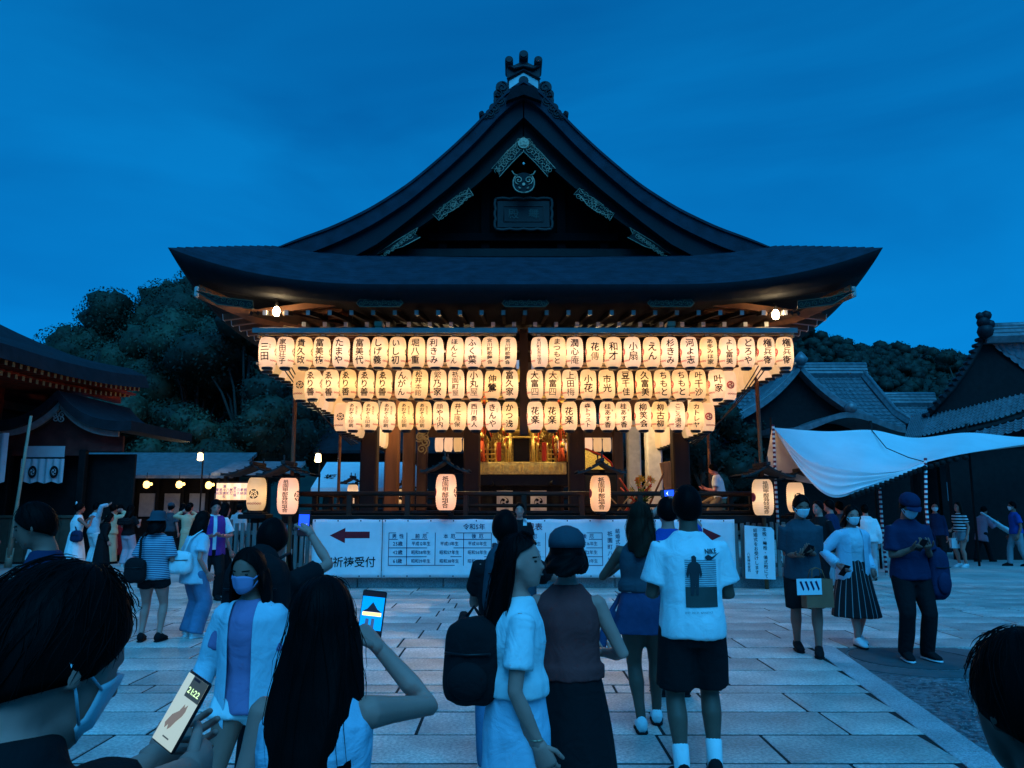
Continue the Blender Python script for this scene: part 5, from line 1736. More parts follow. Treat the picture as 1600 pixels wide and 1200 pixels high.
b.add(vs, [(j * n1 + i, j * n1 + i + 1, (j + 1) * n1 + i + 1, (j + 1) * n1 + i) for j in range(len(vv) - 1) for i in range(n1 - 1)])
b.build('tile_slope', M_rt, rh)
b = MB(); b.tube([p + Vector((0, .1, -.14)) for p in ev_t], .13, 4, smooth=False); b.build('eave_board', M_dw, rh)
for i in range(26):
    p = lerp_list(ev_t, i / 25 * .9 + .05)
    b = MB(); b.box(p.x - .05, p.x + .05, p.y + .02, p.y + .9, p.z - .42, p.z - .30); b.cur = 1; b.box(p.x - .045, p.x + .045, p.y, p.y + .018, p.z - .41, p.z - .31); b.build('rafter', [M_dw, pm('grey_rafter_end', (.4, .4, .42))], rh)
# upper gable roof of the right hall: rake edge and tile rolls running up
rk = [at(1452, 648, 27), at(1490, 606, 27), at(1515, 570, 27), at(1535, 530, 27)]
b = MB(); b.tube(rk, .10, 6)
b.build('rake_edge', M_dw, rh)
for i in range(14):
    f = i / 13
    p = lerp_list(rk, f)
    b = MB(); b.tube([p + Vector((-.10, -.1, 0)), p + Vector((-.10, .2, 0))], .075, 8); b.build('rake_tile', M_tile, rh)
top = at(1535, 528, 27); tr = at(1760, 520, 27)
tile_slope('tile_slope', lerp_list(rk, .98) + Vector((.7, .2, -.35)), at(1760, 700, 27.5), tr, top + Vector((.4, .3, 0)), rh, .34)
b = MB(); b.add([rk[0] + Vector((.1, .3, 0)), rk[1] + Vector((.1, .3, 0)), rk[2] + Vector((.1, .3, 0)), rk[3] + Vector((.1, .3, 0)), at(1640, 540, 27.3), at(1660, 640, 27.3)], [(0, 1, 2, 3, 4, 5)]); b.build('gable_wall', M_dw, rh)
ridge_bar(rh, [top + Vector((.05, 0, -.1)), tr + Vector((0, 0, -.1))], .25, .5)
b = MB()
tp = top + Vector((0, -.2, .05))
for (dx, dz, r_) in ((0, .15, .28), (-.05, .48, .22), (.08, .72, .19), (-.14, .70, .15), (.18, .40, .18)):
    b.lathe([(.02, -r_), (r_ * .8, -r_ * .6), (r_, 0), (r_ * .8, r_ * .6), (.02, r_)], 8, tp + Vector((dx, 0, dz)))
b.build('ridge_end_tile', M_tile, rh)
b = MB(); b.box(14.2, 24, 27.4, 27.6, 0, 4.5); b.build('wall', M_dw, rh)
for i, x in enumerate((15.15, 16.0)):
    b = MB(); b.box(x, x + .55, 27.34, 27.39, 1.75, 2.4); b.build('window', pm('dim_window_glass', (.28, .30, .34), .2), rh)
for x in (14.3, 15.0, 16.8, 18.6):
    b = MB(); b.box(x - .1, x + .1, 26.9, 27.1, 0, 4.3); b.build('pillar', M_blk, rh)
# lower tiled eave peeping out under the canopy at the right
lr = thing('low_tiled_eave', (16, 24, 0), 'low scalloped tiled eave below the canopy at the right', 'eave')
q0, q1, q2, q3 = at(1490, 700, 23.0), at(1620, 668, 23.0), at(1620, 648, 24.2), at(1500, 682, 24.2)
tile_slope('tile_slope', q0, q1, q2, q3, lr, .24)
b = MB(); b.box(q0.x, q1.x, 23.3, 23.5, 0, q0.z - .02); b.build('wall', M_dw, lr)

# ---------------------------------------------------------------- white canopy
cn = thing('canopy', (9.5, 18, 0), 'white cloth canopy sagging between poles right of the stage', 'canopy')
M_can = pm('white_canvas', (0.70, 0.70, 0.70), .8, var=.05, vscale=1.5, bump=.25, bscale=1.6)
b_pts = [at(1206, 668, 19.0), at(1290, 674, 19.6), at(1362, 672, 20.2), at(1430, 684, 20.6), at(1512, 676, 21), at(1600, 683, 21.5), at(1700, 680, 22)]
f_pts = [at(1212, 672, 18.6), at(1262, 720, 17.6), at(1330, 737, 17.2), at(1400, 737, 17.2), at(1448, 722, 17.4), at(1530, 705, 18.4), at(1700, 680, 20)]


def catmull(P, u):
    n = len(P) - 1; f = u * n; i = min(int(f), n - 1); t = f - i
    p0, p1, p2, p3 = P[max(i - 1, 0)], P[i], P[i + 1], P[min(i + 2, n)]
    return .5 * ((2 * p1) + (p2 - p0) * t + (2 * p0 - 5 * p1 + 4 * p2 - p3) * t * t + (3 * p1 - p0 - 3 * p2 + p3) * t ** 3)


b = MB()
b.grid(lambda u, v: catmull(b_pts, u).lerp(catmull(f_pts, u), v) + Vector((0, 0, -.07 * math.sin(PI * v) * (.4 + abs(math.sin(u * 9))))), 80, 14)
o = b.build('top_sheet', M_can, cn)
h_pts = [at(1212, 674, 18.6), at(1255, 740, 17.3), at(1300, 778, 16.8), at(1350, 765, 16.9), at(1400, 745, 17.1), at(1450, 726, 17.35), at(1530, 708, 18.4), at(1700, 683, 20)]
b = MB()
b.grid(lambda u, v: catmull(f_pts, u * .66).lerp(catmull(h_pts, u * .70), v) + Vector((0, -.045 * math.sin(v * 22 + u * 3) * math.sin(PI * min(1, u * 1.2)), .03 * math.sin(v * 19 + u * 5) * math.sin(PI * u))), 60, 26)
b.build('hanging_fold', M_can, cn)
b = MB()
b.grid(lambda u, v: at(1206, 668, 19.0).lerp(at(1194, 742, 19.0), v).lerp(at(1212, 672, 18.6).lerp(at(1290, 760, 18.2), v), u), 12, 12)
b.build('side_flap', M_can, cn)
M_rw = stripes('striped_cord', (.75, .74, .72), (.16, .03, .05), 9, 'Z')
for a_, c_ in ((at(1208, 664, 18.55), at(1212, 760, 18.3)), (at(1446, 715, 17.35), at(1447, 790, 17.3)), (at(1374, 755, 18.4), at(1378, 815, 18.4))):
    b = MB(); b.tube([a_, c_, (c_.x + .02, c_.y, 0)], .035, 8); b.build('striped_pole', M_rw, cn)
for q in (at(1362, 672, 20.2), at(1512, 676, 21), at(1206, 668, 19.0)):
    b = MB(); b.tube([(q.x, q.y + .02, 0), q + Vector((0, .02, .25))], .035, 6); b.build('canopy_pole', M_dw, cn)
b = MB(); b.tube([at(1362, 672, 20.15), at(1385, 700, 18.9), at(1420, 715, 18.0), at(1446, 722, 17.38)], .012, 5); b.build('seam_rope', M_dw, cn)
for i in range(22):
    u = .42 + i * .024
    p = catmull(h_pts, min(1, u * .9))
    b = MB(); b.lathe([(.0, -.06), (.06, -.05), (.075, 0), (.06, .05), (0, .06)], 8, p + Vector((0, .03, -.05))); b.build('edge_scallop', M_dw, cn)

# ================================================================ hill and trees
M_fol = [pm('foliage_%s' % k, c, .6, var=.5, vscale=.6, spec=.25) for k, c in (('deep', (.012, .020, .012)), ('mid', (.024, .033, .018)), ('pale', (.036, .048, .026)))]
M_bark_t = pm('tree_bark', (.07, .055, .045), .9, bump=.5, bscale=12)


def leaf_cloud(blobs, per, size, seed, dens=None):
    """leaf-sized faces over the shells of overlapping clumps"""
    g = np.random.default_rng(seed)
    allc, alls, nrm = [], [], []
    for (c, r) in blobs:
        n = int(per * r * r)
        d = g.normal(size=(n, 3)); d /= np.linalg.norm(d, axis=1)[:, None]
        rad = r * (1.0 - .38 * g.random(n) ** 1.5)
        p = np.array(c) + d * rad[:, None] * np.array([1, 1, .8])
        allc.append(p); nrm.append(d)
    P = np.concatenate(allc); N = np.concatenate(nrm)
    n = len(P)
    N = N + g.normal(scale=.45, size=N.shape); N /= np.linalg.norm(N, axis=1)[:, None]
    A = np.cross(N, g.normal(size=N.shape)); A /= np.linalg.norm(A, axis=1)[:, None]
    B = np.cross(N, A)
    s = size * (.6 + .8 * g.random(n))[:, None]
    V = np.stack([P - A * s, P - B * s * .55, P + A * s, P + B * s * .55], 1).reshape(-1, 3)
    F = np.arange(4 * n).reshape(-1, 4)
    return V, F


def core_cloud(blobs, k, seed, nu=10, nv=7):
    """dense lumpy hearts of the clumps, so that little sky shows through"""
    g = np.random.default_rng(seed + 1); Vs, Fs, n0 = [], [], 0
    u = np.arange(nu) * 2 * PI / nu; v = np.linspace(.05, PI - .05, nv)
    U, W = np.meshgrid(u, v)
    unit = np.stack([np.cos(U) * np.sin(W), np.sin(U) * np.sin(W), np.cos(W)], -1).reshape(-1, 3)
    f = np.array([(j * nu + i, j * nu + (i + 1) % nu, (j + 1) * nu + (i + 1) % nu, (j + 1) * nu + i) for j in range(nv - 1) for i in range(nu)])
    for c, r in blobs:
        Vs.append(np.array(c) + unit * (r * k * (.72 + .5 * g.random(len(unit))))[:, None] * np.array([1, 1, .8])); Fs.append(f + n0); n0 += len(unit)
    return np.concatenate(Vs), np.concatenate(Fs)


def mesh_np(name, V, F, m, parent):
    me = bpy.data.meshes.new(name)
    V = V - np.array(origin(parent))
    me.vertices.add(len(V)); me.vertices.foreach_set('co', V.astype(np.float32).ravel())
    me.loops.add(F.size); me.loops.foreach_set('vertex_index', F.astype(np.int32).ravel())
    me.polygons.add(len(F)); me.polygons.foreach_set('loop_start', np.arange(0, F.size, F.shape[1], dtype=np.int32))
    me.update(); me.validate()
    me.materials.append(m)
    return link(name, me, parent)


def tree(x, y, h, spread, label, seed, mi=1, trunk_h=None, per=430, size=.085, group='trees behind the court'):
    g = random.Random(seed)
    t = thing('tree', (x, y, 0), label, 'tree', group)
    th = trunk_h or h * .45
    b = MB()
    lean = g.uniform(-.6, .6)
    b.tube([(x, y, -.1), (x + lean * .3, y, th * .5), (x + lean, y, th), (x + lean * 1.3, y, h * .8)], [.32, .25, .18, .05], 8)
    blobs = []
    for i in range(15):
        a = g.uniform(0, 2 * PI); f = g.random()
        zz = th * .75 + (h - th * .75) * (.0 + .93 * (i / 14))
        rr = spread * (1 - abs((zz - th * .75) / (h - th * .75) - .42) ** 1.6) * g.uniform(.35, .8)
        c = (x + lean + rr * math.cos(a), y + rr * math.sin(a), zz - .4)
        r = spread * g.uniform(.30, .50)
        blobs.append((c, r))
        b.tube([(x + lean * .8, y, th * g.uniform(.6, 1.0)), ((x + lean + c[0]) / 2, (y + c[1]) / 2, (th + c[2]) / 2 + .2), c], [.10, .06, .02], 5)
    b.build('trunk', M_bark_t, t)
    V, F = leaf_cloud(blobs, per, size, seed)
    Vc, Fc = core_cloud(blobs, .80, seed); F = np.concatenate([F, Fc + len(V)]); V = np.concatenate([V, Vc])
    mesh_np('crown', V, F, M_fol[mi], t)
    return t


TL = [(-25.8, 47, 12.2, 3.6, 'broad dark tree at the left end of the wood'), (-22.9, 46, 14.4, 3.7, 'tall rounded tree second from the left in the wood'), (-19.9, 47, 16.4, 4.0, 'tallest rounded tree of the wood left of the hall'),
      (-16.8, 46, 16.2, 4.0, 'tall tree whose top touches the left eave tip'), (-20.9, 41, 11.4, 3.4, 'paler leafy tree in the middle of the wood'), (-16.4, 40, 11.6, 3.4, 'pale tree in front of the wood beside the left eave'),
      (-13.6, 38, 11.2, 3.2, 'dark tree just left of the stage lanterns'), (-23.5, 40, 8.4, 2.9, 'low dense tree behind the shrine porch roof'), (-18.2, 36, 7.2, 2.6, 'bushy tree above the corridor roof'), (-12.6, 35, 6.4, 2.2, 'small dark tree above the lit lamp'),
      (-14.6, 35.5, 6.0, 2.3, 'spreading low tree above the corridor end')]
TL += [(-24.4, 48, 13.6, 3.6, 'dense tree filling the left shoulder of the wood'), (-21.4, 48.5, 15.8, 3.8, 'dense tall tree just left of the highest crown'), (-18.4, 48.5, 16.8, 3.9, 'dense tree on the summit of the wood'), (-15.2, 48, 15.8, 3.8, 'dense tree half hidden by the left eave'), (-28.2, 48, 10.8, 3.4, 'low tree at the far left foot of the wood')]
for i, (x, y, h, s, lab) in enumerate(TL):
    tree(x, y, h, s * 1.2, lab, 20 + i, (1, 1, 1, 1, 2, 2, 0, 1, 2, 1, 2, 1, 1, 1, 0, 1)[i])
for i, (x, y, h, s, lab) in enumerate(((8.2, 33, 6.6, 2.2, 'dark tree behind the right side of the stage'), (9.8, 36, 6.4, 2.4, 'dark tree between stage and tiled hall'), (6.0, 35, 5.6, 2.0, 'low dark tree seen past the right columns'), (-10.0, 42, 11.0, 3.0, 'dark tree hidden behind the left of the stage'))):
    tree(x, y, h, s, lab, 50 + i, 0)
p = at(1490, 545, 40)
tree(p.x, 40, p.z + .4, 1.6, 'small tree top beside the right hall ridge', 70, 0, 5.5)
# wooded hill
def hill_z(x, y):
    base = interp(x, [(-160, 20), (-90, 24), (-40, 22), (0, 24), (30, 28.5), (44, 28.8), (54, 27.6), (64, 25.6), (76, 23.6), (92, 20), (130, 15), (200, 12)])
    f = min(1, max(0, (y - 62) / 66)); f = f * f * (3 - 2 * f)
    return base * f + .9 * math.sin(x * .31) * f + .7 * math.sin(x * .77 + y * .2) * f
b = MB(); b.grid(lambda u, v: (-170 + 380 * u, 60 + 110 * v, hill_z(-170 + 380 * u, 60 + 110 * v) - .3 - (12 * max(0, v - .7) if v > .7 else 0)), 100, 30)
tag(b.build('hill', M_fol[0]), kind='structure')
g = np.random.default_rng(5)
bl = []
for i in range(1900):
    x = g.uniform(24, 112); y = g.uniform(84, 132)
    bl.append(((x, y, hill_z(x, y) + g.uniform(-.4, .6)), g.uniform(.7, 1.5)))
V, F = leaf_cloud(bl, 70, .12, 9)
Vc, Fc = core_cloud(bl, .85, 9, 7, 5); F = np.concatenate([F, Fc + len(V)]); V = np.concatenate([V, Vc])
tag(mesh_np('hill_forest', V, F, M_fol[0], None), 'dark wooded hillside behind the tiled roofs', 'forest', kind='stuff')

# ================================================================ people
TMP = bpy.data.scenes.new('workbench')


def remesh(mb, vox, smooth=4, amp=0.0, freq=9.0, fold=0.0):
    """one continuous skin over overlapping lofts; optional cloth relief"""
    me = bpy.data.meshes.new('m'); me.from_pydata([tuple(p) for p in mb.v], [], mb.f)
    bm = bmesh.new(); bm.from_mesh(me); bmesh.ops.recalc_face_normals(bm, faces=bm.faces); bm.to_mesh(me); bm.free()
    o = bpy.data.objects.new('m', me); TMP.collection.objects.link(o)
    md = o.modifiers.new('r', 'REMESH'); md.mode = 'VOXEL'; md.voxel_size = vox
    if smooth:
        ms = o.modifiers.new('s', 'SMOOTH'); ms.factor = .5; ms.iterations = smooth
    TMP.view_layers[0].update()
    dg = TMP.view_layers[0].depsgraph
    out = bpy.data.meshes.new_from_object(o.evaluated_get(dg))
    bpy.data.objects.remove(o); bpy.data.meshes.remove(me)
    n = len(out.vertices)
    if amp and n:
        co = np.empty(n * 3, np.float32); out.vertices.foreach_get('co', co); co = co.reshape(-1, 3)
        nr = np.empty(n * 3, np.float32); out.vertices.foreach_get('normal', nr); nr = nr.reshape(-1, 3)
        g = random.Random(int(n))
        ph = [g.uniform(0, 6) for _ in range(8)]
        x, y, z = co[:, 0] * freq * 1.5, co[:, 1] * freq * 1.2, co[:, 2] * freq * .45
        w1 = np.sin(x * 1.1 + 1.7 * np.sin(z * .7 + ph[0]) + ph[1]) * np.sin(z * 1.3 + y * .8 + 1.3 * np.sin(x * .9 + ph[2]) + ph[3])
        w2 = np.sin(2.3 * z + 1.9 * np.sin(1.7 * x + ph[4]) + 1.2 * y + ph[5]) * np.sin(1.9 * y + 2.1 * x + ph[6])
        d = amp * (.65 * w1 + .45 * w2)
        if fold:
            a = np.arctan2(co[:, 0], co[:, 1])
            d = d + fold * np.sin(a * 11 + .8 * np.sin(co[:, 2] * 5 + ph[7]))
        co = co + nr * d[:, None]
        out.vertices.foreach_set('co', co.ravel())
    out.polygons.foreach_set('use_smooth', np.ones(len(out.polygons), dtype=bool))
    return out


def append_mb(me, mb):
    """add loose geometry (hands, ears) to a finished mesh"""
    bm = bmesh.new(); bm.from_mesh(me)
    vs = [bm.verts.new(p) for p in mb.v]
    for f in mb.f:
        try:
            fc = bm.faces.new([vs[i] for i in f]); fc.smooth = True
        except ValueError:
            pass
    bmesh.ops.recalc_face_normals(bm, faces=bm.faces)
    bm.to_mesh(me); bm.free()


def loft(mb, rings, n=14, mod=None):
    """rings: (centre, half-axis vector a, half-axis vector b)"""
    vs = []
    for ri, (c, a, b) in enumerate(rings):
        for k in range(n):
            th = 2 * PI * k / n
            m = mod(ri / (len(rings) - 1), th) if mod else 1.0
            vs.append(c + (a * math.cos(th) + b * math.sin(th)) * m)
    fs = [(i * n + k, i * n + (k + 1) % n, (i + 1) * n + (k + 1) % n, (i + 1) * n + k) for i in range(len(rings) - 1) for k in range(n)]
    fs += [tuple(range(n))[::-1], tuple((len(rings) - 1) * n + k for k in range(n))]
    mb.add(vs, fs, True)


def limb(mb, pts, rs, n=12, flat=1.0, hem=False):
    """rounded limb: extra rings close both ends"""
    P = [Vector(p) for p in pts]
    a = (P[0] - P[1]).normalized(); z = (P[-1] - P[-2]).normalized()
    P2 = [P[0] + a * rs[0] * .7] + P + [P[-1] + z * (.002 if hem else rs[-1] * .7)]
    mb.tube(P2, [rs[0] * .55] + list(rs) + [rs[-1] * (.98 if hem else .55)], n, flat=flat)


def ball(mb, c, rx, ry, rz, M=None, n=16, m=10):
    c = Vector(c); rings = []
    M = M or Matrix.Identity(3)
    for i in range(m + 1):
        t = PI * i / m
        s = max(math.sin(t), .02)
        rings.append((c + M @ Vector((0, 0, -rz * math.cos(t))), M @ Vector((rx * s, 0, 0)), M @ Vector((0, ry * s, 0))))
    loft(mb, rings, n)


def ik(a, b, l1, l2, pole):
    a, b, pole = Vector(a), Vector(b), Vector(pole)
    d = b - a; L = d.length
    mx = (l1 + l2) * .999
    if L > mx:
        b = a + d * (mx / L); d = b - a; L = mx
    u = d / L
    x = (l1 * l1 - l2 * l2 + L * L) / (2 * L)
    hh = math.sqrt(max(0, l1 * l1 - x * x))
    p = pole - u * pole.dot(u)
    p = p.normalized() if p.length > 1e-6 else Vector((0, 0, 1))
    return a + u * x + p * hh, b


def hand(mb, w, d, n, s, side, curl=.5, spread=.12, thumb=.5):
    """palm, four jointed fingers of unequal length and a thumb from the side of the palm"""
    w, d, n = Vector(w), Vector(d).normalized(), Vector(n).normalized()
    n = (n - d * n.dot(d)).normalized()
    ac = d.cross(n).normalized() * side           # towards the thumb
    L = s
    rings = []
    for f, wd, tk in ((-.08, .17, .13), (.05, .19, .13), (.25, .235, .13), (.45, .24, .115), (.52, .21, .09)):
        rings.append((w + d * L * f, ac * L * wd, n * L * tk))
    loft(mb, rings, 10)
    for i, (off, ln, r) in enumerate(((.17, .44, .048), (.058, .50, .05), (-.055, .46, .048), (-.16, .36, .042))):
        p = w + d * L * (.47 - .02 * abs(i - 1)) + ac * L * off
        dd = (d + ac * off * spread * 4).normalized()
        pts = [p]; ang = 0
        for k, fr in enumerate((.45, .31, .24)):
            ang += curl * (.75, .9, .6)[k] * (1 + .08 * i)
            v = dd * math.cos(ang) + n * math.sin(ang)
            pts.append(pts[-1] + v * L * ln * fr)
        limb(mb, pts, [L * r, L * r * .95, L * r * .88, L * r * .7], 7)
    p = w + d * L * .10 + ac * L * .15
    v1 = (d * .75 + ac * .75 + n * .25 * thumb).normalized(); v2 = (d * .95 + ac * .25 + n * .6 * thumb).normalized()
    q = p + v1 * L * .22
    limb(mb, [p, q, q + v2 * L * .17, q + v2 * L * .17 + (v2 + n * .3 * thumb).normalized() * L * .13], [L * .075, L * .06, L * .054, L * .042], 7)


SKIN = pm('skin_tone_light', (.62, .205, .155), .55, var=.08, vscale=9)
SKIN2 = pm('skin_tone_tan', (.36, .12, .085), .55, var=.08, vscale=9)
SKIN3 = pm('skin_tone_dark', (.15, .07, .05), .5, var=.08, vscale=9)


def hair_mat(name, col):
    m = pm(name, col, .5, 0, .35, 6, spec=.03)
    n, l = m.node_tree.nodes, m.node_tree.links
    b = n['Principled BSDF']
    tc = n.new('ShaderNodeTexCoord'); mp = n.new('ShaderNodeMapping'); mp.inputs['Scale'].default_value = (1, 1, .05)
    ns = n.new('ShaderNodeTexNoise'); ns.inputs['Scale'].default_value = 160; ns.inputs['Detail'].default_value = 2
    bp = n.new('ShaderNodeBump'); bp.inputs['Strength'].default_value = .25; bp.inputs['Distance'].default_value = .008
    l.new(tc.outputs['Object'], mp.inputs['Vector']); l.new(mp.outputs['Vector'], ns.inputs['Vector'])
    l.new(ns.outputs['Fac'], bp.inputs['Height']); l.new(bp.outputs['Normal'], b.inputs['Normal'])
    return m


HAIR = hair_mat('black_hair', (.004, .0035, .0035))
HAIR_B = hair_mat('brown_hair', (.026, .015, .010))


def cloth(name, col, var=.08, rough=.85):
    return pm('cloth_' + name, col, rough, 0, var, 5, .12, 220, .1, wrinkle=.28)


C = dict(
    white=cloth('white', (.74, .74, .74)), cyan=cloth('pale_blue', (.50, .58, .64)), black=cloth('black', (.010, .010, .011)), navy=cloth('navy', (.016, .026, .065)),
    slate=cloth('slate', (.045, .06, .075)), grey=cloth('grey', (.24, .25, .27)), ltgrey=cloth('light_grey', (.42, .43, .45)), denim=cloth('denim', (.10, .17, .27), .2), ddenim=cloth('dark_denim', (.030, .055, .12), .25),
    brown=cloth('brown', (.20, .040, .038)), purple=cloth('purple', (.13, .035, .22)), mauve=cloth('mauve', (.30, .19, .33)), red=cloth('red', (.30, .02, .03)), tan=cloth('tan', (.62, .42, .26)), pink=cloth('pink', (.55, .36, .40)),
    blue=cloth('blue', (.02, .07, .30)), khaki=cloth('khaki', (.28, .19, .11)), skirtb=cloth('ice_blue', (.46, .56, .66)), coral=cloth('plaid_pink', (.38, .19, .24)),
    stripe=stripes('navy_white_stripes', (.46, .52, .58), (.03, .055, .12), 46, 'Z', .85, .45), bstripe=stripes('black_white_stripes', (.7, .7, .7), (.015, .015, .02), 13, 'Z', .85, .5),
    vstripe=stripes('dark_striped_skirt', (.018, .016, .018), (.34, .30, .30), 3.2, 'A', .85, .88))
M_mask = pm('white_mask', (.70, .71, .73), .8, var=.04)
M_maskp = pm('lilac_mask', (.36, .28, .46), .8, var=.05)
M_sole = pm('white_sole', (.7, .7, .7), .6)
M_eye = pm('dark_eye', (.02, .015, .012), .2)
M_lip = pm('lip', (.30, .12, .10), .5)
PEOPLE = {}


def person(key, label, px, Y, h, face, top, bottom, hair='short', z0=0.0, female=False, lean=2, pitch=0, yaw=0, feet=None, wr=None, wl=None, poleR=None, poleL=None,
           curl=.45, skin=SKIN, shoe='black', hat=None, mask=None, sleeve=.5, hem=.50, bhem=None, loose=1.0, hairmat=None, hairlen=.0, group='visitors in the shrine court', drop=0.0, x=None,
           top2=None, bottom_kind='trousers', nR=None, nL=None, eyes=True, twist=0.0, strands=0, hip=1.0, crop=False, sock=None, hair_open=1.15, headk=1.03, bulge=.24, neckup=.015):
    """face: heading in degrees, 0 looks away from the camera, 90 to the left, 180 at the camera; wrists in local metres relative to the shoulder"""
    X = (px - 800) / 1200 * Y * .99 if x is None else x
    root = thing('person', (X, Y, z0), label, 'person', group, R(face))
    vox = max(.0055, min(.016, .0022 * Y + .003)) if Y > 2.6 else .0065
    sm = 5 if vox < .009 else 3
    shw = (.091 if female else .101) * h
    pel = Vector((0, 0, .53 * h - drop))
    Rl = Matrix.Rotation(-R(lean), 3, 'X'); Rt = Matrix.Rotation(R(twist), 3, 'Z')

    def T(x_, y_, zf):
        return pel + Rt @ Rl @ Vector((x_, y_, (zf - .53) * h))
    XA = Rt @ Vector((1, 0, 0)); YA = Rt @ Rl @ Vector((0, 1, 0))
    Rh = Rt @ Matrix.Rotation(R(yaw), 3, 'Z') @ Matrix.Rotation(-R(pitch + lean), 3, 'X')
    neck = T(0, -.004 * h, .845)
    hs = (.132 * h if h > 1.5 else .138 * h) * headk          # head height
    hc = neck + Rh @ Vector((0, .016 * h, .50 * hs + neckup * h))
    hx, hy, hz = .335 * hs * 1.02, .425 * hs, .50 * hs
    # ---- body
    b = MB()
    k = .93 if female else 1.0
    tor = [(.475, .070, .058), (.50, .092 if female else .086, .066), (.53, .098 if female else .088, .070), (.60, .074 if female else .080, .056), (.66, .078 if female else .088, .060), (.72, .092 * k, .068), (.77, .096 * k, .062), (.80, .082 * k, .050), (.825, .052, .040), (.845, .036, .036)]
    loft(b, [(T(0, 0, zf), XA * rx * h, YA * ry * h) for zf, rx, ry in tor], 16)
    limb(b, [T(0, -.006 * h, .80), neck, hc + Rh @ Vector((0, -.01 * h, -.15 * hs))], [.040 * h, (.029 if female else .034) * h, (.030 if female else .034) * h], 12)
    ball(b, hc + Rh @ Vector((0, -.03 * hs, .05 * hs)), hx, hy, hz * .95, Rh, 18, 12)
    rings = []
    for f, wx, wy, oy in ((.0, .29, .27, .14), (-.18, .275, .25, .15), (-.34, .23, .21, .17), (-.47, .13, .13, .22)):
        rings.append((hc + Rh @ Vector((0, oy * hs, f * hs)), Rh @ Vector((wx * hs, 0, 0)), Rh @ Vector((0, wy * hs, 0))))
    loft(b, rings, 14)
    limb(b, [hc + Rh @ Vector((0, .37 * hs, .06 * hs)), hc + Rh @ Vector((0, .45 * hs, -.11 * hs))], [.030 * hs, .055 * hs], 8)
    limb(b, [hc + Rh @ Vector((-.13 * hs, .37 * hs, .10 * hs)), hc + Rh @ Vector((.13 * hs, .37 * hs, .10 * hs))], [.03 * hs, .03 * hs], 6)
    limb(b, [hc + Rh @ Vector((-.06 * hs, .395 * hs, -.23 * hs)), hc + Rh @ Vector((.06 * hs, .395 * hs, -.23 * hs))], [.028 * hs, .028 * hs], 6)
    for s in (-1, 1):
        ball(b, hc + Rh @ Vector((s * .355 * hs, -.01 * hs, -.03 * hs)), .035 * hs, .075 * hs, .14 * hs, Rh @ Matrix.Rotation(R(18) * 1, 3, 'X'), 8, 6)
    # legs
    feet = feet or ((.062 * h, .0, -6), (-.062 * h, .02, 6))
    hipw = .052 * h
    hips, knees, anks = [], [], []
    for s, (fx, fy, fa) in zip((1, -1), feet):
        hp = pel + Rt @ Vector((s * hipw, 0, -.02 * h)); an = Vector((fx, fy, .05 * h))
        kn, an = ik(hp, an, .245 * h, .235 * h, (s * .12, 1, 0))
        hips.append(hp); knees.append(kn); anks.append(an)
        limb(b, [hp, hp.lerp(kn, .35), hp.lerp(kn, .75), kn, kn.lerp(an, .3) + Vector((0, -.010 * h, 0)), kn.lerp(an, .65), an], [.054 * h * hip, .053 * h * hip, .040 * h, .034 * h, .036 * h, .026 * h, .022 * h], 12)
    # arms
    sho, elb, wri, hdir = [], [], [], []
    for s, w, pole in ((1, wr, poleR), (-1, wl, poleL)):
        sh = T(s * shw, 0, .782)
        if w is None:
            w = (s * .045 * h, .03 * h, -.305 * h)
        wt = sh + Vector(w)
        el, wt = ik(sh, wt, .172 * h, .150 * h, pole or (s * .35, -1, -.25))
        sho.append(sh); elb.append(el); wri.append(wt); hdir.append((wt - el).normalized())
        limb(b, [sh, sh.lerp(el, .4), el, el.lerp(wt, .35), wt], [.033 * h * k, .028 * h * k * k, .0225 * h * k, .023 * h * k, .0155 * h], 10)
    body = remesh(b, vox, sm)
    hb = MB()
    for i, s in enumerate((1, -1)):
        nn = (nR, nL)[i]
        if nn is None:
            nn = Vector((-s, .25, 0)) if hdir[i].z < -.5 else Vector((-s * .4, 1 if False else .2, 1)) if abs(hdir[i].z) < .5 else Vector((-s * .5, 1, 0))
        hand(hb, wri[i], hdir[i], nn, .108 * h, s * (1 if True else 1), curl)
    append_mb(body, hb)
    body.materials.append(skin)
    link('body', body, root)
    # ---- eyes, brows, mouth
    if eyes:
        for s in (-1, 1):
            e = MB(); ball(e, hc + Rh @ Vector((s * .160 * hs, .325 * hs, .035 * hs)), .055 * hs, .035 * hs, .026 * hs, Rh, 8, 6); link('eye', e.mesh('eye', M_eye), root)
            e = MB(); limb(e, [hc + Rh @ Vector((s * .09 * hs, .372 * hs, .115 * hs)), hc + Rh @ Vector((s * .24 * hs, .292 * hs, .12 * hs))], [.016 * hs, .012 * hs], 6); link('eyebrow', e.mesh('eyebrow', hairmat or HAIR), root)
        if not mask:
            e = MB(); limb(e, [hc + Rh @ Vector((-.085 * hs, .405 * hs, -.235 * hs)), hc + Rh @ Vector((0, .43 * hs, -.235 * hs)), hc + Rh @ Vector((.085 * hs, .405 * hs, -.235 * hs))], [.012 * hs, .022 * hs, .012 * hs], 6); link('mouth', e.mesh('mouth', M_lip), root)
    # ---- top
    g = .016 * loose
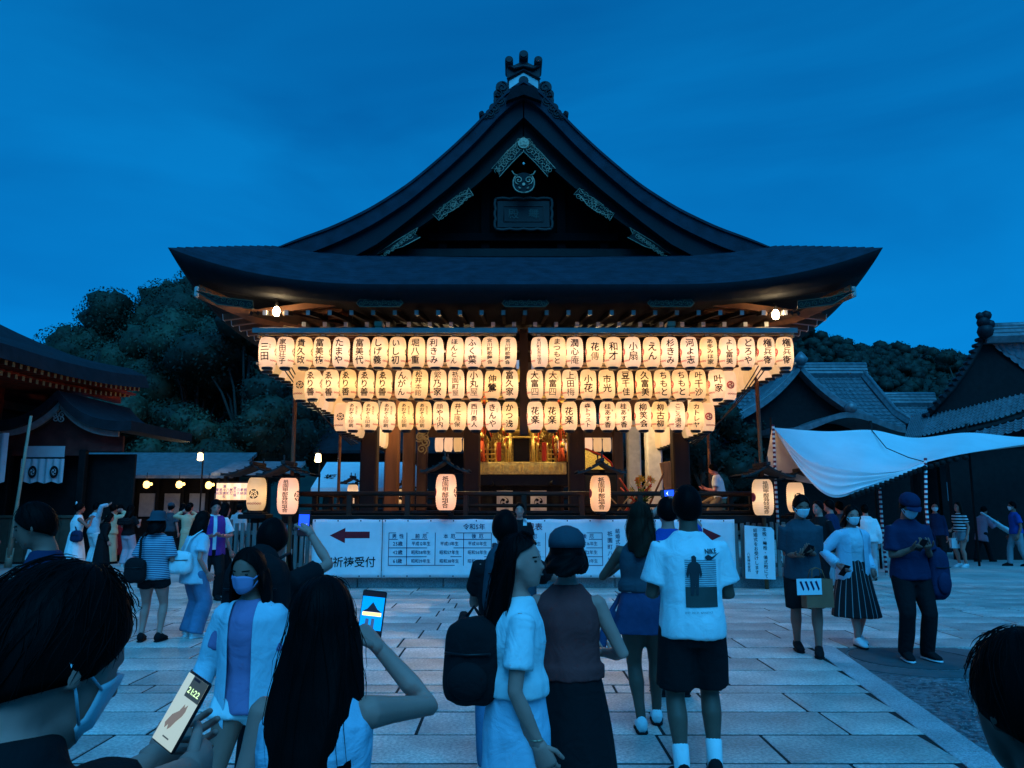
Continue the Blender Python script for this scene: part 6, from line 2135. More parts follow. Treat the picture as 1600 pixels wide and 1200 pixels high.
    if top:
        t = MB()
        zh = hem
        prof = [(zh, .098, .078), (zh + .04, .098, .078), (.60, .094, .074), (.66, .096, .074), (.72, .099 * k, .075), (.77, .102 * k, .068), (.80, .088 * k, .056), (.825, .062, .046), (.842, .044, .040)]
        if female:
            prof = [(zh, .096, .074), (zh + .04, .094, .072), (.60, .084, .064), (.66, .086, .066), (.72, .092, .074), (.77, .092, .064), (.80, .080, .052), (.824, .056, .044), (.838, .042, .038)]
        prof = [p for i, p in enumerate(prof) if i == 0 or p[0] > zh + .015]
        loft(t, [(T(0, 0, zf) if zf > .5 else pel + Vector((0, 0, (zf - .53) * h)), XA * (rx * h + (g + (.012 if zf < zh + .05 else 0)) * (1 if zf < .79 else .5)), YA * (ry * h + (g + (.012 if zf < zh + .05 else 0)) * (1.0 if zf < .79 else .45))) for zf, rx, ry in prof], 18)
        if sleeve > 0:
            for i, s in enumerate((1, -1)):
                sh, el, wt = sho[i], elb[i], wri[i]
                ax = sh + Vector((-s * .035 * h, 0, -.012 * h))
                if sleeve <= .6:
                    e = sh.lerp(el, sleeve * 1.35)
                    limb(t, [ax, sh, sh.lerp(e, .6), e], [.038 * h, .039 * h * k + g * .3, .039 * h * k + g * .5, .040 * h * k + g * .8], 12, hem=True)
                else:
                    limb(t, [ax, sh, sh.lerp(el, .5), el, el.lerp(wt, .5), el.lerp(wt, min(1, sleeve))], [.040 * h, .041 * h, .038 * h + g * .4, .034 * h + g * .4, .031 * h + g * .4, .027 * h + g * .5], 12, hem=True)
        me = remesh(t, vox, sm, .0065 if Y < 12 else .006, 13)
        me.materials.append(top)
        to = link('shirt' if sleeve > 0 else 'sleeveless_top', me, root)
        PEOPLE[key + '_top'] = to
    # ---- bottom
    if bottom:
        t = MB()
        gl = .014
        if bottom_kind in ('trousers', 'shorts', 'wide'):
            loft(t, [(pel + Vector((0, 0, (zf - .53) * h)), XA * (rx * h + gl), Vector((0, ry * h + gl, 0))) for zf, rx, ry in ((.445, .080, .062), (.48, .090, .068), (.52, .090, .066), (.565, .078, .058), (.60, .074, .054))], 16)
            for i in range(2):
                hp, kn, an = hips[i], knees[i], anks[i]
                if bottom_kind == 'shorts':
                    f = bhem or .8
                    e = hp.lerp(kn, f)
                    limb(t, [hp, hp.lerp(e, .5), e], [.058 * h + gl, .056 * h + gl * 1.5, .052 * h + gl * 2.0], 14, hem=True)
                elif bottom_kind == 'wide':
                    limb(t, [hp, hp.lerp(kn, .6), kn, kn.lerp(an, .5), an + Vector((0, 0, -.01 * h))], [.058 * h + gl, .056 * h + gl, .054 * h + gl, .056 * h + gl, .058 * h + gl], 14, hem=True)
                else:
                    limb(t, [hp, hp.lerp(kn, .6), kn, kn.lerp(an, .5), an + Vector((0, 0, -.012 * h))], [.058 * h + gl, .050 * h + gl, .040 * h + gl, .038 * h + gl, .033 * h + gl], 14, hem=True)
            me = remesh(t, vox, sm, .0075 if Y < 12 else .006, 11)
        else:
            zb = bhem or .28
            wb = .17 if bottom_kind == 'flare' else .125
            cb = (anks[0] + anks[1]) / 2
            rings = []
            for i in range(9):
                f = i / 8
                zf = .62 + (zb - .62) * f
                c = pel.lerp(Vector((cb.x, cb.y, 0)), max(0, f - .2) * .8); c = Vector((c.x, c.y, zf * h - drop * (1 - f)))
                rx = .080 + (wb - .080) * f ** .8 if f > .0 else .080
                if f > .22: rx = max(rx, .100)
                rings.append((c, XA * (rx * h + .008), Vector((0, (rx * .86) * h + .008, 0))))
            loft(t, rings, 44, lambda f, th: 1 + .045 * f * math.sin(th * 11) + .03 * f * math.sin(th * 5 + 1))
            me = remesh(t, vox, 2, .008, 9)
        me.materials.append(bottom)
        link({'shorts': 'shorts', 'trousers': 'trousers', 'wide': 'wide_trousers'}.get(bottom_kind, 'skirt'), me, root)
    # ---- shoes
    if Y < 30:
        for i, (s, (fx, fy, fa)) in enumerate(zip((1, -1), feet)):
            an = anks[i]
            d = Vector((math.sin(-R(fa)) * 1.0, math.cos(R(fa)), 0)); d = Matrix.Rotation(R(fa), 3, 'Z') @ Vector((0, 1, 0))
            sd = Vector((d.y, -d.x, 0))
            base = Vector((an.x, an.y, an.z - .05 * h)) - d * .035 * h
            L = .15 * h
            b = MB()
            ring = []
            for f, w, zc, ht in ((.0, .022, .030, .026), (.12, .026, .036, .034), (.35, .026, .034, .032), (.6, .029, .024, .022), (.85, .027, .017, .014), (1.0, .012, .014, .009)):
                ring.append((base + d * L * f + Vector((0, 0, zc * h + .008)), sd * w * h, Vector((0, 0, ht * h))))
            loft(b, ring, 12)
            b.cur = 1
            ring = []
            for f, w in ((-.03, .018), (.05, .026), (.35, .027), (.62, .031), (.88, .028), (1.03, .012)):
                ring.append((base + d * L * f + Vector((0, 0, .011)), sd * w * h, Vector((0, 0, .011))))
            loft(b, ring, 10)
            if sock:
                b.cur = 2; limb(b, [an + Vector((0, 0, -.02 * h)), an.lerp(knees[i], .32)], [.026 * h, .029 * h], 12)
            sm_ = {'black': (C['black'], C['black']), 'white': (C['white'], M_sole), 'bw': (C['black'], M_sole), 'wb': (C['white'], C['black'])}[shoe]
            b.build('shoe', [sm_[0], sm_[1]] + ([sock] if sock else []), root, False)
    # ---- hair
    hm = hairmat or HAIR
    if hair:
        NA, ND, NH = (72, 14, 22) if Y < 6 else (40, 10, 10)
        rr = random.Random(key)
        phs = [rr.uniform(0, 6) for _ in range(6)]
        Lh = {'short': 0, 'bob': .16, 'mid': .30, 'long': .50}.get(hair, 0) * (h / 1.6) + hairlen
        b = MB()
        def hp_(a, v, off):
            A = (a + PI) % (2 * PI) - PI           # 0 = face side
            fr = abs(A)
            lim = interp(fr, [(0, 52), (.5, 60), (.9, 78), (1.25, 100), (1.7, 114), (2.4, 134), (PI, 140)]) if Lh == 0 else interp(fr, [(0, 46), (.5, 54), (hair_open - .25, 70), (hair_open + .05, 95), (PI, 95)])
            hang = 0 if Lh == 0 or fr < hair_open else Lh * min(1, (fr - hair_open) / .5 + .55)
            bump_ = 1 + .005 * math.sin(a * 23 + phs[0]) + .012 * math.sin(a * 5 + v * 3 + phs[1]) + .004 * math.sin(a * 41 + v * 5 + phs[2])
            vd = min(1, v / .5) if hang else v
            ph = R(lim) * vd
            ex = hs * (.06 if Lh else .05) * (1 if fr > .6 else .55) + off
            s_, c_ = math.sin(ph), math.cos(ph)
            p = Vector((-math.sin(a) * (hx + ex) * s_, math.cos(a) * (hy * 1.0 + ex) * s_, (hz + ex * .9) * c_)) * bump_
            q = hc + Rh @ (p + Vector((0, -.045 * hs, .05 * hs)))
            if hang and v > .5:
                w = (v - .5) * 2
                rag = 1 + .04 * math.sin(a * 5 + phs[3]) + .02 * math.sin(a * 31 + phs[4]) - .22 * (1 - min(1, max(0, fr - 1.15) / 1.9))
                out = Vector((q.x - hc.x, q.y - hc.y, 0))
                body_push = .05 * math.sin(min(1, w * 1.2) * PI / 2) * (1 if fr > 2.0 else .25)
                q = q + Vector((out.x * (bulge * math.sin(w * 2.3) - .12 * w * w), -body_push * (h / 1.6) - .02 * w, -hang * w * rag))
                q += Vector((.008 * math.sin(w * 7 + a * 6 + phs[5]), .006 * math.sin(w * 9 + a * 5), 0))
                if off < 0:
                    q -= out.normalized() * .02 * (1 - w) if out.length > 0 else Vector()
            return q
        NV = ND + (NH if Lh else 0)
        n0 = len(b.v)
        vs = []
        for off in (0.0, -.03 * hs):
            for j in range(NV + 1):
                v = .02 + .98 * j / NV
                for i in range(NA):
                    vs.append(hp_(2 * PI * i / NA, v, off))
        fs = []
        W = NA * (NV + 1)
        for j in range(NV):
            for i in range(NA):
                i2 = (i + 1) % NA
                fs.append((j * NA + i, j * NA + i2, (j + 1) * NA + i2, (j + 1) * NA + i))
                fs.append((W + j * NA + i, W + (j + 1) * NA + i, W + (j + 1) * NA + i2, W + j * NA + i2))
        for i in range(NA):
            i2 = (i + 1) % NA
            fs.append((NV * NA + i, NV * NA + i2, W + NV * NA + i2, W + NV * NA + i))
        fs.append(tuple(range(NA))[::-1])
        b.add(vs, fs, True)
        for q_ in range(strands):          # loose locks that break the outline
            a = rr.uniform(0, 2 * PI)
            v0 = rr.uniform(.05, .5 if Lh else .7); v1 = min(1.0, v0 + rr.uniform(.25, .6))
            pts = []
            o_ = rr.uniform(.001, .012)
            for i in range(7):
                p = hp_(a + .10 * math.sin(i * .5 + q_), v0 + (v1 - v0) * i / 6, o_ * math.sin(PI * (i + 1) / 8) + (.004 if i > 4 else 0) * rr.uniform(0, 2))
                pts.append(p)
            b.tube(pts, [.0003, .0008, .0011, .0011, .0010, .0007, .0002], 3, cap=False)
        if hair == 'bun':
            ball(b, hc + Rh @ Vector((0, -.52 * hs, .18 * hs)), .17 * hs, .16 * hs, .16 * hs, Rh)
        if hair == 'tail':
            limb(b, [hc + Rh @ Vector((0, -.46 * hs, .15 * hs)), hc + Rh @ Vector((0, -.66 * hs, .0)), hc + Rh @ Vector((0, -.62 * hs, -.6 * hs)), hc + Rh @ Vector((0, -.52 * hs, -1.1 * hs))], [.06 * hs, .14 * hs, .15 * hs, .05 * hs])
        b.build('hair', hm, root, False)
    # ---- hat
    if hat:
        kind, hmat = hat
        b = MB()
        if kind == 'cap':
            loft(b, [(hc + Rh @ Vector((0, -.05 * hs, (.16 + .50 * f) * hs)), Rh @ Vector((w * hs, 0, 0)), Rh @ Vector((0, w * 1.2 * hs, 0))) for f, w in ((0, .425), (.3, .43), (.6, .39), (.85, .27), (.98, .10), (1.0, .03))], 22)
            b.grid(lambda u, v: hc + Rh @ Vector(((u - .5) * .70 * hs * (1 - .25 * v * v), (.36 + .40 * v * (1 - 1.3 * (u - .5) ** 2 * 2)) * hs, (.21 - .10 * v - .22 * (u - .5) ** 2) * hs)), 11, 6)
            b.grid(lambda u, v: hc + Rh @ Vector(((u - .5) * .70 * hs * (1 - .25 * v * v), (.36 + .40 * v * (1 - 1.3 * (u - .5) ** 2 * 2)) * hs, (.19 - .10 * v - .22 * (u - .5) ** 2) * hs)), 11, 6)
        else:
            loft(b, [(hc + Rh @ Vector((0, -.05 * hs, z * hs)), Rh @ Vector((w * hs, 0, 0)), Rh @ Vector((0, w * 1.15 * hs, 0))) for z, w in ((.02, .62), (.05, .61), (.16, .46), (.45, .42), (.58, .36), (.61, .12))], 22)
        b.build('cap' if kind == 'cap' else 'bucket_hat', hmat, root, False)
    # ---- mask
    if mask:
        b = MB()
        def mf(u, v, o=0.0):
            q = abs(2 * u - 1)
            a = (u - .5) * R(138)
            z = -.20 + (-.24 + .46 * v) * (1 - .42 * q ** 2)
            w = interp(z, [(-.46, .17), (-.36, .235), (-.2, .285), (.0, .305)])
            nose = .085 * math.exp(-((u - .5) / .10) ** 2) * min(1, v * 1.2)
            return hc + Rh @ Vector((math.sin(a) * (w + .022) * hs, (.13 + math.cos(a) * (.275 + nose - .05 * (v < .15))) * hs + o, z * hs))
        b.grid(mf, 17, 9)
        o = b.build('face_mask', mask, root, False)
        md = o.modifiers.new('solid', 'SOLIDIFY'); md.thickness = .003; md.offset = 1
        for s in (-1, 1):
            b = MB()
            e = hc + Rh @ Vector((s * .38 * hs, -.06 * hs, .0))
            p0, p1 = mf(.5 + .49 * s, .12), mf(.5 + .49 * s, .9)
            b.tube([p0, (p0 + e) / 2 + Rh @ Vector((s * .02 * hs, 0, 0)), e, (p1 + e) / 2 + Rh @ Vector((s * .02 * hs, 0, .02 * hs)), p1], .0022 if Y < 3 else .004, 5)
            b.build('ear_loop', mask, root, False)
    Mw = Matrix.Translation(Vector((X, Y, z0))) @ Matrix.Rotation(R(face), 4, 'Z')
    PEOPLE[key] = dict(root=root, M=Mw, hc=hc, hs=hs, wri=wri, elb=elb, sho=sho, hdir=hdir, T=T, h=h, Rh=Rh)
    return root


def loc_to(px, py, Y, key_pos, face, sh_local):
    pass


def aim(px, py, Yt, X, Y, face, h, s, z0=0.0, female=False, lean=2):
    """local wrist offset from the shoulder for a hand seen at a photo pixel"""
    w = at(px, py, Yt) - Vector((X, Y, z0))
    w = Matrix.Rotation(-R(face), 3, 'Z') @ w
    shw = (.091 if female else .101) * h
    pel = Vector((0, 0, .53 * h))
    sh = pel + Matrix.Rotation(-R(lean), 3, 'X') @ Vector((s * shw, 0, (.782 - .53) * h))
    return tuple(w - sh)


def phone(p, d_up, d_n, label, screen='blue', cam_side=False, size=.152):
    """smartphone: d_up along its long side, d_n out of its screen"""
    up = Vector(d_up).normalized(); n = Vector(d_n); n = (n - up * n.dot(up)).normalized(); rt = up.cross(n) * -1
    M = Matrix((( *rt, ), (*n,), (*up,))).transposed().to_4x4()
    t = thing('smartphone', p, label, 'phone', 'phones held up by visitors')
    H_, W_, D_ = size, size * .49, .009
    b = MB(); b.box(-W_ / 2, W_ / 2, -D_ / 2, D_ / 2, -H_ / 2, H_ / 2, .0035, M); b.build('case', M_black, t, False)
    def face_(x0, x1, z0_, z1_, m, name, o=.0008):
        q = MB(); q.add([M @ Vector(v) for v in ((x0, D_ / 2 + o, z0_), (x1, D_ / 2 + o, z0_), (x1, D_ / 2 + o, z1_), (x0, D_ / 2 + o, z1_))], [(0, 1, 2, 3)]); return q.build(name, m, t, False)
    sw, shh = W_ * .46, H_ * .475
    def poly(pts, m, name, o):
        q = MB(); q.add([M @ Vector((x_, D_ / 2 + o, z_)) for x_, z_ in pts], [tuple(range(len(pts)))]); q.build(name, m, t, False)
    if screen == 'photo':
        face_(-sw, sw, -shh, shh, glow('screen_black', (.003, .004, .008), 1), 'screen')
        face_(-sw, sw, -shh * .55, shh * .80, glow('screen_sky', (.0, .20, .62), 1.0), 'screen_picture', .0012)
        poly([(-sw * .9, shh * .18), (-sw * .45, shh * .30), (0, shh * .58), (sw * .45, shh * .30), (sw * .9, shh * .18)], glow('screen_roof', (.004, .008, .02), 1), 'screen_roof', .0016)
        face_(-sw * .85, sw * .85, shh * .02, shh * .17, glow('screen_lantern', (.95, .62, .22), 1.0), 'screen_lanterns', .0016)
        face_(-sw * .3, -sw * .02, -shh * .5, -shh * .08, glow('screen_people', (.02, .05, .12), 1), 'screen_people', .0016)
        face_(sw * .2, sw * .5, -shh * .5, -shh * .1, glow('screen_people', (.02, .05, .12), 1), 'screen_people', .0016)
        V, F = disc2d(sw * .22, 16, 0, -shh * .72); q = MB(); q.add([M @ Vector((x_, D_ / 2 + .0016, z_)) for x_, z_ in V], F); q.build('shutter_button', glow('screen_white', (.9, .9, .88), .9), t, False)
    elif screen == 'lock':
        face_(-sw, sw, -shh, shh, glow('screen_cream', (.50, .56, .44), .45), 'screen')
        face_(-sw, sw * .4, shh * .40, shh, glow('screen_dark', (.02, .03, .03), 1), 'screen_wall', .0011)
        V, F = text2d('21:22', sw * .50, False, .02); q = MB(); q.add([M @ Vector((-x_ - sw * .25, D_ / 2 + .0020, z_ + shh * .62)) for x_, z_ in V], F); q.build('clock_digits', glow('screen_clock', (.55, .8, .35), .9), t, False)
        cat = [(-.8, -.45), (-.55, -.1), (-.1, .12), (.1, .42), (.22, .30), (.42, .45), (.48, .2), (.40, .02), (.1, -.25), (-.1, -.5), (-.3, -.62), (-.42, -.45), (-.6, -.62)]
        poly([(-x_ * sw * .85, z_ * shh * .8 - shh * .1) for x_, z_ in cat], glow('screen_cat', (.10, .085, .07), 1), 'screen_cat', .0014)
        face_(-sw * .3, sw * .3, -shh * .80, -shh * .76, glow('screen_dark', (.02, .03, .03), 1), 'screen_bar', .0014)
        face_(-sw * .3, sw * .3, shh * .9, shh * .97, glow('screen_black', (.003, .004, .008), 1), 'screen_notch', .0014)
    else:
        face_(-sw, sw, -shh, shh, glow('screen_black', (.003, .004, .008), 1), 'screen')
        face_(-sw * .9, sw * .9, -shh * .5, shh * .75, glow('screen_blue', (.01, .06, .85), 1.2), 'screen_picture', .0011)
        poly([(-sw * .6, shh * .0), (0, -shh * .12), (sw * .6, shh * .0), (0, -shh * .28)], glow('screen_white', (.9, .9, .88), .9), 'screen_tent', .0015)
    return t


# ---------------------------------------------------------------- bags
def blob_bag(name, c, rx, ry, rz, m, label, rot=0.0, strap=None, cat='bag', group='bags carried by visitors', vox=.012, sq=.5):
    t = thing(name, c, label, cat, group)
    b = MB()
    rings = []
    for i in range(11):
        f = -1 + 2 * i / 10
        s = (1 - abs(f) ** 5) ** .4 if abs(f) < 1 else .3
        rings.append((Vector((0, 0, f * rz)), Vector((rx * max(s, .45) * (1.0 - .10 * f), 0, 0)), Vector((0, ry * max(s, .4), 0))))
    loft(b, rings, 20, lambda f, th: 1 / max(abs(math.cos(th)) ** 3 + abs(math.sin(th)) ** 3, .6) ** (1 / 3))
    b.v = [tuple(Matrix.Rotation(R(rot), 3, 'Z') @ Vector(p)) for p in b.v]
    me = remesh(b, vox, 2, .008, 13); me.materials.append(m); link('bag_body', me, t)
    b = MB()
    Mz = Matrix.Rotation(R(rot), 3, 'Z')
    b.tube([Mz @ Vector((-rx * .8, -ry * .98, rz * .25)), Mz @ Vector((0, -ry * 1.05, rz * .22)), Mz @ Vector((rx * .8, -ry * .98, rz * .25))], .006, 5)
    b.build('zip', M_black, t, False)
    if name == 'backpack':
        b = MB(); ball(b, Vector((0, -ry * .95, -rz * .35)), rx * .72, ry * .38, rz * .42)
        b.v = [tuple(Mz @ Vector(p)) for p in b.v]; b.build('front_pocket', m, t, False)
        b = MB(); b.tube([Mz @ Vector((-.03, ry * .5, rz * .95)), Mz @ Vector((0, ry * .5, rz * 1.18)), Mz @ Vector((.03, ry * .5, rz * .95))], .008, 6); b.build('top_handle', m, t, False)
        for s in (-1, 1):
            b = MB(); b.tube([Mz @ Vector((s * rx * .5, ry * .8, rz * .85)), Mz @ Vector((s * rx * .6, ry * 1.9, rz * .95)), Mz @ Vector((s * rx * .65, ry * 2.6, rz * .2)), Mz @ Vector((s * rx * .6, ry * 1.0, -rz * .7))], .016, 6, flat=.4); b.build('shoulder_strap', m, t, False)
    if strap:
        b = MB(); b.tube([Vector(p) - Vector(c) for p in strap], .016, 6, flat=.35); b.build('strap', m, t, False)
    return t


def flat_bag(name, c, w, d, h, m, label, rz=0.0, handle=.16, group='bags carried by visitors', taper=1.0):
    t = thing(name, c, label, 'bag', group, R(rz))
    b = MB(); b.add([(sx * w / 2 * (taper if z else 1), sy * d / 2, z * h - h) for z in (0, 1) for sx, sy in ((-1, -1), (1, -1), (1, 1), (-1, 1))], [(0, 1, 2, 3), (0, 1, 5, 4), (1, 2, 6, 5), (2, 3, 7, 6), (3, 0, 4, 7)])
    o = b.build('bag_body', m, t, False)
    md = o.modifiers.new('solid', 'SOLIDIFY'); md.thickness = .002
    b = MB()
    for sy in (-1, 1):
        b.tube([(-w * .25, sy * d * .4, -.01), (-w * .18, sy * d * .2, handle * .8), (0, sy * d * .1, handle), (w * .18, sy * d * .2, handle * .8), (w * .25, sy * d * .4, -.01)], .005, 5)
    b.build('handle', m, t, False)
    return t

# ---- foreground
P = person
X_, Y_ = -.735, 1.03
ph_p = at(285, 1112, 1.55)
P('p1', 'man in black shirt and white mask bent over his phone, nearest at the left', 0, Y_, 1.605, -38, C['black'], C['black'], 'short', x=X_, lean=9, pitch=14, yaw=0, headk=1.07, neckup=-.008, mask=M_mask, skin=SKIN, sleeve=.5,
  wr=aim(312, 1195, 1.55, X_, Y_, -38, 1.605, 1, lean=9), wl=aim(238, 1190, 1.60, X_, Y_, -38, 1.605, -1, lean=9), poleR=(.6, -.5, -1), poleL=(-.6, -.5, -1), curl=.75, strands=250, eyes=False, nR=(-.79, -.62, 0), nL=(.9, .2, .5))
phone(ph_p, (.42, .16, .88), (-.45, -.9, .22), 'lit phone showing a clock and a cat, held at the lower left', 'lock', size=.136)
X_, Y_ = -.50, 2.06
ph_p = at(581, 963, 2.42)
P('p2', 'woman with waist long black hair seen from behind raising a phone', 0, Y_, 1.44, -4, C['skirtb'], C['skirtb'], 'long', x=X_, female=True, lean=1, pitch=4, sleeve=0, hairlen=.04, strands=70, bulge=.50, bottom_kind='flare',
  wr=aim(592, 1012, 2.30, X_, Y_, -4, 1.44, 1, female=True, lean=1), poleR=(1.0, -.3, -1.0), curl=.9, nR=(-1, .2, .1), eyes=False, skin=SKIN)
phone(ph_p, (.10, .10, 1), (-.05, -1, .12), 'lit phone framing the hall in the raised hand of the long haired woman', 'photo')
P('p3', 'woman in pale blue open jacket, mauve shirt and lilac mask walking towards the camera', 405, 3.95, 1.42, 172, C['mauve'], C['white'], 'mid', female=True, lean=4, pitch=6, yaw=-6, mask=M_maskp, skin=SKIN2, bottom_kind='shorts', bhem=.35, hem=.47, shoe='white',
  sleeve=.5, feet=((.08, .12, -4), (-.07, -.16, 4)), loose=.7, wr=(.13, .06, -.42), curl=.6)
X_, Y_ = -1.34, 4.35
P('p4', 'person in black with a dark hood raising a phone beside the left banner', 0, Y_, 1.56, -6, C['black'], C['black'], 'short', x=X_, female=True, lean=1, sleeve=.45, wr=aim(486, 835, 4.65, X_, Y_, -6, 1.56, 1, female=True, lean=1), poleR=(1, -.2, -.9), nR=(-1, .4, 0), eyes=False, curl=.9)
phone(at(475, 818, 4.66), (.02, .02, 1), (.1, -1, .05), 'phone with a bright blue screen held up beside the left banner', 'blue', size=.15)
P('p5b', 'person in dark shirt and blue jeans standing behind the woman with a backpack', 790, 5.0, 1.60, 8, C['black'], C['denim'], 'short', lean=1, sleeve=.45, wl=(.06, .26, -.06), poleL=(-.35, -.3, -1), wr=(.0, .3, .02), shoe='white', eyes=False)
P('p5', 'long haired woman in white shirt and pale blue skirt walking right with a black backpack', 806, 3.3, 1.515, -82, C['white'], C['skirtb'], 'long', female=True, lean=1, pitch=-2, yaw=-22, hair_open=1.55, loose=.5, bottom_kind='skirt', bhem=.12, hem=.585, feet=((.05, .05, 0), (-.05, -.04, 0)), wr=(.03, .06, -.46), wl=(.02, .02, -.46), shoe='white', strands=160, curl=.6)
P('p6', 'woman in grey cap, brown sleeveless top and long black skirt seen from behind', 884, 3.75, 1.52, -8, C['brown'], C['black'], 'bob', female=True, lean=1, sleeve=0, hem=.56, bottom_kind='flare', bhem=.06, hat=('cap', C['slate']), wr=(.03, .20, -.26), wl=(.04, .26, -.16), poleR=(.8, -1, -.6), poleL=(-.4, -1, -.6), hairlen=-.06, eyes=False, loose=.9)
X_, Y_ = .98, 5.95
P('p7', 'woman with shoulder length brown hair, dark blue top and jacket tied at her waist', 0, Y_, 1.655, -8, C['slate'], C['white'], 'mid', x=X_, female=True, lean=1, sleeve=0, hem=.60, bottom_kind='shorts', bhem=.3, hairmat=HAIR_B, strands=120, hairlen=-.03, wr=(.04, .28, -.10), wl=(.0, .28, -.12), poleR=(1, -.4, -.9), poleL=(-1, -.4, -.9), skin=SKIN3, shoe='wb', feet=((.09, .22, 0), (-.03, -.04, 4)), eyes=False)
X_, Y_ = 1.40, 7.0
P('p7b', 'person in bright blue shirt lifting a phone, half hidden behind the white shirt', 0, Y_, 1.70, 4, C['blue'], C['black'], 'short', x=X_, lean=1, wr=aim(1060, 790, 7.3, X_, Y_, 4, 1.70, 1, lean=1), wl=aim(1032, 792, 7.3, X_, Y_, 4, 1.70, -1, lean=1), poleR=(1, -.2, -.8), poleL=(-1, -.2, -.8), eyes=False)
phone(at(1044, 771, 7.38), (1, .05, .06), (.0, -1, .1), 'sideways phone with blue screen above the woman with brown hair', 'blue')
P('p8', 'man in white T-shirt with a printed back and black shorts seen from behind', 1074, 4.95, 1.755, -3, C['white'], C['black'], 'short', lean=1, hem=.475, bottom_kind='shorts', bhem=.86, skin=SKIN3, shoe='black', sleeve=.54, wr=(-.02, .27, -.27), wl=(.02, .27, -.27), poleR=(.45, -1, -.5), poleL=(-.45, -1, -.5), feet=((.115, .02, -8), (-.10, -.10, 10)), loose=1.6, eyes=False, sock=C['white'])
P('p12', 'dark haired head of a person close to the camera at the bottom right', 0, 1.22, 1.435, 15, C['black'], C['black'], 'short', skin=SKIN3, x=.842, lean=4, pitch=5, eyes=False, strands=160)
# ---- middle distance, right
P('p9', 'man in slate T-shirt, black shorts and white mask walking with a paper bag', 1247, 8.95, 1.755, 168, C['slate'], C['black'], 'short', lean=2, pitch=14, yaw=14, curl=.85, mask=M_mask, hem=.46, bottom_kind='shorts', bhem=.95, sleeve=.6, skin=SKIN2, wr=(-.10, .20, -.29), wl=(.12, .22, -.25), poleR=(.3, -1, -.7), poleL=(-.3, -1, -.7), feet=((.08, -.14, 4), (-.10, .18, -8)), loose=1.5)
P('p10', 'masked woman in pale blue cardigan and striped dark skirt beside the man in shorts', 1325, 9.45, 1.63, 184, C['cyan'], C['vstripe'], 'bob', female=True, lean=2, pitch=8, mask=M_mask, sleeve=.95, hem=.49, bottom_kind='flare', bhem=.20, shoe='wb', wr=(.10, .12, -.34), wl=(-.06, .05, -.42), feet=((.06, .12, 0), (-.06, -.10, 0)), loose=1.4, poleR=(1, -.8, -.3))
P('p11', 'man in navy shirt, cap and mask reading his phone, standing on the round patch', 1412, 8.6, 1.765, 181, C['navy'], C['black'], 'short', lean=2, pitch=22, curl=.85, mask=M_mask, hat=('cap', C['navy']), sleeve=.58, hem=.475, wr=(-.10, .24, -.20), wl=(.10, .24, -.20), poleR=(.55, -.8, -.8), poleL=(-.55, -.8, -.8), shoe='bw', feet=((.13, .03, -10), (-.12, .0, 10)), loose=1.6, skin=SKIN2)
# ---- middle distance, left
P('p13', 'woman in bucket hat, striped shirt and black shorts with bare legs', 249, 9.65, 1.55, 4, C['stripe'], C['black'], 'bob', female=True, lean=1, hat=('bucket', C['slate']), hem=.475, bottom_kind='shorts', bhem=.38, sleeve=.6, loose=1.9, wr=(-.02, .20, -.22), wl=(.02, .2, -.22), hairlen=.0, poleR=(.5, -.8, -.7), poleL=(-.5, -.8, -.7), eyes=False, feet=((.11, 0, -10), (-.10, 0, 10)), hip=1.12)
P('p14', 'long haired woman in loose pale shirt and blue jeans with a white shoulder bag', 311, 9.95, 1.56, -38, C['cyan'], C['denim'], 'long', female=True, lean=3, pitch=12, hem=.42, sleeve=.5, loose=2.2, bottom_kind='wide', shoe='white', wr=(.04, .06, -.44), hairlen=-.10, eyes=False)
P('p15', 'man in white shirt and purple vest looking down, left of the stage', 337, 13.7, 1.74, -150, C['white'], C['black'], 'short', lean=3, pitch=20, sleeve=.58, wr=(-.08, .22, -.26), wl=(.06, .22, -.26), poleR=(1, -.6, -.8), poleL=(-1, -.6, -.8))
P('p16', 'dark haired person in white half hidden behind the man in the purple vest', 350, 14.4, 1.66, -40, C['white'], C['black'], 'bob', female=True, eyes=False)
P('p17', 'man with cropped hair in profile above the nearest head at the left', 88, 4.25, 1.665, 112, C['navy'], C['navy'], 'short', lean=3, pitch=16, skin=SKIN2, strands=60)
P('p36', 'small dark haired person in black and white standing before the banner', 812, 13.4, 1.66, 178, C['black'], C['black'], 'short', female=True, sleeve=.5)
# ---- far left group taking photographs
FL = 'people photographing at the far left'
UP = dict(wr=(-.04, .24, .16), wl=(.04, .24, .16), poleR=(1, -.1, -.7), poleL=(-1, -.1, -.7))
P('p18', 'woman in a white dress with raised arms behind the cropped haired man', 68, 20.6, 1.64, 20, C['white'], C['white'], 'bob', female=True, bottom_kind='flare', bhem=.12, sleeve=.5, group=FL, eyes=False, **UP)
P('p19', 'woman in sleeveless white top with a black shoulder bag and white hair clip', 124, 17.6, 1.67, -50, C['white'], C['white'], 'bun', female=True, bottom_kind='flare', bhem=.1, sleeve=0, group=FL, wr=(-.03, .25, -.02), wl=(.0, .25, .0), poleR=(1, -.1, -1), skin=SKIN2)
P('p20', 'person in pale shirt stretching one arm up with a phone', 151, 21.5, 1.68, -30, C['cyan'], C['white'], 'short', female=True, bottom_kind='wide', sleeve=.95, group=FL, wr=(.02, .22, .30), wl=(.0, .2, -.2), eyes=False)
P('p24', 'person in a long black dress bending towards the woman in pink trousers', 166, 20.6, 1.40, -60, C['black'], C['black'], 'bob', female=True, bottom_kind='flare', bhem=.04, sleeve=.9, group=FL, lean=14, eyes=False)
P('p21', 'woman in pale tan kimono top raising both hands', 178, 21.8, 1.63, -20, C['tan'], C['tan'], 'bun', female=True, bottom_kind='skirt', bhem=.04, sleeve=.9, group=FL, loose=2.5, eyes=False, **UP)
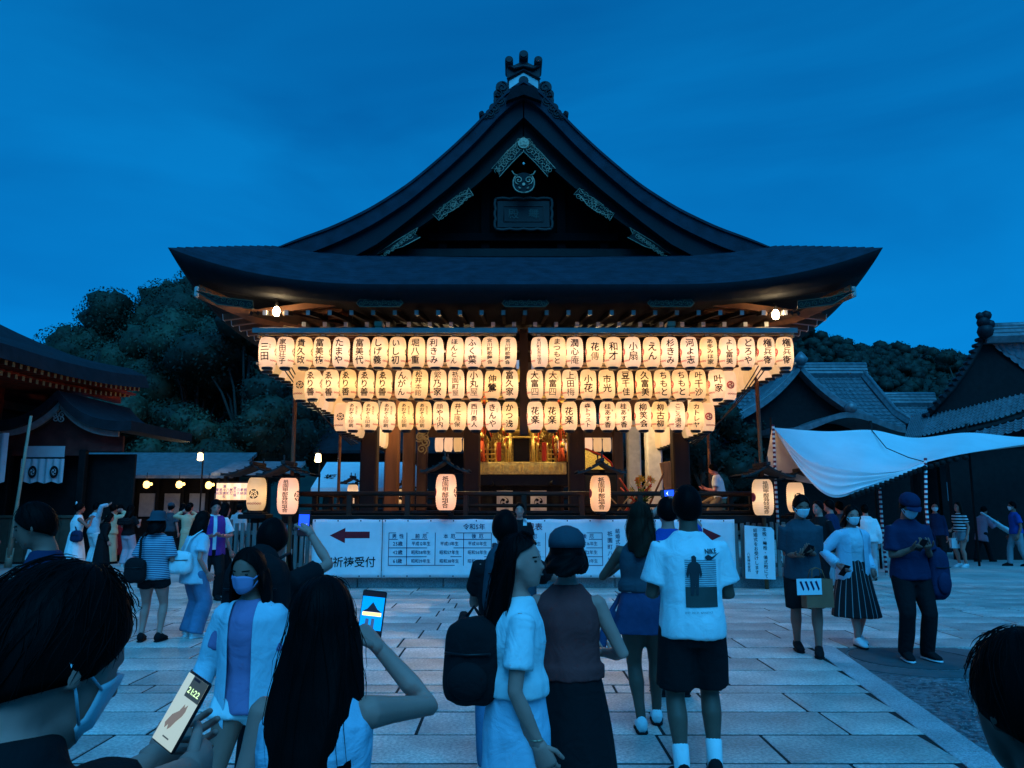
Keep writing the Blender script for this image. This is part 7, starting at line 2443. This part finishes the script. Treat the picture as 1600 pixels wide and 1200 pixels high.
P('p22', 'woman in a dark red dress standing behind the pink trousers', 190, 22.6, 1.62, 30, C['red'], C['red'], 'bob', female=True, bottom_kind='skirt', bhem=.12, sleeve=.5, group=FL, eyes=False)
P('p23', 'woman in black top and wide pink trousers seen from behind', 205, 20.9, 1.62, -10, C['black'], C['pink'], 'long', female=True, bottom_kind='wide', sleeve=.5, shoe='white', group=FL, hairlen=-.12, eyes=False, wr=(.0, .22, -.1), wl=(.0, .22, -.1))
P('p25', 'person in white cut by the left edge of the picture', 0, 19.0, 1.62, 0, C['white'], C['grey'], 'short', group=FL, x=-12.75, eyes=False)
P('p26', 'person in light grey shirt walking away near the crest lantern', 375, 24, 1.64, 0, C['ltgrey'], C['black'], 'short', sleeve=.9, eyes=False)
P('p27', 'dark clad person standing before the corridor lamps', 287, 25, 1.66, 10, C['black'], C['black'], 'bob', female=True, eyes=False, sleeve=.9)
P('p27b', 'person in dark red shirt taking a photo before the corridor', 297, 24, 1.68, -30, C['red'], C['black'], 'short', eyes=False, sleeve=.5, wr=(-.03, .25, .06), wl=(.03, .25, .06))
P('p27c', 'person with a pale blue cap behind the striped shirt', 268, 23, 1.66, 0, C['slate'], C['black'], 'short', eyes=False, hat=('cap', C['slate']))
P('p27d', 'person in cream yellow robe raising hands left of the purple vest', 288, 22, 1.62, 30, C['tan'], C['tan'], 'bun', female=True, bottom_kind='skirt', bhem=.05, eyes=False, x=-9.15, sleeve=.9, **UP)
# ---- far right group
FR = 'people under the canopy at the right'
P('p28a', 'person in black with face turned, behind the man in shorts', 1279, 13.6, 1.70, 120, C['black'], C['black'], 'short', sleeve=.9, group=FR)
P('p28b', 'man in dark jacket and white collar behind the masked couple', 1297, 15.6, 1.73, 60, C['navy'], C['grey'], 'short', sleeve=.95, group=FR)
P('p28c', 'dark haired person between the masked woman and the jacketed man', 1312, 17.5, 1.70, 20, C['slate'], C['black'], 'short', group=FR, eyes=False)
P('p29', 'person in a loose white shirt behind the masked woman', 1350, 17.2, 1.64, -20, C['white'], C['ltgrey'], 'short', sleeve=.9, loose=3, group=FR, eyes=False)
P('p30', 'masked person in dark jacket right of the man with the cap', 1458, 20.3, 1.68, 160, C['navy'], C['black'], 'bob', female=True, mask=M_mask, sleeve=.95, group=FR, shoe='bw')
P('p31', 'woman in black and white striped top and grey shorts with a white shopping bag', 1496, 20.6, 1.68, 110, C['bstripe'], C['grey'], 'long', female=True, bottom_kind='shorts', bhem=.45, sleeve=.4, group=FR, shoe='white', hairmat=HAIR_B, hairlen=-.08, hem=.56, wr=(.03, .12, -.36))
P('p32', 'person in pink checked tunic and black leggings leaning forward', 1527, 22.6, 1.60, -75, C['coral'], C['black'], 'short', female=True, sleeve=.95, hem=.36, lean=16, group=FR, wr=(0, .3, -.16), wl=(0, .3, -.12), feet=((.06, .22, 0), (-.06, -.2, 0)), loose=2, eyes=False)
P('p33', 'masked man in blue shirt walking left at the right edge', 1582, 21.0, 1.70, 80, C['blue'], C['grey'], 'short', mask=M_mask, group=FR, sleeve=.5, feet=((.06, .2, 0), (-.06, -.2, 0)), skin=SKIN2)
P('p34', 'person in dark clothes cut by the right edge', 0, 18.6, 1.70, 40, C['slate'], C['black'], 'short', group=FR, x=12.55, skin=SKIN2)
P('p35', 'attendant in white shirt crouching on the stage behind the right railing', 1126, 18.4, 1.70, 70, C['white'], C['khaki'], 'short', z0=FLZ + .012, drop=.52, lean=10, pitch=10, feet=((.12, .05, 0), (-.12, -.1, 0)), wr=(.03, .24, -.22), wl=(.0, .26, -.24), group='attendants on the stage')

# ---- clothing details
def on_top(key, V, F, name, m, zc, xc=0.0, off=.005, back=True):
    """flat print draped on a shirt"""
    o = PEOPLE[key + '_top']; me = o.data
    bvh = BVHTree.FromPolygons([v.co.copy() for v in me.vertices], [tuple(p.vertices) for p in me.polygons])
    V, F = subdiv_flat(V, F, .03)
    vs = []
    sg = 1 if back else -1
    for x, z in V:
        hit = bvh.ray_cast(Vector(((xc + x) * sg, -1.0 * sg, zc + z)), Vector((0, sg, 0)))
        vs.append((hit[0] + hit[1] * off) if hit[0] is not None else Vector(((xc + x) * sg, -.15 * sg, zc + z)))
    b = MB(); b.add(vs, F, True); return b.build(name, m, o, False)


def rect(x0, x1, z0, z1):
    return np.array([(x0, z0), (x1, z0), (x1, z1), (x0, z1)]), [(0, 1, 2, 3)]


M_pr1 = pm('print_grey', (.16, .18, .20), .8, var=.3, vscale=20); M_pr2 = pm('print_dark', (.03, .035, .04), .8); M_pr3 = pm('print_olive', (.055, .06, .055), .8)
ZC = 1.215
on_top('p8', *rect(-.075, .118, -.185, -.065), 'printed_ground', M_pr3, ZC, .02)
parts = [rect(-.075, .118, -.06 + i * .0125, -.0555 + i * .0125) for i in range(13)]
on_top('p8', *join2d(parts), 'printed_stripe', M_pr1, ZC, .02)
fig = [([(-.01, .175), (.01, .185), (.025, .17), (.022, .14), (.05, .12), (.062, .05), (.05, .02), (.04, .06), (.035, .0), (.03, -.10), (.012, -.10), (.008, -.02), (-.004, -.10), (-.024, -.10), (-.025, .0), (-.028, .06), (-.04, .02), (-.052, .05), (-.036, .12), (-.008, .14)], [tuple(range(20))])]
V, F = join2d(fig); on_top('p8', V * .82, F, 'printed_figure', M_pr2, ZC - .03, -.005, .008)
sw_ = [(-.035, .0), (-.022, -.018), (.0, -.016), (.055, .022), (.005, .0), (-.012, .0), (-.014, .012)]
on_top('p8', np.array(sw_) * 1.15, [tuple(range(7))], 'swoosh_mark', M_pr2, ZC + .112, .105, .007)
V, F = text2d('NIKE', .036, False, .03, .9); on_top('p8', V, F, 'lettering', M_pr2, ZC + .145, .108, .007)
V, F = text2d('JUST DO IT. ATHLETICS', .014, False, .0); on_top('p8', V, F, 'lettering', M_pr1, ZC - .215, .02, .007)
# open jacket of the walking woman, vest, tied jacket
def shell(key, name, m, prof, gap, arms=True, vox=.011, sleeve_to=1.0):
    """garment worn open at the front: a shirt skin with the front strip removed"""
    q = PEOPLE[key]; h = q['h']; T = q['T']
    b = MB()
    loft(b, [(T(0, 0, zf), Vector((rx * h, 0, 0)), Vector((0, ry * h, 0))) for zf, rx, ry in prof], 20)
    if arms:
        for i in range(2):
            sh, el, wt = q['sho'][i], q['elb'][i], q['wri'][i]
            limb(b, [sh, sh.lerp(el, .5), el, el.lerp(wt, .5), el.lerp(wt, sleeve_to)], [.044 * h, .040 * h, .036 * h, .034 * h, .036 * h], 12, hem=True)
    me = remesh(b, vox, 3, .006, 9)
    bm = bmesh.new(); bm.from_mesh(me)
    for s in (-1, 1):
        bmesh.ops.bisect_plane(bm, geom=bm.verts[:] + bm.edges[:] + bm.faces[:], plane_co=(s * gap(.7), 0, 0), plane_no=(1, 0, 0))
    bm.normal_update()
    kill = [f for f in bm.faces if f.calc_center_median().y > .02 and abs(f.calc_center_median().x) < gap(f.calc_center_median().z / h) and f.calc_center_median().z < .86 * h]
    bmesh.ops.delete(bm, geom=kill, context='FACES')
    bm.to_mesh(me); bm.free()
    me.materials.append(m)
    o = link(name, me, q['root'])
    md = o.modifiers.new('solid', 'SOLIDIFY'); md.thickness = .006; md.offset = 1
    return o


shell('p3', 'open_jacket', C['cyan'], [(.42, .124, .100), (.50, .118, .096), (.60, .110, .090), (.70, .108, .090), (.77, .104, .082), (.80, .092, .066), (.828, .06, .05)], lambda z: .062)
shell('p15', 'purple_vest', C['purple'], [(.44, .125, .098), (.55, .120, .094), (.66, .116, .092), (.74, .116, .090), (.79, .105, .075), (.825, .075, .055)], lambda z: .03, False, .014)
shell('p10', 'cardigan', C['skirtb'], [(.46, .125, .098), (.55, .118, .094), (.66, .110, .088), (.74, .108, .088), (.79, .104, .074), (.825, .075, .052)], lambda z: .075, True, .013, .85)
shell('p28b', 'jacket', C['navy'], [(.46, .125, .098), (.66, .118, .092), (.79, .112, .075), (.825, .075, .055)], lambda z: .02, False, .016)
q = PEOPLE['p7']; h = q['h']
b = MB()
loft(b, [(Vector((0, -.01 * (1 - f), (.615 - .19 * f) * h)), Vector(((.092 + .052 * f) * h, 0, 0)), Vector((0, (.074 + .030 * f) * h, 0))) for f in (0, .2, .4, .6, .8, 1.0)], 40, lambda f, th: 1 + .05 * f * math.sin(th * 7))
limb(b, [Vector((-.10 * h, .07 * h, .58 * h)), Vector((-.17 * h, .03 * h, .45 * h)), Vector((-.185 * h, 0, .36 * h))], [.02, .035, .03])
me = remesh(b, .011, 2, .008, 9); me.materials.append(C['ddenim']); link('tied_jacket', me, q['root'])
b = MB(); loft(b, [(Vector((0, 0, (.60 + .035 * f) * h)), Vector((.098 * h, 0, 0)), Vector((0, .08 * h, 0))) for f in (0, .3, .7, 1)], 24); me = remesh(b, .011, 2, .004, 12); me.materials.append(C['white']); link('pale_waistband', me, q['root'])
q = PEOPLE['p4']
b = MB(); ball(b, Vector((0, -.13, 1.22)), .15, .10, .22); me = remesh(b, .014, 3, .01, 9); me.materials.append(C['black']); link('hood', me, q['root'])
for key, zc in (('p36', 1.30),):
    for s in (-1, 1):
        on_top(key, *rect(-.03 + s * .09, .03 + s * .09, -.02, .10), 'white_shoulder', C['white'], zc, 0, .006, False)
q = PEOPLE['p19']
b = MB(); c_ = q['hc'] + Vector((-.02, -.08, .10)); ball(b, c_, .03, .02, .055); b.build('hair_clip', M_mask, q['root'], False)
q = PEOPLE['p5']
b = MB(); w = q['wri'][0]; hd = q['hdir'][0]
b.tube([w - hd * .03 + Vector((.024 * math.cos(a), .024 * math.sin(a), 0)) for a in np.linspace(0, 2 * PI, 13)], .004, 5); b.build('bracelet', M_gild, q['root'], False)

# ---- things carried
def wpos(key, x, y, z):
    return PEOPLE[key]['M'] @ Vector((x, y, z))


def whand(key, i, d=.05):
    q = PEOPLE[key]; return q['M'] @ (q['wri'][i] + q['hdir'][i] * d)


c_ = wpos('p5', .02, -.185, 1.02)
blob_bag('backpack', c_, .115, .09, .175, C['black'], 'bulky black backpack on the long haired woman in white', -8, None, 'backpack', 'backpacks')
q = PEOPLE['p5']; 
flat_bag('tissue', whand('p5', 0, .16), .10, .03, .11, C['white'], 'crumpled white tissue in the hand of the woman in white', 10, .0, taper=.6)
blob_bag('backpack', wpos('p4', .02, -.20, 1.16), .17, .11, .23, C['black'], 'black backpack of the person photographing beside the left banner', 0, None, 'backpack', 'backpacks')
blob_bag('backpack', wpos('p5b', .0, -.19, 1.18), .16, .10, .23, C['slate'], 'dark backpack behind the shoulders of the person in jeans', 0, None, 'backpack', 'backpacks')
blob_bag('backpack', wpos('p11', -.30, .0, .90), .12, .10, .28, C['navy'], 'navy backpack hanging beside the man with the cap', 15, [wpos('p11', -.22, .03, 1.42), wpos('p11', -.30, .0, 1.30), wpos('p11', -.30, 0, 1.12)], 'backpack', 'backpacks')
a0, a1 = wpos('p13', -.12, -.02, 1.30), wpos('p13', -.16, -.13, 1.02)
blob_bag('shoulder_bag', wpos('p13', -.14, -.21, .86), .13, .07, .15, C['black'], 'black shoulder bag on the back of the striped shirt', 0, [a0, wpos('p13', -.12, -.15, 1.22), wpos('p13', -.10, -.20, 1.0), wpos('p13', -.06, -.21, .95)])
blob_bag('shoulder_bag', wpos('p14', .05, -.22, .93), .15, .08, .14, C['white'], 'white shoulder bag on the long haired woman in jeans', 0, [wpos('p14', .10, .02, 1.32), wpos('p14', .10, -.14, 1.22), wpos('p14', .06, -.21, 1.0)])
blob_bag('shoulder_bag', wpos('p19', .19, -.02, .93), .15, .08, .13, C['navy'], 'dark shoulder bag at the hip of the woman in sleeveless white', -20, [wpos('p19', .02, .03, 1.40), wpos('p19', .12, -.06, 1.2), wpos('p19', .18, -.02, 1.02)], vox=.016)
blob_bag('waist_bag', wpos('p23', .02, -.2, 1.18), .20, .08, .10, C['black'], 'black bag with white stripe on the back above pink trousers', 0, None, vox=.016)
t = flat_bag('paper_bag', whand('p9', 1, .10) + Vector((.06, -.03, -.30)), .32, .11, .30, pm('kraft_paper', (.34, .11, .06), .8), 'brown paper bag with a white card held by the man in shorts', 10, .12)
b = MB(); b.box(-.27, .02, -.064, -.058, -.16, 0.01); o = b.build('card', M_mask, t, False)
for i in range(4):
    b = MB(); b.add([(-.24 + i * .06, -.066, -.02), (-.20 + i * .06, -.066, -.12), (-.185 + i * .06, -.066, -.10), (-.215 + i * .06, -.066, -.015)], [(0, 1, 2, 3)]); b.build('card_mark', M_navy, t, False)
flat_bag('shopping_bag', whand('p31', 0, .05) + Vector((.12, -.05, -.18)), .34, .10, .26, C['white'], 'white shopping bag held by the woman in the striped top', 5, .16)
t = thing('folded_cloth', wpos('p32', .05, .42, 1.10), 'large white rolled cloth carried by the person in the pink tunic', 'cloth')
b = MB(); limb(b, [Vector((-.35, -.08, .28)), Vector((-.05, -.1, .05)), Vector((.18, -.1, -.12)), Vector((.42, -.08, -.25))], [.06, .10, .13, .14], 10, .5); me = remesh(b, .016, 2, .01, 8); me.materials.append(C['white']); link('cloth', me, t)
for key, i, lab in (('p11', 0, 'black phone in the hands of the man with the cap'), ('p10', 0, 'black phone held low by the masked woman'), ('p9', 1, 'dark phone in the hand of the man in shorts')):
    pp = whand(key, i, .10)
    b = MB(); Mx = Matrix.Translation(pp) @ Matrix.Rotation(R(35), 4, 'X') @ Matrix.Rotation(R(20), 4, 'Y')
    b.box(-.038, .038, -.005, .005, -.078, .078, .003, Mx); b.cur = 1; b.box(-.034, .034, .0051, .0056, -.072, .072, 0, Mx)
    tag(b.build('smartphone', [M_black, glow('screen_black', (.003, .004, .008), 1)]), lab, 'phone', 'phones held by walkers')
b = MB(); pp = PEOPLE['p10']
b.tube([wpos('p10', .05, .05, 1.38), wpos('p10', .04, .13, 1.2), wpos('p10', .0, .15, 1.08), wpos('p10', -.04, .13, 1.2), wpos('p10', -.05, .05, 1.38)], .006, 5)
b.build('neck_strap', C['navy'], PEOPLE['p10']['root'], True) if False else None
bpy.data.scenes.remove(TMP)
